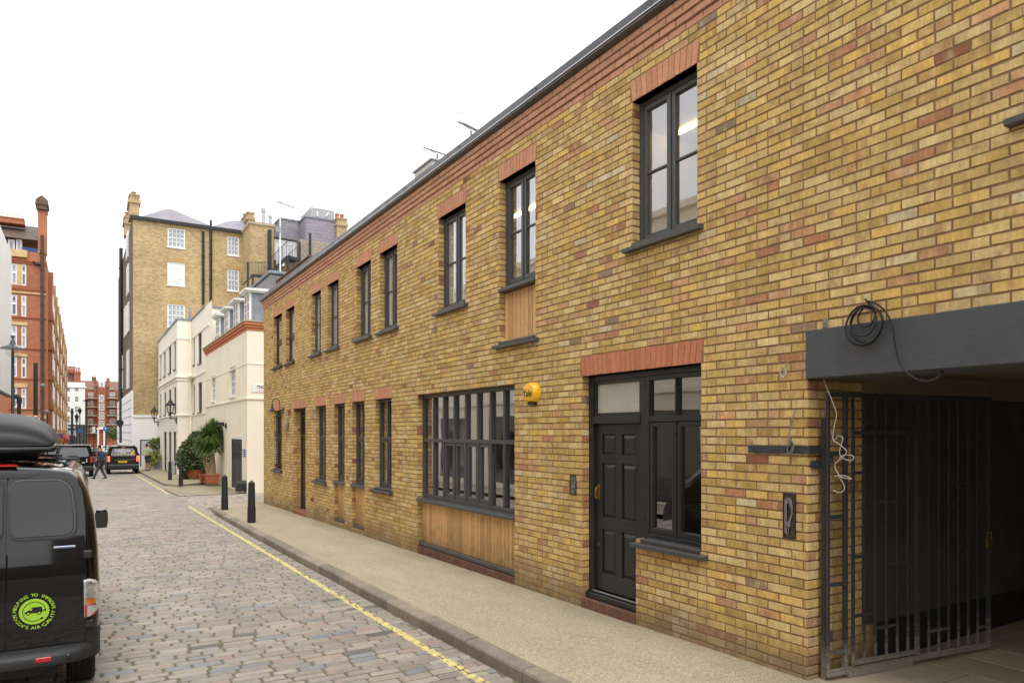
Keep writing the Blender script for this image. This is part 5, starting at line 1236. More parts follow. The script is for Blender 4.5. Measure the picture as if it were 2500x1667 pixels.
# building closing the mews behind the camera
bb = root('brick_building', 'dark brick building closing the street behind the viewpoint', 'building', (0, -34, 0))
q = MB(); q.box(-1.5, 20, -44, -34, -1, 10); q.box(-20, -1.5, -44, -36, -1, 4.2); build(q, 'wall', M_YBD, bb); q = MB()
for i in range(4, 7):
    for j in range(2): q.box(-14 + i * 4, -12.6 + i * 4, -34, -33.95, 1.2 + j * 3.6, 3.2 + j * 3.6)
build(q, 'windows', M_PGLASS, bb)
# ---- the far end of the street
Y4 = 205.; a = P(142, 1000, Y=Y4); r = wyR(141, 897, 160, 1090, Y4); cb = root('corner_building', 'stone and brick corner building with heavy cornice, beyond the mansion block', 'building', (r[0], Y4, zg(Y4)))
q = MB(); q.box(r[0] - 3, r[1], Y4, Y4 + 12, -5, r[3]); build(q, 'wall', mat('grey_stone', S(190, 180, 166), .85, .2, .3, .2, 3), cb)
q = MB(); s_ = wyR(144, 945, 156, 1030, Y4); q.box(s_[0], s_[1], Y4 - .2, Y4, s_[2], s_[3]); s_ = wyR(144, 912, 157, 932, Y4); q.box(s_[0], s_[1], Y4 - .2, Y4, s_[2], s_[3]); build(q, 'brick_panel', mat('dark_red_brick', S(104, 58, 46), .9, .2, .5, 0), cb)
q = MB(); s_ = wyR(141, 935, 164, 943, Y4); q.box(s_[0], s_[1], Y4 - 1, Y4, s_[2], s_[3]); s_ = wyR(141, 899, 161, 905, Y4); q.box(s_[0], s_[1], Y4 - .8, Y4, s_[2], s_[3]); s_ = wyR(141, 1028, 162, 1034, Y4); q.box(s_[0], s_[1], Y4 - .6, Y4, s_[2], s_[3]); build(q, 'cornice', M_COPING, cb)
for x in (145, 149.5, 154): s_ = wyR(x - .8, 945, x + .8, 1028, Y4 - .3); q = MB(); q.cyl(((s_[0] + s_[1]) / 2, Y4 - .5, s_[2]), ((s_[0] + s_[1]) / 2, Y4 - .5, s_[3]), .2, n=8); build(q, 'column', M_BRNDOOR, cb)
Y5 = 225.; r = wyR(160, 932, 207.5, 1036, Y5); wh = root('white_building', 'white rendered building above a dark shopfront at the end of the street', 'building', (r[0], Y5, zg(Y5)))
hw = [wyR(*t, Y5) for t in ((162, 946, 170.5, 956), (183, 946, 192, 956), (162, 968, 170.5, 981), (183, 968, 192, 981), (162, 992, 170.5, 1006), (183, 992, 192, 1006), (162, 1016, 170.5, 1033), (183, 1016, 192, 1033))]
q = MB(); facade(q, 'y', Y5, r[0], r[1], r[2], r[3], hw, .2); q.box(r[0], r[1], Y5 + .5, Y5 + 12, r[2], r[3] - .2); q.quad((r[1], Y5, r[2]), (r[1], Y5 + 12, r[2]), (r[1], Y5 + 12, r[3]), (r[1], Y5, r[3])); build(q, 'wall', M_WHITE, wh)
q = MB(); s_ = wyR(160, 945, 207.5, 946, Y5); q.box(s_[0], s_[1] + .3, Y5 - .3, Y5, s_[2], s_[3] + .3); build(q, 'cornice', M_WHITE, wh)
for h in hw: bwin(wh, 'y', Y5, h, 3, 2, g=M_DGLASS, fw=.06, bw=.06)
s_ = wyR(160, 1036, 208, 1066, Y5 - .5); q = MB(); q.box(s_[0], s_[1], Y5 - 1, Y5, -5, s_[3]); build(q, 'shopfront', mat('charcoal_fascia', S(66, 68, 72), .6, .1, 1, 0), wh)
q = MB(); s_ = wyR(161, 1051, 186, 1066, Y5 - 1.05); q.box(s_[0], s_[1], Y5 - 1.05, Y5 - 1, s_[2], s_[3]); build(q, 'shop_window', M_PGLASS, wh); q = MB()
for i in range(11):
    if i in (7, ): continue
    x = 161.5 + i * 2.1; s_ = wyR(x, 1041, x + 1.6, 1044, Y5 - 1.05); q.box(s_[0], s_[1], Y5 - 1.1, Y5 - 1.0, s_[2], s_[3])
build(q, 'shop_lettering', M_WHITE, wh)
Y6 = 250.; rh = root('brick_building', 'red roofed house with rows of chimney pots peeping over the white building', 'building', (P(160, 930, Y=Y6).x, Y6, zg(Y6))); s_ = wyR(158, 935, 198, 1000, Y6); q = MB(); q.box(s_[0], s_[1], Y6, Y6 + 8, -5, s_[3]); build(q, 'wall', M_RB2, rh)
q = MB(); a, b, c, e = [P(*t, Y=Y6) for t in ((157, 935), (158, 905), (180, 905), (186, 935))]; q.add([a, e, c, b, a + Vector((0, 8, 0)), e + Vector((0, 8, 0)), c + Vector((0, 8, 0)), b + Vector((0, 8, 0))], [(0, 1, 2, 3), (1, 5, 6, 2), (3, 2, 6, 7), (4, 0, 3, 7), (5, 4, 7, 6)]); build(q, 'roof', M_TILE, rh)
for t, n in (((181, 908, 197, 936), 4), ((164, 905, 184, 909), 6)): chimney(rh, wyR(*t, Y6 - 1), Y6 - 1, 2, n, m=M_RB2, potm=M_TERRA, ph=1.4)
# end mansion
Y7 = 262.; em = root('mansion_block', 'far red brick mansion flats with white balconies closing the street end', 'building', (P(207, 1000, Y=Y7).x, Y7, zg(Y7)))
r = wyR(203, 950, 292, 1085, Y7); hw = []
for t, b in ((957, 971), (978, 992.5), (1000, 1014), (1022, 1035), (1044, 1056)): hw += [wyR(216, t, 227.5, b, Y7), wyR(268.5, t, 280, b, Y7)]
cw = []
for t, b in ((963, 981), (984, 1002), (1005, 1023), (1026, 1044)): cw.append(wyR(241.5, t, 254.5, b, Y7 - .6))
q = MB(); facade(q, 'y', Y7, r[0], r[1], -5, r[3], hw, .3); build(q, 'wall', M_RB2, em)
s_ = wyR(237, 945, 259.5, 1085, Y7 - .6); q = MB(); facade(q, 'y', Y7 - .6, s_[0], s_[1], -5, s_[3], cw, .3); q.box(s_[0], s_[0] + .05, Y7 - .6, Y7, -5, s_[3]); q.box(s_[1] - .05, s_[1], Y7 - .6, Y7, -5, s_[3]); build(q, 'centre_bay', M_RB2, em)
for h in hw: bwin(em, 'y', Y7, h, 3, 2, g=M_DGLASS, fw=.14, bw=.12, name='window')
for h in cw: bwin(em, 'y', Y7 - .6, h, 3, 2, g=M_DGLASS, fw=.2, bw=.2, name='stair_window')
for t in (973, 994, 1015, 1037, 1058):
    for x0, x1 in ((207, 237), (260, 290)):
        s_ = wyR(x0, t - 4, x1, t, Y7 - 1.2); q = MB(); q.box(s_[0], s_[1], Y7 - 1.4, Y7, s_[2] - .05, s_[2] + .22); b = build(q, 'balcony', M_COPING, em); q = MB()
        for i in range(17): x = s_[0] + (s_[1] - s_[0]) * i / 16; q.bar((x, Y7 - 1.4, s_[2] + .2), (x, Y7 - 1.4, s_[3] + .35), .05)
        q.bar((s_[0], Y7 - 1.4, s_[3] + .35), (s_[1], Y7 - 1.4, s_[3] + .35), .08); build(q, 'railing', M_IRON, b)
r = wyR(200, 930, 292, 953, Y7); q = MB(); q.add([(r[0] - 1, Y7, r[2]), (r[1] + 2, Y7, r[2]), (r[1] + 2, Y7 + 5, r[3] + .5), (r[0] - 1, Y7 + 5, r[3] + .5), (r[0] - 1, Y7 + 12, r[2]), (r[1] + 2, Y7 + 12, r[2])], [(0, 1, 2, 3), (3, 2, 5, 4)]); build(q, 'roof', M_TILE, em)
for x0, x1, n in ((231, 236, 0), (260, 265, 0)): chimney(em, wyR(x0, 928, x1, 946, Y7 + .5), Y7 + .5, 1.5, n, m=M_RB2)
chimney(em, wyR(224, 920, 235, 934, Y7 + 5), Y7 + 5, 2, 2, m=M_YBD, cap=False); chimney(em, wyR(260, 926, 268, 934, Y7 + 5), Y7 + 5, 2, 3, m=M_RB2, cap=False)
h = wyR(244, 933, 253, 949, Y7 - .2); q = MB(); q.box(h[0] - .3, h[1] + .3, Y7 - .15, Y7 + 2, h[2] - .3, h[3] + .6); d = build(q, 'gable_dormer', M_WHITE, em); bwin(em, 'y', Y7 - .26, h, 2, 2, g=M_DGLASS, fw=.2, bw=.15, name='dormer_window')
for x0, x1 in ((214, 229), (266, 281)):
    a = P(x0, 951, Y=Y7 - .1); b = P(x1, 951, Y=Y7 - .1); t = P((x0 + x1) / 2, 943, Y=Y7 - .1); q = MB(); q.prism([(a.x, a.z), (b.x, b.z), (t.x, t.z)], 'y', Y7 - .3, Y7 + .1); build(q, 'gable', M_COPING, em)
s_ = wyR(240, 1048, 254, 1066, Y7 - 1); q = MB(); q.box(s_[0] - .3, s_[0] + .2, Y7 - 1.2, Y7 - .6, -5, s_[3]); q.box(s_[1] - .2, s_[1] + .3, Y7 - 1.2, Y7 - .6, -5, s_[3]); q.box(s_[0] - .5, s_[1] + .5, Y7 - 1.3, Y7 - .6, s_[3], s_[3] + .5); build(q, 'porch', M_WHITER, em)
# ================================================================ vehicles
def rrect(w0, w1, z0, z1, r, n=4):         # closed outline, bottom half-width w0, top w1
    pts = []
    for (cx, cz, a0) in ((w0 - r, z0 + r, -90), (w1 - r, z1 - r, 0), (-(w1 - r), z1 - r, 90), (-(w0 - r), z0 + r, 180)):
        for i in range(n + 1): a = math.radians(a0 + 90 * i / n); pts.append((cx + r * math.cos(a), cz + r * math.sin(a)))
    return pts
def wheel(par, x, y, r=.34, w=.22, side=1):
    q = MB(); q.cyl((x - w / 2, y, r), (x + w / 2, y, r), r, n=22); t = build(q, 'tyre', M_RUBBER, par, local=True, smooth=True, bev=.02)
    q = MB(); xx = x + side * (w / 2 + .003); q.cyl((xx - .02 * side, y, r), (xx, y, r), r * .66, n=18)
    build(q, 'rim', M_CARS, t, local=True)
    q = MB()
    for k in range(6): a = k * math.pi / 3; q.bar((xx + .004 * side, y, r), (xx + .004 * side, y + math.cos(a) * r * .55, r + math.sin(a) * r * .55), .05, .02)
    build(q, 'spokes', M_CARG, t, local=True)
def car(name, label, cat, loc, rz, paint, L=4.4, W=1.8, H=1.5, belt=.95, style='hatch', tail=M_TAIL, group=None, plate=True):
    r = root(name, label, cat, loc, rz, group); hw = W / 2
    # stations: y, bottom, belt, roof, half width belt, half width roof
    if style == 'boxy': st = [(0, .45, belt, H - .06, .93, .80), (.05, .4, belt, H, 1, .86), (L * .3, .35, belt, H + .02, 1, .86), (L * .62, .35, belt, H, 1, .85), (L * .74, .35, belt, belt + .1, 1, .84), (L * .97, .4, belt - .06, belt - .0, .98, .88), (L, .45, belt - .2, belt - .15, .93, .85)]; rake = .10
    elif style == 'van': st = [(0, .35, belt, H - .05, .95, .80), (.06, .3, belt, H, 1, .86), (L * .35, .3, belt, H + .02, 1, .87), (L * .66, .3, belt, H - .02, 1, .84), (L * .84, .3, belt, belt + .1, .99, .8), (L * .97, .32, belt - .18, belt - .1, .95, .8), (L, .4, belt - .35, belt - .3, .88, .75)]; rake = .12
    elif style == 'suv': st = [(0, .4, belt, belt + .12, .93, .82), (.35, .35, belt, H - .05, 1, .78), (L * .3, .32, belt, H, 1, .8), (L * .55, .32, belt, H - .02, 1, .79), (L * .72, .32, belt, belt + .08, 1, .82), (L * .95, .34, belt - .12, belt - .05, .95, .82), (L, .4, belt - .3, belt - .25, .88, .75)]; rake = 0
    else: st = [(0, .35, belt - .02, belt + .04, .92, .80), (.5, .3, belt, H - .12, .99, .74), (L * .3, .28, belt, H, 1, .76), (L * .52, .28, belt, H - .02, 1, .75), (L * .72, .28, belt, belt + .06, 1, .8), (L * .95, .3, belt - .2, belt - .12, .93, .8), (L, .36, belt - .35, belt - .3, .85, .7)]; rake = 0
    def ring(s):
        y, zb, be, zt, wb, wr = s; a, b = hw * wb, hw * wr; top = max(zt - be, .05)
        side = [(a * .93, zb), (a * .98, zb + .12), (a, (zb + be) / 2), (a * .985, be - .06), (a * .965, be), (b + (a * .965 - b) * .45, be + top * .5), (b, be + top * .86), (b - .07, be + top * .97), (b * .5, be + top * 1.0)]
        P_ = side + [(-x, z) for x, z in side[::-1]]
        return [(x, y + (rake * max(0, z - be) if s is st[0] or s is st[1] else 0), z) for x, z in P_]
    q = MB(); q.loft([ring(s) for s in st]); body = build(q, 'body', paint, r, local=True, smooth=True, ang=32)
    # side glass
    for sd in (1, -1):
        q = MB()
        gl = [s for s in st if s[3] > s[2] + .3]
        for s0, s1 in zip(gl, gl[1:]):
            c = []
            for s, off in ((s0, .12 if s0 is gl[0] else .04), (s1, -.04)):
                y, zb, be, zt, wb, wr = s; a, b = hw * wb * .965, hw * wr; top = zt - be
                if s1 is gl[-1] and s is s1: off = -.25
                for fz, xx in ((.06, a + (b - a) * .05), (.82, b + (a - b) * .06)): c.append((sd * (xx + .012), y + off, be + top * fz))
            q.quad(c[0], c[2], c[3], c[1])
        build(q, 'side_window', M_DGLASS, r, local=True)
        for yy in (L * .17, L * .82): wheel(r, sd * (hw - .10), yy, .35 if style != 'hatch' else .32, .22, sd)
        q = MB(); s = st[0]; zt = s[2]; y = -.012
        if style in ('van', 'boxy'): q.box(sd * (hw * .965), sd * (hw * .83), -.02, .03, belt - .28, belt + .08)
        else: q.box(sd * (hw * .9), sd * (hw * .62), -.025, .05, belt - .2, belt - .04)
        build(q, 'tail_lamp', tail, r, local=True, bev=.01)
        q = MB(); my = L * .66; q.box(sd * (hw + .01), sd * (hw + .2), my, my + .1, belt + .02, belt + .18); build(q, 'door_mirror', paint, r, local=True, bev=.03)
    # rear glass
    q = MB(); s0, s1 = st[0], st[1]
    if style in ('van', 'boxy'):
        z0, z1 = belt + .08, H - .16; w0, w1 = hw * .78, hw * .68; yo = lambda z: rake * (z - belt) - .02
        pts = rrect(w0, w1, z0, z1, .1); q.add([(x, yo(z), z) for x, z in pts], [tuple(range(len(pts)))])
    else:
        a, b = s0, s1; f = lambda t, k: ((1 - t) * a[0] + t * b[0] - .02, )
        q.add([(-hw * a[5] * .9, a[0] - .01 + .04, a[3] + .03), (hw * a[5] * .9, a[0] - .01 + .04, a[3] + .03), (hw * b[5] * .86, b[0] - .06, b[3] - .04), (-hw * b[5] * .86, b[0] - .06, b[3] - .04)], [(0, 1, 2, 3)])
    build(q, 'rear_window', M_DGLASS, r, local=True)
    q = MB(); q.prism([(-.07, .34), (-.09, .42), (-.09, .58), (-.03, .66), (.12, .66), (.12, .34)], 'x', -hw * .96, hw * .96); build(q, 'rear_bumper', M_PLASTIC, r, local=True, bev=.03)
    if plate:
        zp = .74 if style != 'boxy' else .62; q = MB(); q.box(-.26 - (.25 if style == 'boxy' else 0), .26 - (.25 if style == 'boxy' else 0), -.105 if zp < .66 else -.035, -.03, zp, zp + .12); p = build(q, 'number_plate', M_PLATE, r, local=True)
    q = MB(); x = -.0; q.prism([(L - .15, .35), (L + .05, .4), (L + .05, .6), (L - .1, .66)], 'x', -hw * .9, hw * .9); build(q, 'front_bumper', M_PLASTIC, r, local=True)
    return r
def at(x, y): g = zr(y); return (x, y, g)
def wp(p, Y): return P(p, 1100, Y=Y).x
# boxy off-roader with a spare wheel
Yd = 50.5; xd = wp(181, Yd)
df = car('off_roader', 'black boxy off-roader with covered spare wheel on its tailgate, parked beyond the van', 'car', at(xd, Yd), 0, M_CARB, 4.6, 2.0, 1.95, 1.15, 'boxy')
q = MB(); q.cyl((-.08, -.32, 1.0), (-.08, -.02, 1.0), .40, n=26); build(q, 'spare_wheel', mat('wheel_cover', S(70, 70, 73), .35, .05, 3, 0), df, local=True, smooth=True, bev=.06, bseg=3)
q = MB(); q.box(.62, .68, -.03, .02, 1.02, 1.1); q.box(.62, .68, -.03, .02, .9, .98); q.box(.4, .56, -.03, .0, .85, .9); build(q, 'small_lamp', M_CARW, df, local=True)
q = MB(); q.box(-.9, .9, -.02, .25, 1.92, 1.975); build(q, 'roof_spoiler', M_CARS, df, local=True, bev=.02)
# works van
Yc = 53.3; xc = wp(301, Yc)
cv = car('small_van', 'dark grey works van with yellow stripes and lit brake lights beside the cream house', 'van', at(xc, Yc), 0, M_CARK, 4.4, 1.85, 1.86, 1.12, 'van', tail=M_TAILON, plate=False)
q = MB(); text_on(q, 'CAPITAL', .235, (-.03, .028, 1.575), (1, 0, 0), (0, .12, 1), .004); text_on(q, 'HOIST', .13, (-.03, .005, 1.42), (1, 0, 0), (0, .12, 1), .003); q.box(-.46, .46, .008, .016, 1.478, 1.492); build(q, 'lettering', M_WHITE, cv, local=True)
q = MB()
for k in range(6): x = -.58 + k * .19; q.add([(x, -.004, 1.25), (x + .1, -.004, 1.25), (x + .16, .006, 1.34), (x + .06, .006, 1.34)], [(0, 1, 2, 3)])
q.add([(.36, -.004, 1.25), (.5, -.004, 1.25), (.66, .02, 1.52), (.62, .028, 1.58)], [(0, 1, 2, 3)]); q.add([(.56, -.004, 1.25), (.64, -.004, 1.25), (.68, .006, 1.38), (.66, .006, 1.38)], [(0, 1, 2, 3)]); build(q, 'stripes', M_PLATE, cv, local=True)
q = MB(); q.box(-.3, .22, -.03, -.01, .76, .88); build(q, 'number_plate', M_PLATE, cv, local=True); q = MB(); text_on(q, 'LN19 UHC', .085, (-.04, -.032, .82), (1, 0, 0), (0, 0, 1), .002); build(q, 'plate_text', M_INK, cv, local=True)
q = MB(); q.box(-.1, .1, -.0, .06, 1.765, 1.8); build(q, 'high_brake_lamp', M_TAILON, cv, local=True)
q = MB(); q.prism([(-.03, 1.78), (-.03, 1.84), (.3, 1.9), (.3, 1.84)], 'x', -.7, .7); build(q, 'roof_lip', M_CARK, cv, local=True)
q = MB(); q.ball((.0, -.015, .98), .03, 8); q.bar((.55, -.01, .98), (.7, -.01, .98), .02); q.box(-.5, .5, -.012, .0, .93, .945); build(q, 'tailgate_trim', M_CHROME, cv, local=True)
# other cars
car('parked_car', 'dark estate car nosing out behind the man in the navy jacket', 'car', at(wp(232, 66), 66), math.radians(-62), M_CARG, 4.6, 1.82, 1.5, .95, 'hatch', plate=False, group='cars parked along the street')
car('parked_car', 'dark grey off-road car parked left, behind the rounded roof box', 'car', at(wp(138, 60), 60), 0, M_CARG, 4.5, 1.85, 1.85, 1.1, 'boxy', plate=False, group='cars parked along the street')
car('parked_car', 'silver car parked across the far end of the road behind the works van', 'car', at(wp(262, 88), 88), math.radians(-80), M_CARS, 4.5, 1.8, 1.45, .92, 'hatch', plate=False, group='cars parked along the street')
car('parked_car', 'white off-road car below the round topped porch at the street end', 'car', at(wp(262, 130), 130), math.radians(10), M_CARW, 4.6, 1.9, 1.75, 1.05, 'suv', plate=False, group='cars parked along the street')
car('parked_car', 'far dark off-road car against the pipe of the tall brick building', 'car', at(wp(286, 112), 112), math.radians(0), M_CARG, 4.6, 1.9, 1.7, 1.0, 'suv', plate=False, group='cars parked along the street')
car('parked_car', 'far pale hatchback seen small between the lamp posts', 'car', at(wp(240, 118), 118), math.radians(-75), M_CARS, 4.2, 1.75, 1.45, .92, 'hatch', plate=False, group='cars parked along the street')
car('parked_car', 'far black hatchback under the flower display', 'car', at(wp(203, 120), 120), math.radians(-70), M_CARB, 4.2, 1.75, 1.45, .92, 'hatch', plate=False, group='cars parked along the street')
M_BRIGHTTRIM = mat('dull_trim', S(120, 122, 126), .3, 0, 1, 0, metal=.8); M_VGLASS = mat('tinted_van_glass', S(10, 11, 13), .03, 0, 1, 0, spec=.75)
# ---------------------------------------------------------------- the black van close to the camera
VX, VY = -.775, 6.34; van = root('black_van', 'glossy black electric van with lime green round sticker on its back door, left foreground', 'van', (VX, VY, zr(7)))
HW = [(.38, .86), (.5, .884), (.7, .894), (.95, .892), (1.21, .881), (1.47, .855), (1.66, .81), (1.76, .765), (1.81, .70), (1.836, .55), (1.852, .35), (1.858, .15)]
def hwz(z):
    for (a, b), (c, d) in zip(HW, HW[1:]):
        if z <= c: return b + (d - b) * (z - a) / (c - a)
    return .15
def oy(z): return 0. if z < .95 else (.16 * ((z - .95) / .9) ** 1.5)
def vring(y, ins, bot=None):
    pts = []
    for z, w in HW: pts.append((w - ins * (1 if z < 1.3 else .75), y + oy(z) * (1 if y < .6 else 0.3), z - (ins * .5 if z > 1.7 else 0)))
    return pts + [(-x, y_, z) for x, y_, z in pts[::-1]]
q = MB(); rs = [vring(.0, .085), vring(.018, .045), vring(.05, .02), vring(.10, .006), vring(.2, 0), vring(1.0, 0), vring(2.6, 0)]
n = len(HW)
q.loft(rs, cap=False)
for i in range(n - 1): q.add([rs[0][i], rs[0][i + 1], rs[0][2 * n - 2 - i], rs[0][2 * n - 1 - i]], [(0, 1, 2, 3)])
fr_ = [[(x * .98, 3.3, z if z < 1.1 else 1.1 + (z - 1.1) * .55) for x, y, z in vring(0, 0)], [(x * .9, 4.1, z if z < .8 else .8 + (z - .8) * .16) for x, y, z in vring(0, 0)], [(x * .8, 4.4, .3 + (z - .3) * .25) for x, y, z in vring(0, 0)]]
q.loft([rs[-1]] + fr_); body = build(q, 'body', M_CARB, van, local=True, smooth=True, ang=35)
def strip(mb, zs, xl, xr, off, col=None):       # patch lying on the curved tail of the van
    v = []
    for z in zs: v += [(xl(z), oy(z) - off, z), (xr(z), oy(z) - off, z)]
    mb.add(v, [(2 * i, 2 * i + 1, 2 * i + 3, 2 * i + 2) for i in range(len(zs) - 1)], col)
def rnd(z, z0, z1, x, r, sgn):
    d = min(z - z0, z1 - z)
    return x - sgn * (r - math.sqrt(max(r * r - (r - d) ** 2, 0))) if d < r else x
def zr_(z0, z1, n=24, r=.06):
    return sorted({z0 + (z1 - z0) * i / n for i in range(n + 1)} | {z0 + r * (1 - math.cos(i * math.pi / 12)) for i in range(7)} | {z1 - r * (1 - math.cos(i * math.pi / 12)) for i in range(7)})
SEAM = .30
def edge(z): return hwz(z) - (.09 if z < 1.25 else .09 - .05 * min((z - 1.25) / .4, 1))
def panel(par, name, z0, z1, xl, xr, r, off, m, sm=False):
    q = MB(); strip(q, zr_(z0, z1, 20, r), lambda z: rnd(z, z0, z1, xl(z) if callable(xl) else xl, r, -1), lambda z: rnd(z, z0, z1, xr(z) if callable(xr) else xr, r, 1), off); return build(q, name, m, par, local=True, smooth=True)
d1 = panel(van, 'back_door', .50, 1.80, SEAM + .006, edge, .05, .013, M_CARB); d2 = panel(van, 'back_door', .50, 1.80, -.78, SEAM - .006, .05, .013, M_CARB)
wr_ = lambda k: (lambda z: edge(z) - .078 - k)
panel(d1, 'window_surround', 1.30, 1.765, SEAM + .010, wr_(-.03), .07, .015, M_PLASTIC)
panel(d1, 'window_trim', 1.3185, 1.7515, SEAM + .0145, wr_(-.0115), .065, .0175, M_BRIGHTTRIM); panel(d1, 'window_seal', 1.322, 1.748, SEAM + .016, wr_(-.008), .063, .019, M_PLASTIC); panel(d1, 'back_window', 1.333, 1.738, SEAM + .022, wr_(.003), .055, .023, M_VGLASS)
panel(d2, 'window_surround', 1.30, 1.765, -.70, SEAM - .016, .07, .015, M_PLASTIC); panel(d2, 'back_window', 1.333, 1.738, -.67, SEAM - .03, .055, .022, M_VGLASS)
q = MB(); strip(q, [1.768, 1.78, 1.795], lambda z: -.35, lambda z: .42 + (z - 1.768) * 3, .019); build(q, 'wiper_recess', M_PLASTIC, d1, local=True)
q = MB(); q.box(.585, .73, -.012 + oy(1.24), -.028 + oy(1.24), 1.233, 1.252); bd = build(q, 'name_badge', M_CHROME, d1, local=True, bev=.004); q = MB()
for i in range(11): q.box(.61 + i * .0095, .616 + i * .0095, -.030 + oy(1.24), -.0285 + oy(1.24), 1.237, 1.248)
build(q, 'badge_lettering', M_BLUE, bd, local=True)
for z in (1.18, .65):
    q = MB(); q.box(edge(z) - .015, edge(z) + .045, -.035, .01, z - .03, z + .03); build(q, 'door_hinge', M_PLASTIC, van, local=True, bev=.008)
# tail lamp
def lampring(y, k): return [(.782 + (x - .762) * k * .95 + (.0 if x < .8 else -.0), y + max(0, x - .80) * .9 + oy(z), .845 + (.70 + (z - .60) * .744 - .845) * k) for x, z in ((.765, .60), (.80, .602), (.835, .625), (.868, .665), (.876, .72), (.872, .8), (.865, .93), (.845, .965), (.80, .99), (.762, .985))]
q = MB(); q.loft([lampring(.04, 1.), lampring(-.035, 1.), lampring(-.055, .93)]); tl = build(q, 'tail_lamp', mat('clear_lens', S(205, 205, 208), .12, .1, 14, .1, 60, metal=.3, coat=1.), van, local=True, smooth=True, ang=40)
def lq(zs, x0, x1, off, m, nm):
    q = MB(); v = []
    n_ = 8
    for z in zs: 
        for i in range(n_ + 1): x = x0 + (x1(z) - x0) * i / n_; v.append((x, -.055 - off + max(0, x - .80) * .9 + oy(z), z))
    q.add(v, [(j * (n_ + 1) + i, j * (n_ + 1) + i + 1, (j + 1) * (n_ + 1) + i + 1, (j + 1) * (n_ + 1) + i) for j in range(len(zs) - 1) for i in range(n_)]); build(q, nm, m, tl, local=True, smooth=True)
lq([.712, .74, .77, .80], .79, lambda z: .856 + min((z - .712) * .5, .026), .004, M_TAIL, 'red_lens'); lq([.803, .825, .848], .797, lambda z: .866, .004, M_AMBER, 'amber_lens')
q = MB(); 
for k in range(4): q.box(.796, .862, -.062, -.05, .852 + k * .013, .857 + k * .013)
q.lathe([(.038, -.004), (.034, .004), (.01, .006)], (0, 0, 0), 16); 
nv = 48; q.v[-nv:] = [(.83 + a * .85, -.06 - c, .945 + b * .85) for a, b, c in q.v[-nv:]]; build(q, 'reversing_lens', M_CHROME, tl, local=True)
# bumper
q = MB(); bp = []
for x in [-.86, -.8, -.6, -.2, .3, .6, .75, .82, .86, .875, .872]:
    ax = abs(x); yb = -.15 + max(0, ax - .6) ** 2 * 1.5 + (max(0, ax - .8) * 2.2)
    bp.append([(x, .12, .39), (x, yb + .03, .395), (x, yb, .41), (x, yb - .005, .46), (x, yb + .012, .49), (x, yb + .06, .508), (x, .12, .515)])
q.loft(bp); build(q, 'rear_bumper', M_PLASTIC, van, local=True, smooth=True, ang=50)
q = MB(); q.box(.66, .885, -.02, .3, .49, .60); 
q = MB(); q.loft([[(x, y, z) for x, y in ((.80, -.02), (.865, .03), (.893, .12), (.893, .5), (.78, .5), (.78, .0))] for z in (.39, .5, .60)]); build(q, 'bumper_corner', M_PLASTIC, van, local=True, smooth=True, ang=40)
q = MB(); q.box(.48, .578, -.158, -.12, .438, .472); build(q, 'bumper_reflector', M_TAIL, van, local=True, bev=.004); q = MB(); q.box(.66, .705, -.148, -.12, .43, .475); build(q, 'towing_eye_cover', M_PLASTIC, van, local=True, bev=.015)
for sd in (1, -1):
    for yy in (.78, 3.5):
        q = MB(); q.cyl((sd * .66, yy, .32), (sd * .865, yy, .32), .32, n=32); t = build(q, 'tyre', M_RUBBER, van, local=True, smooth=True, bev=.03, bseg=2)
        q = MB()
        for k in range(3): q.cyl((sd * (.70 + k * .045), yy, .32), (sd * (.712 + k * .045), yy, .32), .322, n=32)
        build(q, 'tread', M_IRON, t, local=True)
    q = MB(); q.lathe([(.03, -.1), (.055, -.095), (.066, -.04), (.066, .06), (.05, .105), (.02, .11)], (sd * .958, 3.0, 1.125), 14, sy=.8); mr_ = build(q, 'door_mirror', M_CARB, van, local=True, smooth=True)
    q = MB(); pts = rrect(.056, .056, 1.04, 1.21, .02); q.add([(sd * .958 + x, 2.942, z) for x, z in pts], [tuple(range(len(pts)))]); build(q, 'mirror_glass', M_DGLASS, mr_, local=True)
    q = MB(); q.bar((sd * .85, 3.05, 1.08), (sd * .95, 3.02, 1.1), .05); build(q, 'mirror_arm', M_PLASTIC, mr_, local=True)
q = MB(); q.box(-.6, .6, .3, 4.2, .22, .39); build(q, 'underbody', M_IRON, van, local=True)
# round sticker
sc = P(83.5, 1492, Y=VY - .015); cxs, czs = sc.x - VX, sc.z - zr(7); Rr = .158
SK = .87
def on(x, z, off=.016): return (cxs + x * SK, oy(czs + z * SK) - off, czs + z * SK)
q = MB(); n = 40; q.add([on(.108 * math.cos(2 * math.pi * i / n), .108 * math.sin(2 * math.pi * i / n), .0145) for i in range(n)], [tuple(range(n))]); stk = build(q, 'sticker', M_LIME, d1, local=True)
q = MB()
def ctext(s, rad, a0, a1, size, inward):
    for i, ch in enumerate(s):
        if ch == ' ': continue
        a = math.radians(a0 + (a1 - a0) * i / (len(s) - 1)); px, pz = rad * math.cos(a), rad * math.sin(a)
        ux = (math.sin(a), -math.cos(a)) if not inward else (-math.sin(a), math.cos(a)); uz = (math.cos(a), math.sin(a)) if not inward else (-math.cos(a), -math.sin(a))
        text_on(q, ch, size, on(px, pz), (ux[0], 0, ux[1]), (uz[0], 0, uz[1]), .0008, 1.15)
ctext('HELPING TO IMPROVE', .139, 172, 8, .030, False); ctext("LONDON'S AIR QUALITY", .139, 188, 352, .030, True); build(q, 'sticker_text', M_LIME, d1, local=True)
q = MB()
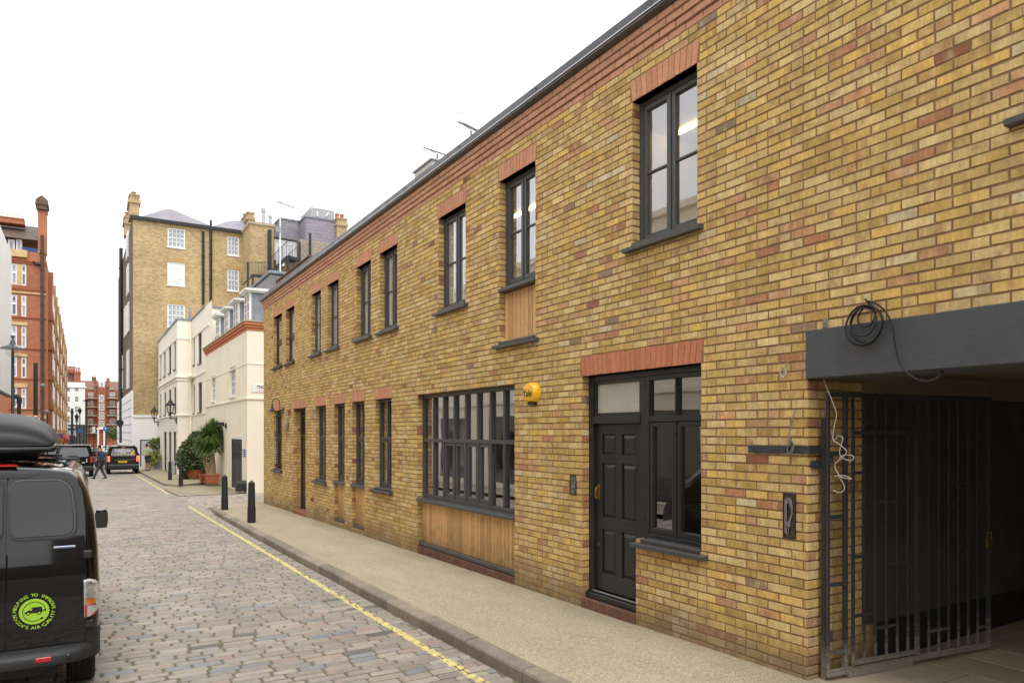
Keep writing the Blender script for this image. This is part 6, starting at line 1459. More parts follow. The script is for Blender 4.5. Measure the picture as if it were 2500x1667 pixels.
def arcq(r0, r1, a0, a1, n=30):
    for i in range(n):
        a, b = math.radians(a0 + (a1 - a0) * i / n), math.radians(a0 + (a1 - a0) * (i + 1) / n)
        q.add([on(r0 * math.cos(a), r0 * math.sin(a)), on(r1 * math.cos(a), r1 * math.sin(a)), on(r1 * math.cos(b), r1 * math.sin(b)), on(r0 * math.cos(b), r0 * math.sin(b))], [(0, 1, 2, 3)])
arcq(.079, .084, -5, 300)
sil = [(-.068, -.012), (-.066, .0), (-.045, .008), (-.025, .03), (-.012, .036), (.05, .038), (.056, .03), (.058, -.008), (.05, -.012)]
q.add([on(x, z) for x, z in sil], [tuple(range(len(sil)))])
for cx in (-.043, .036): q.add([on(cx + .015 * math.cos(t), -.014 + .015 * math.sin(t)) for t in [i * math.pi / 8 for i in range(16)]], [tuple(range(16))])
q.add([on(x, z) for x, z in ((.04, -.065), (.052, -.052), (.062, -.054), (.066, -.066), (.054, -.074))], [tuple(range(5))]); q.add([on(x, z) for x, z in ((.057, .012), (.078, .012), (.083, -.008), (.078, -.01), (.074, .004), (.057, .004))], [tuple(range(6))]); build(q, 'sticker_drawing', M_INK, d1, local=True)
q = MB(); q.add([on(x, z, .0175) for x, z in ((-.036, .012), (-.022, .029), (-.014, .031), (-.014, .013))], [(0, 1, 2, 3)])
for cx in (-.043, .036): q.add([on(cx + .009 * math.cos(t), -.014 + .009 * math.sin(t), .0175) for t in [i * math.pi / 8 for i in range(16)]], [tuple(range(16))])
build(q, 'sticker_cutouts', M_LIME, d1, local=True)

# roof bars, high brake lamp and the roof box riding on the bars
for yb in (.95, 2.3):
    q = MB(); w_ = .735 if yb < 1 else .6; q.box(-w_, w_, yb - .03, yb + .03, 1.868, 1.888)
    rbb = build(q, 'roof_bar', M_IRON, van, local=True, bev=.008)
    for sd in (1, -1):
        q = MB(); q.loft([[(sd * x, yb + d, z) for x, z in ((.48, 1.868), (.58, 1.867), (.65, 1.85), (.70, 1.78), (.67, 1.795), (.62, 1.84), (.52, 1.852))] for d in (-.05, .05)]); build(q, 'bar_foot', M_PLASTIC, rbb, local=True, bev=.01)
q = MB(); q.loft([[(x, oy(1.84) + .02, z) for x, z in rrect(.36, .35, 1.853, 1.868, .006)], [(x, oy(1.84) + .1, z) for x, z in rrect(.34, .33, 1.853, 1.87, .006)]]); build(q, 'high_brake_lamp', M_TAIL, van, local=True)
bx, by, bz = VX + .14, VY + .62, zr(7) + 1.885
rb_ = root('roof_box', 'glossy black rounded roof box riding on the roof bars of the black van', 'roof box', (bx, by, bz))
q = MB(); q.loft([[(x, y, z) for x, z in [(.45 * a * math.copysign(abs(math.cos(t)) ** .92, math.cos(t)), .115 + h * abs(math.sin(t)) ** .92) for t in [i * math.pi / 20 for i in range(21)]]] for y, a, h in ((.0, .90, .02), (.02, .955, .085), (.07, .99, .145), (.18, 1, .19), (.5, 1, .25), (1.1, 1, .29), (1.6, .86, .17), (1.85, .66, .08))]); build(q, 'lid', mat('satin_black_shell', S(16, 16, 18), .42, .0, 1, 0, spec=.3), rb_, local=True, smooth=True, ang=60)
q = MB(); q.loft([[(x, y, z) for x, z in rrect(.33 * a, .42 * a, z0, .125, .045, 5)] for y, a, z0 in ((.05, .9, .07), (.10, 1.0, .015), (.4, 1, .0), (1.5, .86, .0), (1.82, .64, .06))]); build(q, 'base', M_PLASTIC, rb_, local=True, smooth=True, ang=60)
q = MB(); q.loft([[(x, y, z - .03 * (1 if y < .0 else 0)) for x, z in rrect(.462 * a, .455 * a, .095, .135, .016, 2)] for y, a in ((-.025, .9), (-.01, .96), (.06, 1.0), (1.55, .88), (1.87, .67))]); build(q, 'lip', M_CARB, rb_, local=True, smooth=True, ang=60)
# ================================================================ bollards, plants, lamps, people
BL = {(415, 1171): 'farthest thin black bollard in front of the glazed doors', (441.5, 1185): 'black bollard just left of the big bushy potted shrub', (548.5, 1244): 'black bollard at the kerb corner with a pale worn cap', (614, 1275): 'nearest black bollard, pointed top, on the gravel pavement by the wall corner'}
def G(x, y, off=0.):
    a = (x - CX_) / F_; q_ = cT - a * sT; t = (CZ - off - .0135 * 3.5) / ((y - H_) / F_ - .0135 * q_)
    Y = t * q_; return Vector((t * (a * cT + sT), Y, zg(Y) + off))
bol = None
for (x, y), lab in BL.items():
    g = G(x, y)
    if bol is None:
        bol = root('bollard', lab, 'bollard', g, group='cast iron bollards along the pavement')
        q = MB(); q.lathe([(.098, -.03), (.098, .0), (.094, .36), (.088, .38), (.076, .92), (.078, .92), (.078, .935), (.012, 1.0)], (0, 0, 0), 8); build(q, 'post', M_IRON, bol, local=True, bev=.002)
        q = MB()
        for k in range(12): z = .45 + k * .036; rr = .0885 - .012 * (z - .38) / .54; q.lathe([(rr, z), (rr + .003, z + .005), (rr, z + .01)], (0, 0, 0), 8)
        build(q, 'ribs', M_IRON, bol, local=True)
    else: copy_tree(bol, loc=g, label=lab)
g = G(593, 1197); gs_ = root('guard_stone', 'low rounded black cast guard stone against the cream wall by the alley', 'guard stone', g)
q = MB(); q.loft([[(x * k, y * k, z) for x, y in ((-.26, -.2), (.2, -.2), (.26, .1), (.2, .25), (-.2, .25), (-.28, .05))] for k, z in ((1, -.02), (1, .2), (.92, .3), (.7, .37), (.35, .4))]); build(q, 'block', M_IRON, gs_, local=True, smooth=True, bev=.03, bseg=2)
# ---- plants
def leafcol(base, k=.25):
    c = S(*base); f = R.uniform(1 - k, 1 + k * 1.4); return (c[0] * f, c[1] * f * R.uniform(.92, 1.08), c[2] * f, 1)
def bush(par, cx, cy, cz, rx, ry, rz, n, base, size=.07, name='foliage', seed=0, gaps=.15):
    q = MB(); lob = [(R.uniform(-1, 1), R.uniform(-1, 1), R.uniform(-1, 1)) for _ in range(7)]
    for _ in range(n):
        while True:
            d = Vector((R.gauss(0, 1), R.gauss(0, 1), R.gauss(0, 1))).normalized(); k = sum(max(0, d.dot(Vector(l).normalized())) ** 6 for l in lob)
            rad = R.uniform(.35, 1) ** .5 * (.82 + .26 * k); 
            if R.random() > gaps: break
        p = Vector((cx + d.x * rx * rad, cy + d.y * ry * rad, cz + d.z * rz * rad))
        a = Vector((R.gauss(0, 1), R.gauss(0, 1), R.gauss(0, .7) - .25)).normalized(); s = size * R.uniform(.6, 1.3); b = a.cross(Vector((R.gauss(0, 1), R.gauss(0, 1), 1.2))).normalized() * s * .38
        q.add([p, p + a * s * .5 + b, p + a * s, p + a * s * .5 - b], [(0, 1, 2), (0, 2, 3)], leafcol(base))
    return build(q, name, M_LEAF, par)
def rosette(q, c, n, L, base, up=.3):
    for _ in range(n):
        th = R.uniform(0, 2 * math.pi); el = R.uniform(-.7, 1.45); d = Vector((math.cos(th) * math.cos(el), math.sin(th) * math.cos(el), math.sin(el))); l = L * R.uniform(.75, 1.1); w = .030
        s = d.cross(Vector((0, 0, 1))); s = (s.normalized() if s.length > .01 else Vector((1, 0, 0))) * w
        p0 = c; p1 = c + d * l * .5 + Vector((0, 0, .03)); p2 = c + d * l - Vector((0, 0, l * l * .22 * math.cos(el))); col = leafcol(base, .3)
        q.add([p0 - s * .7, p0 + s * .7, p1 + s, p1 - s, p2], [(0, 1, 2, 3), (3, 2, 4)], col)
def potsq(par, c, w, h, wt=None):
    q = MB(); wt = wt or w * 1.15; a, b = w / 2, wt / 2; q.loft([[(c[0] + x * k, c[1] + y * k, c[2] + z) for x, y in ((-1, -1), (1, -1), (1, 1), (-1, 1))] for k, z in ((a, .05), (b * .97, h - .09), (b * 1.06, h - .09), (b * 1.06, h))]); 
    for sx in (-1, 1):
        for sy in (-1, 1): q.box(c[0] + sx * a * .8 - .05, c[0] + sx * a * .8 + .05, c[1] + sy * a * .8 - .05, c[1] + sy * a * .8 + .05, c[2], c[2] + .05)
    p = build(q, 'pot', M_TERRA, par, bev=.012); q = MB(); q.box(c[0] - b * .95, c[0] + b * .95, c[1] - b * .95, c[1] + b * .95, c[2] + h - .05, c[2] + h - .02); build(q, 'soil', M_BARK, p); return p
g = G(527, 1181); g.x = 5.1; yu = root('yucca', 'tall yucca with thick pale trunk in a square terracotta pot by the grey door', 'plant', g)
potsq(yu, g, .5, .48)
top = P(520, 1075, Y=g.y + .1); q = MB(); q.tube([g + Vector((0, .02, .4)), g + Vector((.03, 0, .9)), g + Vector((0, .1, 1.5)), g + Vector((-.05, .1, 2.1))], [.17, .13, .11, .1], 10); q.tube([g + Vector((-.15, 0, .4)), g + Vector((-.3, .1, 1.0)), g + Vector((-.35, .2, 1.9))], [.09, .06, .05], 8); build(q, 'trunk', M_BARK, yu, smooth=True)
q = MB()
for (px_, py_, dy, n, L) in ((518, 1062, 0, 330, .74), (494, 1088, .2, 260, .66), (528, 1094, -.25, 200, .60), (505, 1066, .2, 240, .70), (533, 1064, .1, 240, .66), (512, 1084, .1, 260, .6), (520, 1045, 0, 200, .55), (500, 1100, -.1, 160, .5)): rosette(q, P(px_, py_, Y=g.y + dy), n, L, (96, 120, 62))
build(q, 'leaves', M_LEAF, yu)
g2 = G(507, 1178); g2.x = 5.0; sb_ = root('potted_shrub', 'small leafy climber in a square terracotta pot beside the yucca', 'plant', g2, group=None); potsq(sb_, g2, .42, .42); bush(sb_, g2.x, g2.y, g2.z + 1.0, .3, .3, .6, 500, (84, 98, 58), .09)
g3 = G(494, 1168); g3.x = 5.1; s3 = root('potted_shrub', 'dark green round bushy shrub in a round terracotta pot, left of the yucca', 'plant', g3)
q = MB(); q.lathe([(.3, 0), (.42, .25), (.5, .42), (.53, .5), (.46, .5), (.44, .44)], g3, 20); build(q, 'pot', M_TERRA, s3, smooth=True, ang=50)
q = MB(); q.tube([g3 + Vector((0, 0, .4)), g3 + Vector((-.05, 0, 1.1)), g3 + Vector((-.2, 0, 1.8))], [.06, .05, .03], 8); build(q, 'stem', M_BARK, s3)
c = P(477, 1113, Y=g3.y); bush(s3, c.x, g3.y, c.z, 1.0, .85, 1.0, 7500, (84, 102, 64), .15)
c = P(484, 1083, Y=g3.y); q = MB(); bush(s3, c.x + .05, g3.y, c.z, .75, .6, .85, 3200, (92, 110, 68), .13)
g4 = G(478, 1168); g4.x = 4.75; s4 = root('potted_shrub', 'yellowish variegated shrub in a tall dark pot at the bush group edge', 'plant', g4)
q = MB(); q.lathe([(.2, 0), (.3, .6), (.32, .64), (.27, .64)], g4, 16); build(q, 'pot', M_IRON, s4, smooth=True); c = P(450, 1120, Y=g4.y); bush(s4, c.x, g4.y, c.z, .4, .35, .65, 900, (150, 156, 88), .12)
# trellis recess with plants
TY = 59.2; a = P(342, 1073, Y=TY); b = P(391.5, 1137, Y=TY); tr_ = root('trellis', 'black diamond trellis screen against the white wall behind the man in yellow', 'trellis', (a.x, TY, b.z))
q = MB(); w = .08
for x in (a.x, b.x - w): q.box(x, x + w, TY, TY + .06, b.z, a.z)
q.box(a.x, b.x, TY, TY + .06, a.z - w, a.z); build(q, 'frame', M_IRON, tr_)
q = MB(); x0, x1, z0, z1 = a.x, b.x, (a.z + b.z) / 2 - .2, a.z; k = .16; i = -int((z1 - z0) / k) - 1
while x0 + i * k < x1:
    for s in (1, -1):
        xa = x0 + i * k; pa, pb = (xa, z0), (xa + (z1 - z0), z1)
        pa, pb = [(min(max(p[0], x0), x1), p[1]) for p in (pa, pb)] if False else (pa, pb)
        ta = max(0, x0 - xa); tb = min(z1 - z0, x1 - xa)
        if tb > ta:
            if s == 1: q.bar((xa + ta, TY + .02, z0 + ta), (xa + tb, TY + .02, z0 + tb), .035, .02)
            else: q.bar((xa + ta, TY + .04, z1 - ta), (xa + tb, TY + .04, z1 - tb), .035, .02)
    i += 1
build(q, 'lattice', M_IRON, tr_)
c = P(375, 1083, Y=TY - .3); sh = root('shrub', 'loose green climbing shrub over the black trellis', 'plant', (c.x, TY - .3, b.z)); q = MB(); q.tube([(c.x, TY - .3, b.z), (c.x - .1, TY - .3, c.z)], .05, 6); build(q, 'stem', M_BARK, sh); bush(sh, c.x + .15, TY - .35, c.z, .5, .35, .5, 900, (110, 126, 70), .12); bush(sh, c.x, TY - .15, c.z - 1.2, .5, .12, .8, 420, (62, 78, 50), .12)
g = G(389, 1139); g = Vector((P(388, 1139, Y=57.6).x, 57.6, zg(57.6))); pt = root('planter', 'grey square planter with yellow green shrub at the end of the cream bay', 'planter', g); q = MB(); q.loft([[(g.x + x * k_, g.y + y * k_, g.z + z) for x, y in ((-1, -1), (1, -1), (1, 1), (-1, 1))] for k_, z in ((.24, 0), (.34, .72), (.3, .72), (.29, .6))]); build(q, 'pot', M_LEAD, pt); c = P(377, 1120, Y=57.5); bush(pt, c.x, 57.5, c.z, .5, .4, .6, 900, (150, 150, 70), .12)
q = MB(); g = G(429, 1157); q.box(4.72, 4.9, g.y - .02 + .4, g.y + .5, g.z, g.z + .78); solo(q, 'feeder_cabinet', M_CARS, 'small grey utility cabinet against the cream bay corner', 'cabinet', loc=(4.8, g.y + .4, g.z), bev=.01)
# ---- wall lanterns of the cream bay
def lantern(px, py0, py1, X, br, lab):
    c0 = P(px, py1, X=X); s = (P(px, py0, X=X).z - c0.z) / 1.0
    r = root('wall_lantern', lab, 'lantern', c0)
    z = lambda v: c0.z + v * s; k = s * .30
    q = MB(); q.lathe([(.02 * s, z(1.0) - c0.z), (.05 * s, z(.93) - c0.z), (.03 * s, z(.88) - c0.z), (.12 * s, z(.80) - c0.z), (.10 * s, z(.77) - c0.z), (.2 * s, z(.68) - c0.z), (.27 * s, z(.6) - c0.z), (.26 * s, z(.57) - c0.z)], c0, 10); build(q, 'lid', M_IRON, r, smooth=True, ang=40)
    q = MB(); q.lathe([(.2 * s, z(.57) - c0.z), (.13 * s, z(.2) - c0.z)], c0, 6); build(q, 'glass', M_CLEAR, r)
    q = MB()
    for i in range(6): t = math.pi * (i + .5) / 3; q.bar((c0.x + .205 * s * math.cos(t), c0.y + .205 * s * math.sin(t), z(.57)), (c0.x + .135 * s * math.cos(t), c0.y + .135 * s * math.sin(t), z(.2)), .03 * s)
    q.lathe([(.15 * s, z(.2) - c0.z), (.14 * s, z(.17) - c0.z), (.03 * s, z(.1) - c0.z), (.04 * s, z(.0) - c0.z)], c0, 8); build(q, 'cage', M_IRON, r)
    q = MB(); q.tube([c0 + Vector((0, 0, .0)), c0 + Vector((0, 0, -.12 * s)), Vector((c0.x + (br.x - c0.x) * .5, c0.y + (br.y - c0.y) * .5, c0.z - .06 * s)), br], .035 * s, 8); q.bar(br - Vector((0, 0, .3 * s)), br + Vector((0, 0, .1 * s)), .06 * s); q.bar(br - Vector((.0, 0, .25 * s)), (br + c0) / 2, .03 * s); build(q, 'bracket', M_IRON, r)
lantern(416, 970, 1016, BX - .75, Vector((BX - .02, BY + .4, P(433, 1022, X=BX).z)), 'larger black wall lantern on a bracket at the cream bay corner')
lantern(376.5, 990, 1026, BX - .55, Vector((BX - .02, BE - .2, P(388, 1030, X=BX).z)), 'smaller black wall lantern at the far end of the cream bay')
# ---- street furniture at the left and along the road
b = P(31, 1020, Y=44); t = P(31, 818, Y=44); sl_ = root('street_lamp', 'tall black street lamp with a wide dish shade before the mansion block', 'street lamp', (b.x, 44, zg(44)))
px = lambda v: v * P(31, 900, Y=44).y / F_ * .90
q = MB(); q.lathe([(.12, 0), (.12, 1.2), (.085, 1.25), (.08, 3.0), (.1, 3.02), (.075, 3.05), (.065, t.z - zg(44) - .75)], (b.x, 44, zg(44)), 12); build(q, 'post', M_IRON, sl_, smooth=True, ang=40)
zz = lambda y: P(31, y, Y=44).z
q = MB(); q.lathe([(.08, 0), (.09, .1), (.05, .16), (.09, .22), (.05, .3), (.12, .35), (.14, .5)][::-1], (b.x, 44, zz(835)), 12); q.v = [(x, y, 2 * zz(827) - z) if False else (x, y, z) for x, y, z in q.v]
q = MB(); q.lathe([(.03, zz(818)), (.09, zz(820)), (.09, zz(824)), (.03, zz(826)), (.08, zz(831)), (.1, zz(834)), (.16, zz(841)), (.38, zz(845)), (.56, zz(850)), (.58, zz(853)), (.45, zz(854)), (.1, zz(853))], (b.x, 44, 0), 20); build(q, 'shade', M_CARG, sl_, smooth=True, ang=40)
q = MB(); q.lathe([(.3, zz(854.5)), (.31, zz(861)), (.26, zz(868)), (.12, zz(872)), (.03, zz(873))], (b.x, 44, 0), 16); build(q, 'glass_bowl', M_CLEAR, sl_, smooth=True)
def post(px_, y0, Y, w, lab, name='post', cat='post', extra=None, sq=False):
    t = P(px_, y0, Y=Y); b = Vector((t.x, Y, zg(Y))); r = root(name, lab, cat, b); q = MB()
    if sq: q.box(t.x - w / 2, t.x + w / 2, Y - w / 2, Y + w / 2, b.z, t.z)
    else: q.cyl(b, t, w / 2, w * .4, n=10)
    build(q, 'pole', M_IRON, r, smooth=not sq); 
    if extra: extra(r, t, Y)
    return r
def ext_bend(r, t, Y): q = MB(); q.tube([t, t + Vector((.02, 0, .3)), t + Vector((-.12, 0, .42)), t + Vector((-.22, 0, .36))], .14, 8); build(q, 'hood', M_IRON, r, smooth=True)
post(46.5, 985, 50, .24, 'short thick black post with a curved hood right of the street lamp', extra=ext_bend)
def ext20(r, t, Y):
    c = P(87, 1022, Y=Y - .2); q = MB(); q.cyl((c.x, Y - .21, c.z), (c.x, Y - .19, c.z), .27, n=32); rg = build(q, 'sign_ring', M_REDS, r); q = MB(); q.cyl((c.x, Y - .218, c.z), (c.x, Y - .211, c.z), .215, n=32); build(q, 'sign_face', M_WHITE, rg); q = MB(); text_on(q, '20', .29, (c.x, Y - .222, c.z), (1, 0, 0), (0, 0, 1), .012, 1.05); build(q, 'sign_number', M_INK, rg)
post(87, 886, 56, .24, 'dark square post carrying a round 20 speed limit sign', 'speed_sign', 'sign', ext20, sq=True)
q = MB(); c = P(105, 940, Y=80); q.ball(c, .17, 12); q.bar(c, c + Vector((-.7, 0, .0)), .05); solo(q, 'dome_camera', M_LEAD, 'small grey dome camera on an arm near the brown drainpipe', 'camera', loc=c, smooth=True)
def ext_cam(r, t, Y): q = MB(); q.ball(t + Vector((0, 0, .1)), .13, 10); q.bar(t + Vector((-.3, 0, .16)), t + Vector((0, 0, .16)), .06); build(q, 'camera_head', M_LEAD, r, smooth=True)
post(115.5, 1008, 60, .11, 'slim dark camera pole at the corner of the mansion block', 'camera_pole', 'pole', ext_cam)
def ext_sig(r, t, Y):
    for yy in (1005, 1040, 1063): z = P(176, yy, Y=Y).z; q = MB(); q.box(t.x - .13, t.x + .13, Y - .15, Y + .15, z - .1, z + .04); build(q, 'band', M_IRON, r)
    q = MB(); q.box(t.x - .2, t.x + .2, Y - .2, Y + .2, P(176, 1078, Y=Y).z - .4, P(176, 1062, Y=Y).z); build(q, 'equipment_box', M_IRON, r, bev=.04)
post(176, 997, 72, .19, 'thick black equipment post left of the white building', 'equipment_post', 'post', ext_sig, sq=True)
def ext_lan(r, t, Y): q = MB(); q.lathe([(.03, .6), (.06, .4), (.26, .12), (.24, .08), (.12, -.35), (.06, -.42)], t, 10); build(q, 'lantern_head', M_IRON, r, smooth=True, ang=40)
post(195, 1003, 110, .15, 'street lamp with pointed lantern before the white building', 'street_lamp', 'street lamp', ext_lan); post(187.5, 1018, 100, .13, 'shorter lamp beside the pointed lantern lamp, round headed', 'street_lamp', 'street lamp', ext_lan)
def ext_arm(r, t, Y): q = MB(); q.bar(t + Vector((-.4, 0, 0)), t + Vector((.4, 0, 0)), .16); build(q, 'lamp_head', M_IRON, r)
post(211, 978, 112, .18, 'tallest dark pole in front of the far red flats', 'pole', 'pole', ext_arm); post(217.5, 1036, 96, .12, 'thin black pole right of the tallest pole'); post(204.5, 1036, 92, .13, 'black pole between the shopfront and the tallest pole')
def ext_ws(r, t, Y): q = MB(); q.box(t.x - .17, t.x + .17, Y - .1, Y - .05, t.z - .55, t.z + .25); build(q, 'sign_panel', M_WHITE, r)
post(229, 1046, 105, .12, 'white rectangular sign on a pole below the red flats', 'road_sign', 'sign', ext_ws)
def ext_bs(r, t, Y): q = MB(); q.cyl((t.x, Y - .12, t.z), (t.x, Y - .08, t.z), .24, n=24); d_ = build(q, 'sign_disc', M_BLUE, r); q = MB(); q.bar((t.x, Y - .125, t.z - .16), (t.x, Y - .125, t.z + .06), .05, .02); q.prism([(t.x - .1, t.z + .03), (t.x + .1, t.z + .03), (t.x, t.z + .18)], 'y', Y - .135, Y - .125); build(q, 'arrow', M_WHITE, d_)
post(258, 1047, 82, .12, 'round blue arrow sign on a black pole above the parked cars', 'road_sign', 'sign', ext_bs)
def ext_bs2(r, t, Y): q = MB(); q.box(t.x - .2, t.x + .2, Y - .12, Y - .08, t.z - .2, t.z + .2); build(q, 'sign_panel', M_BLUE, r)
post(195.5, 1051, 98, .1, 'small blue square sign in front of the dark shopfront', 'road_sign', 'sign', ext_bs2)
c = P(155, 1070, Y=84); fb = root('flower_display', 'pink red and blue flower display by the mansion block', 'flowers', (c.x, 84, zg(84))); q = MB(); q.cyl((c.x, 84, zg(84)), (c.x, 84, c.z), .08, n=8); build(q, 'pole', M_IRON, fb)
for (x, y, rx, b_) in ((158, 1069, .75, (200, 120, 100)), (165, 1072, .5, (226, 96, 130)), (160, 1074, .5, (196, 150, 70)), (145, 1065, .45, (76, 84, 130)), (150, 1068, .4, (220, 150, 170))): c = P(x, y, Y=84); bush(fb, c.x, 84, c.z, rx, .5, rx * .7, 420, b_, .12, 'flowers')
c = P(277, 1056, Y=200); tr = root('street_tree', 'small green tree in front of the far red flats', 'tree', (c.x, 200, zg(200))); q = MB(); q.tube([(c.x, 200, zg(200)), (c.x, 200, c.z)], [.2, .12], 8); build(q, 'trunk', M_BARK, tr); bush(tr, c.x, 200, c.z, 1.7, 1.4, 1.7, 1200, (104, 122, 70), .35, 'crown')
# spherical sign silhouette on the white base wall
c = P(292.5, 1032, X=KX - .4); q = MB(); q.cyl((c.x, c.y, c.z), (c.x, c.y + .06, c.z), .3, n=20); q.bar(c, (KX, c.y, c.z), .06); solo(q, 'round_sign', M_IRON, 'round black sign seen from behind on the corner drainpipe', 'sign', loc=c)
# ---------------------------------------------------------------- people
def skin(name, nodes, edges, m, par, sub=2, rootn=0):
    me = D.meshes.new(name); me.from_pydata([n[0] for n in nodes], edges, []); me.materials.append(m)
    o = D.objects.new(name, me); C.objects.link(o)
    sk = o.modifiers.new('Skin', 'SKIN'); sk.use_smooth_shade = True
    if not me.skin_vertices: me.attributes  # layer is made by the modifier
    try: lay = me.skin_vertices[0].data
    except Exception:
        bpy.context.view_layer.objects.active = o; bpy.ops.mesh.customdata_skin_add(); lay = me.skin_vertices[0].data
    for i, n in enumerate(nodes): r = n[1]; lay[i].radius = r if isinstance(r, tuple) else (r, r)
    lay[rootn].use_root = True
    ss = o.modifiers.new('Subsurf', 'SUBSURF'); ss.levels = sub; ss.render_levels = sub
    o.parent = par; WM[o] = WM[par]; return o
SKIN = mat('skin', S(196, 146, 120), .6, .05, 6, 0); HAIR = mat('dark_hair', S(32, 26, 24), .7, .2, 40, .3); NAVY = mat('navy_jacket', S(44, 62, 88), .8, .15, 7, .3, 30, .01); CHAR = mat('charcoal_trousers', S(64, 66, 72), .85, .15, 8, .3, 30, .01); HIVIS = mat('hi_vis_yellow', S(222, 236, 40), .6, .08, 8, .2, 30, .01); SHIRT = mat('pale_blue_shirt', S(136, 162, 194), .8, .1, 8, .2, 30, .01); SHOE = mat('dark_shoes', S(36, 34, 34), .6, .1, 8, 0); SOLE = mat('white_sole', S(220, 216, 210), .6, 0, 1, 0)
def person(loc, rz, h, pose, label):
    r = root('person', label, 'person', loc, rz); k = h / 1.80
    J = {a: tuple(v * k for v in b) for a, b in pose.items()}
    def n(a, rad): return (J[a], tuple(x * k for x in rad) if isinstance(rad, tuple) else rad * k)
    names = ['pelvis', 'waist', 'chest', 'neckb', 'neck', 'head', 'crown', 'shL', 'elL', 'wrL', 'haL', 'shR', 'elR', 'wrR', 'haR', 'hiL', 'knL', 'anL', 'hiR', 'knR', 'anR']
    rad = [(.15, .11), (.13, .1), (.16, .115), .07, .052, (.078, .098), (.06, .075), .06, .042, .028, (.038, .02), .06, .042, .028, (.038, .02), .088, .06, .042, .088, .06, .042]
    ed = [(0, 1), (1, 2), (2, 3), (3, 4), (4, 5), (5, 6), (3, 7), (7, 8), (8, 9), (9, 10), (3, 11), (11, 12), (12, 13), (13, 14), (0, 15), (15, 16), (16, 17), (0, 18), (18, 19), (19, 20)]
    body = skin('body', [n(a, b) for a, b in zip(names, rad)], ed, SKIN, r)
    hd = Vector(J['head']); fw = Vector(pose.get('face', (0, 1, 0))).normalized(); sd = Vector((fw.y, -fw.x, 0))
    q = MB(); q.ball(hd + Vector((0, 0, .055 * k)) - fw * .015 * k, .105 * k, 14, sc=(.92, 1.0, .95)); hv = []
    for p in q.v:
        d = Vector(p) - hd
        if d.dot(fw) > .03 * k and d.z < .075 * k: p = tuple(Vector(p) - fw * (d.dot(fw) - .03 * k))
        hv.append(p)
    q.v = hv; build(q, 'hair', HAIR, r, local=True, smooth=True)
    q = MB(); c = hd + fw * .098 * k; q.bar(c + Vector((0, 0, .02)), c + fw * .02 - Vector((0, 0, .02)), .022, .03)
    for s in (-1, 1): q.ball(hd + sd * s * .092 * k, .022 * k, 6, sc=(.6, 1, 1.4))
    build(q, 'nose_and_ears', SKIN, r, local=True, smooth=True)
    q = MB()
    for s in (-1, 1): q.ball(hd + fw * .094 * k + sd * s * .032 * k + Vector((0, 0, .018)), .009, 6)
    build(q, 'eyes', HAIR, r, local=True)
    for s in ('L', 'R'):          # separate fingers
        ha = Vector(J['ha' + s]); wr_ = Vector(J['wr' + s]); d = (ha - wr_).normalized(); sdv = d.cross(Vector((0, 0, 1)) if abs(d.z) < .9 else fw).normalized()
        for i in range(4):
            b0 = ha + sdv * (i - 1.5) * .017 * k; q = MB(); q.tube([b0, b0 + d * .04 * k, b0 + d * (.07 - .008 * abs(i - 1.3)) * k + fw * .015], [.0085 * k, .008 * k, .006 * k], 6); build(q, 'finger', SKIN, r, local=True, smooth=True)
        b0 = wr_ + (ha - wr_) * .5 + sdv * .03 * k; q = MB(); q.tube([b0, b0 + sdv * .02 * k + d * .03 * k, b0 + sdv * .02 * k + d * .06 * k], [.011 * k, .01 * k, .007 * k], 6); build(q, 'thumb', SKIN, r, local=True, smooth=True)
    for s in ('L', 'R'):
        a = Vector(J['an' + s]); t = Vector(J['to' + s]); q = MB(); f2 = (t - a); f2.z = 0; f2.normalize(); s2 = Vector((f2.y, -f2.x, 0)); z0 = min(a.z - .08 * k, a.z)
        def rg(u, w, z1, z0_): c = a + f2 * u; dz = (t.z - a.z + .05 * k) * max(u, 0) / .17; return [c + s2 * w + Vector((0, 0, z0_ + dz)), c + s2 * w * .8 + Vector((0, 0, z1 + dz)), c - s2 * w * .8 + Vector((0, 0, z1 + dz)), c - s2 * w + Vector((0, 0, z0_ + dz))]
        q.loft([rg(-.07 * k, .03 * k, -.01 * k, -.085 * k), rg(-.03 * k, .045 * k, .03 * k, -.085 * k), rg(.06 * k, .045 * k, -.02 * k, -.085 * k), rg(.14 * k, .05 * k, -.045 * k, -.085 * k), rg(.2 * k, .025 * k, -.06 * k, -.085 * k)]); sh_ = build(q, 'shoe', SHOE, r, local=True, smooth=True, bev=.01)
        q = MB(); q.loft([[p + Vector((0, 0, -.012)) for p in rg(u * k, w * k, -.072 * k, -.086 * k)] for u, w in ((-.07, .035), (.06, .05), (.14, .054), (.2, .03))]); build(q, 'sole', SOLE, sh_, local=True)
    return r, J, n
# man walking left across the road (faces -x)
Yw = 46.9; xw = P(245, 1168, Y=Yw).x
pw = dict(pelvis=(0, 0, .98), waist=(.01, 0, 1.12), chest=(.0, 0, 1.36), neckb=(-.01, 0, 1.49), neck=(-.03, 0, 1.56), head=(-.055, 0, 1.66), crown=(-.05, 0, 1.74), shL=(0, -.19, 1.45), elL=(.06, -.25, 1.18), wrL=(-.16, -.22, 1.05), haL=(-.24, -.2, 1.03), shR=(0, .19, 1.45), elR=(.1, .25, 1.18), wrR=(-.08, .22, 1.0), haR=(-.16, .2, .98), hiL=(.0, -.1, .93), knL=(-.13, -.1, .52), anL=(-.30, -.1, .095), toL=(-.46, -.1, .1), hiR=(.02, .1, .93), knR=(.06, .1, .5), anR=(.24, .1, .1), toR=(.1, .1, .04), face=(-1, 0, 0))
r, J, n = person((xw, Yw, zr(Yw)), 0, 1.93, pw, 'man in navy jacket and charcoal trousers walking left across the cobbles')
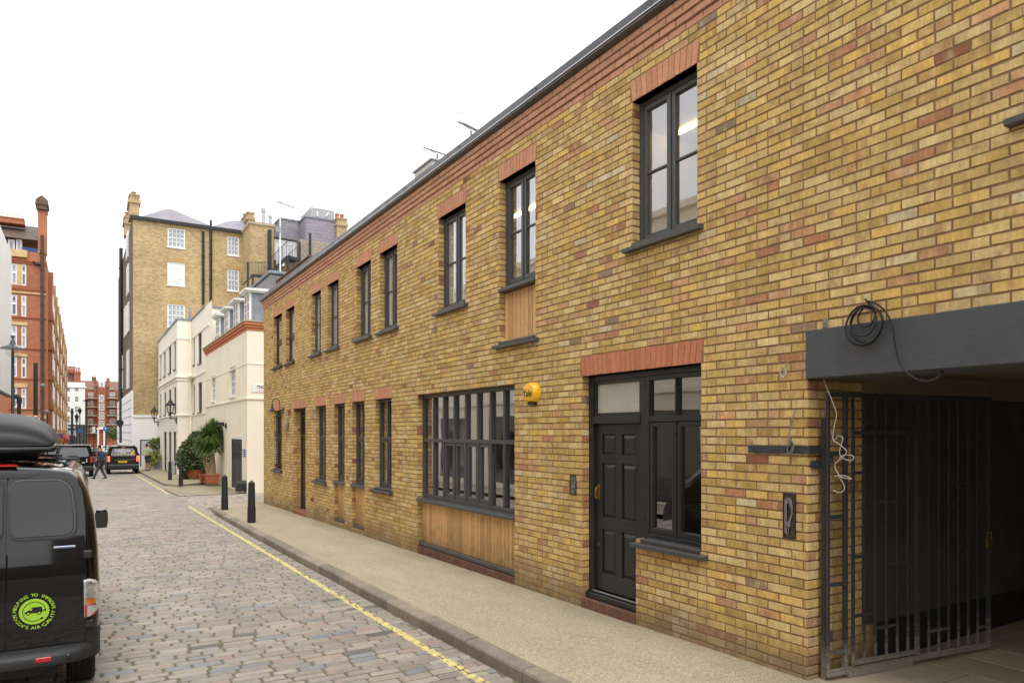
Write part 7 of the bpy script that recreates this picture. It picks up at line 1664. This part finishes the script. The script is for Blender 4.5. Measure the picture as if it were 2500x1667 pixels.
skin('jacket', [n('pelvis', (.175, .135)), n('waist', (.165, .135)), n('chest', (.185, .145)), n('neckb', .09), n('shL', .085), n('elL', .062), n('wrL', .048), n('shR', .085), n('elR', .062), n('wrR', .048)], [(0, 1), (1, 2), (2, 3), (3, 4), (4, 5), (5, 6), (3, 7), (7, 8), (8, 9)], NAVY, r)
skin('trousers', [n('pelvis', (.165, .125)), n('hiL', .105), n('knL', .078), n('anL', .062), n('hiR', .105), n('knR', .078), n('anR', .062)], [(0, 1), (1, 2), (2, 3), (0, 4), (4, 5), (5, 6)], CHAR, r)
q = MB(); h = Vector(J['haL']); q.box(h.x - .09, h.x - .0, h.y - .03, h.y + .03, h.z - .02, h.z + .12); solo_v = [tuple(WM[r] @ Vector(p)) for p in q.v]; q.v = solo_v; solo(q, 'phone', M_IRON, 'small dark object held in the walking man\'s hand', 'bag', loc=WM[r] @ h, bev=.01)
# man in hi-vis standing, facing left, looking down at hands
Yh = 54.6; xh = P(361, 1149, Y=Yh).x
ph = dict(pelvis=(0, 0, .96), waist=(.02, 0, 1.1), chest=(.02, 0, 1.34), neckb=(-.02, 0, 1.47), neck=(-.05, 0, 1.54), head=(-.09, 0, 1.64), crown=(-.09, 0, 1.72), shL=(.02, -.2, 1.43), elL=(.1, -.26, 1.15), wrL=(-.12, -.24, 1.02), haL=(-.2, -.2, 1.03), shR=(.02, .2, 1.43), elR=(.08, .26, 1.15), wrR=(-.14, .2, 1.05), haR=(-.22, .16, 1.07), hiL=(.0, -.1, .92), knL=(-.02, -.12, .5), anL=(.06, -.12, .1), toL=(-.1, -.12, .04), hiR=(0, .1, .92), knR=(-.08, .12, .5), anR=(-.1, .12, .1), toR=(-.26, .12, .04), face=(-1, 0, -.2))
r, J, n = person((xh, Yh, zg(Yh)), 0, 1.88, ph, 'man in yellow hi-vis vest and shorts standing on the far pavement')
skin('shirt', [n('pelvis', (.16, .125)), n('waist', (.15, .12)), n('chest', (.17, .13)), n('neckb', .08), n('shL', .075), n('elL', .062), n('shR', .075), n('elR', .062)], [(0, 1), (1, 2), (2, 3), (3, 4), (4, 5), (3, 6), (6, 7)], SHIRT, r)
skin('hi_vis_vest', [n('pelvis', (.19, .15)), n('waist', (.185, .15)), n('chest', (.2, .155)), n('neckb', .095), n('shL', .08), n('shR', .08)], [(0, 1), (1, 2), (2, 3), (3, 4), (3, 5)], HIVIS, r)
skin('shorts', [n('pelvis', (.175, .135)), n('hiL', .12), n('knL', .1), n('hiR', .12), n('knR', .1)], [(0, 1), (1, 2), (0, 3), (3, 4)], CHAR, r)
q = MB()
for z in (1.12, 1.2): q.lathe([(.205, z * 1.04), (.208, z * 1.04 + .03)], (.02, 0, 0), 16, sx=.8, sy=1.05)
build(q, 'reflective_band', M_CARS, r, local=True)
EXPO = 0.58
# ================================================================ camera, sky, light
cam = D.cameras.new('camera'); co = D.objects.new('camera', cam); C.objects.link(co)
co.location = (0, 0, CZ); co.rotation_euler = (math.radians(90), 0, -TH)
cam.sensor_width = 36; cam.lens = 36 * F_ / 2500; cam.shift_y = (H_ - 833.5) / 2500; cam.clip_end = 2000; cam.clip_start = .05
SC.camera = co
w = D.worlds.new('World'); SC.world = w; w.use_nodes = True
nt = w.node_tree; bg = nt.nodes['Background']
sky = nt.nodes.new('ShaderNodeTexSky'); sky.sky_type = 'NISHITA'; sky.sun_disc = False
SUN_EL, SUN_AZ = 62., 190.
sky.sun_elevation = math.radians(SUN_EL); sky.sun_rotation = math.radians(SUN_AZ); sky.dust_density = 4.; sky.ozone_density = 1.; sky.air_density = 1.
hs = nt.nodes.new('ShaderNodeHueSaturation'); hs.inputs['Saturation'].default_value = .12
# high thin cloud evens the sky out
mx = nt.nodes.new('ShaderNodeMix'); mx.data_type = 'RGBA'; mx.inputs[0].default_value = .55; mx.inputs[7].default_value = (9.3, 9.35, 9.5, 1)
nz = nt.nodes.new('ShaderNodeTexNoise'); nz.inputs['Scale'].default_value = 1.6; nz.inputs['Detail'].default_value = 5
tc = nt.nodes.new('ShaderNodeTexCoord'); nt.links.new(tc.outputs['Generated'], nz.inputs['Vector'])
mr = nt.nodes.new('ShaderNodeMapRange'); mr.inputs[1].default_value = .3; mr.inputs[2].default_value = .7; mr.inputs[3].default_value = .74; mr.inputs[4].default_value = 1.12
nt.links.new(nz.outputs['Fac'], mr.inputs[0])
mul = nt.nodes.new('ShaderNodeVectorMath'); mul.operation = 'SCALE'
nt.links.new(sky.outputs[0], hs.inputs['Color']); nt.links.new(hs.outputs[0], mx.inputs[6]); nt.links.new(mx.outputs[2], mul.inputs[0]); nt.links.new(mr.outputs[0], mul.inputs[3])
nt.links.new(mul.outputs[0], bg.inputs[0]); bg.inputs[1].default_value = .15
sl = D.lights.new('sun', 'SUN'); sl.energy = 1.0; sl.angle = math.radians(25); sl.color = (1, .97, .92)
so = D.objects.new('sun', sl); C.objects.link(so)
# sky texture azimuth: rotation 0 = +Y, turning clockwise seen from above
az = math.radians(SUN_AZ); el = math.radians(SUN_EL)
dirv = Vector((math.sin(az) * math.cos(el), math.cos(az) * math.cos(el), math.sin(el)))
so.rotation_euler = (-dirv).to_track_quat('-Z', 'Y').to_euler()
SC.view_settings.view_transform = 'Standard'; SC.view_settings.look = 'None'; SC.view_settings.gamma = 1.; SC.view_settings.exposure = EXPO
SC.cycles.use_denoising = True
SC.cycles.max_bounces = 8; SC.cycles.transparent_max_bounces = 16
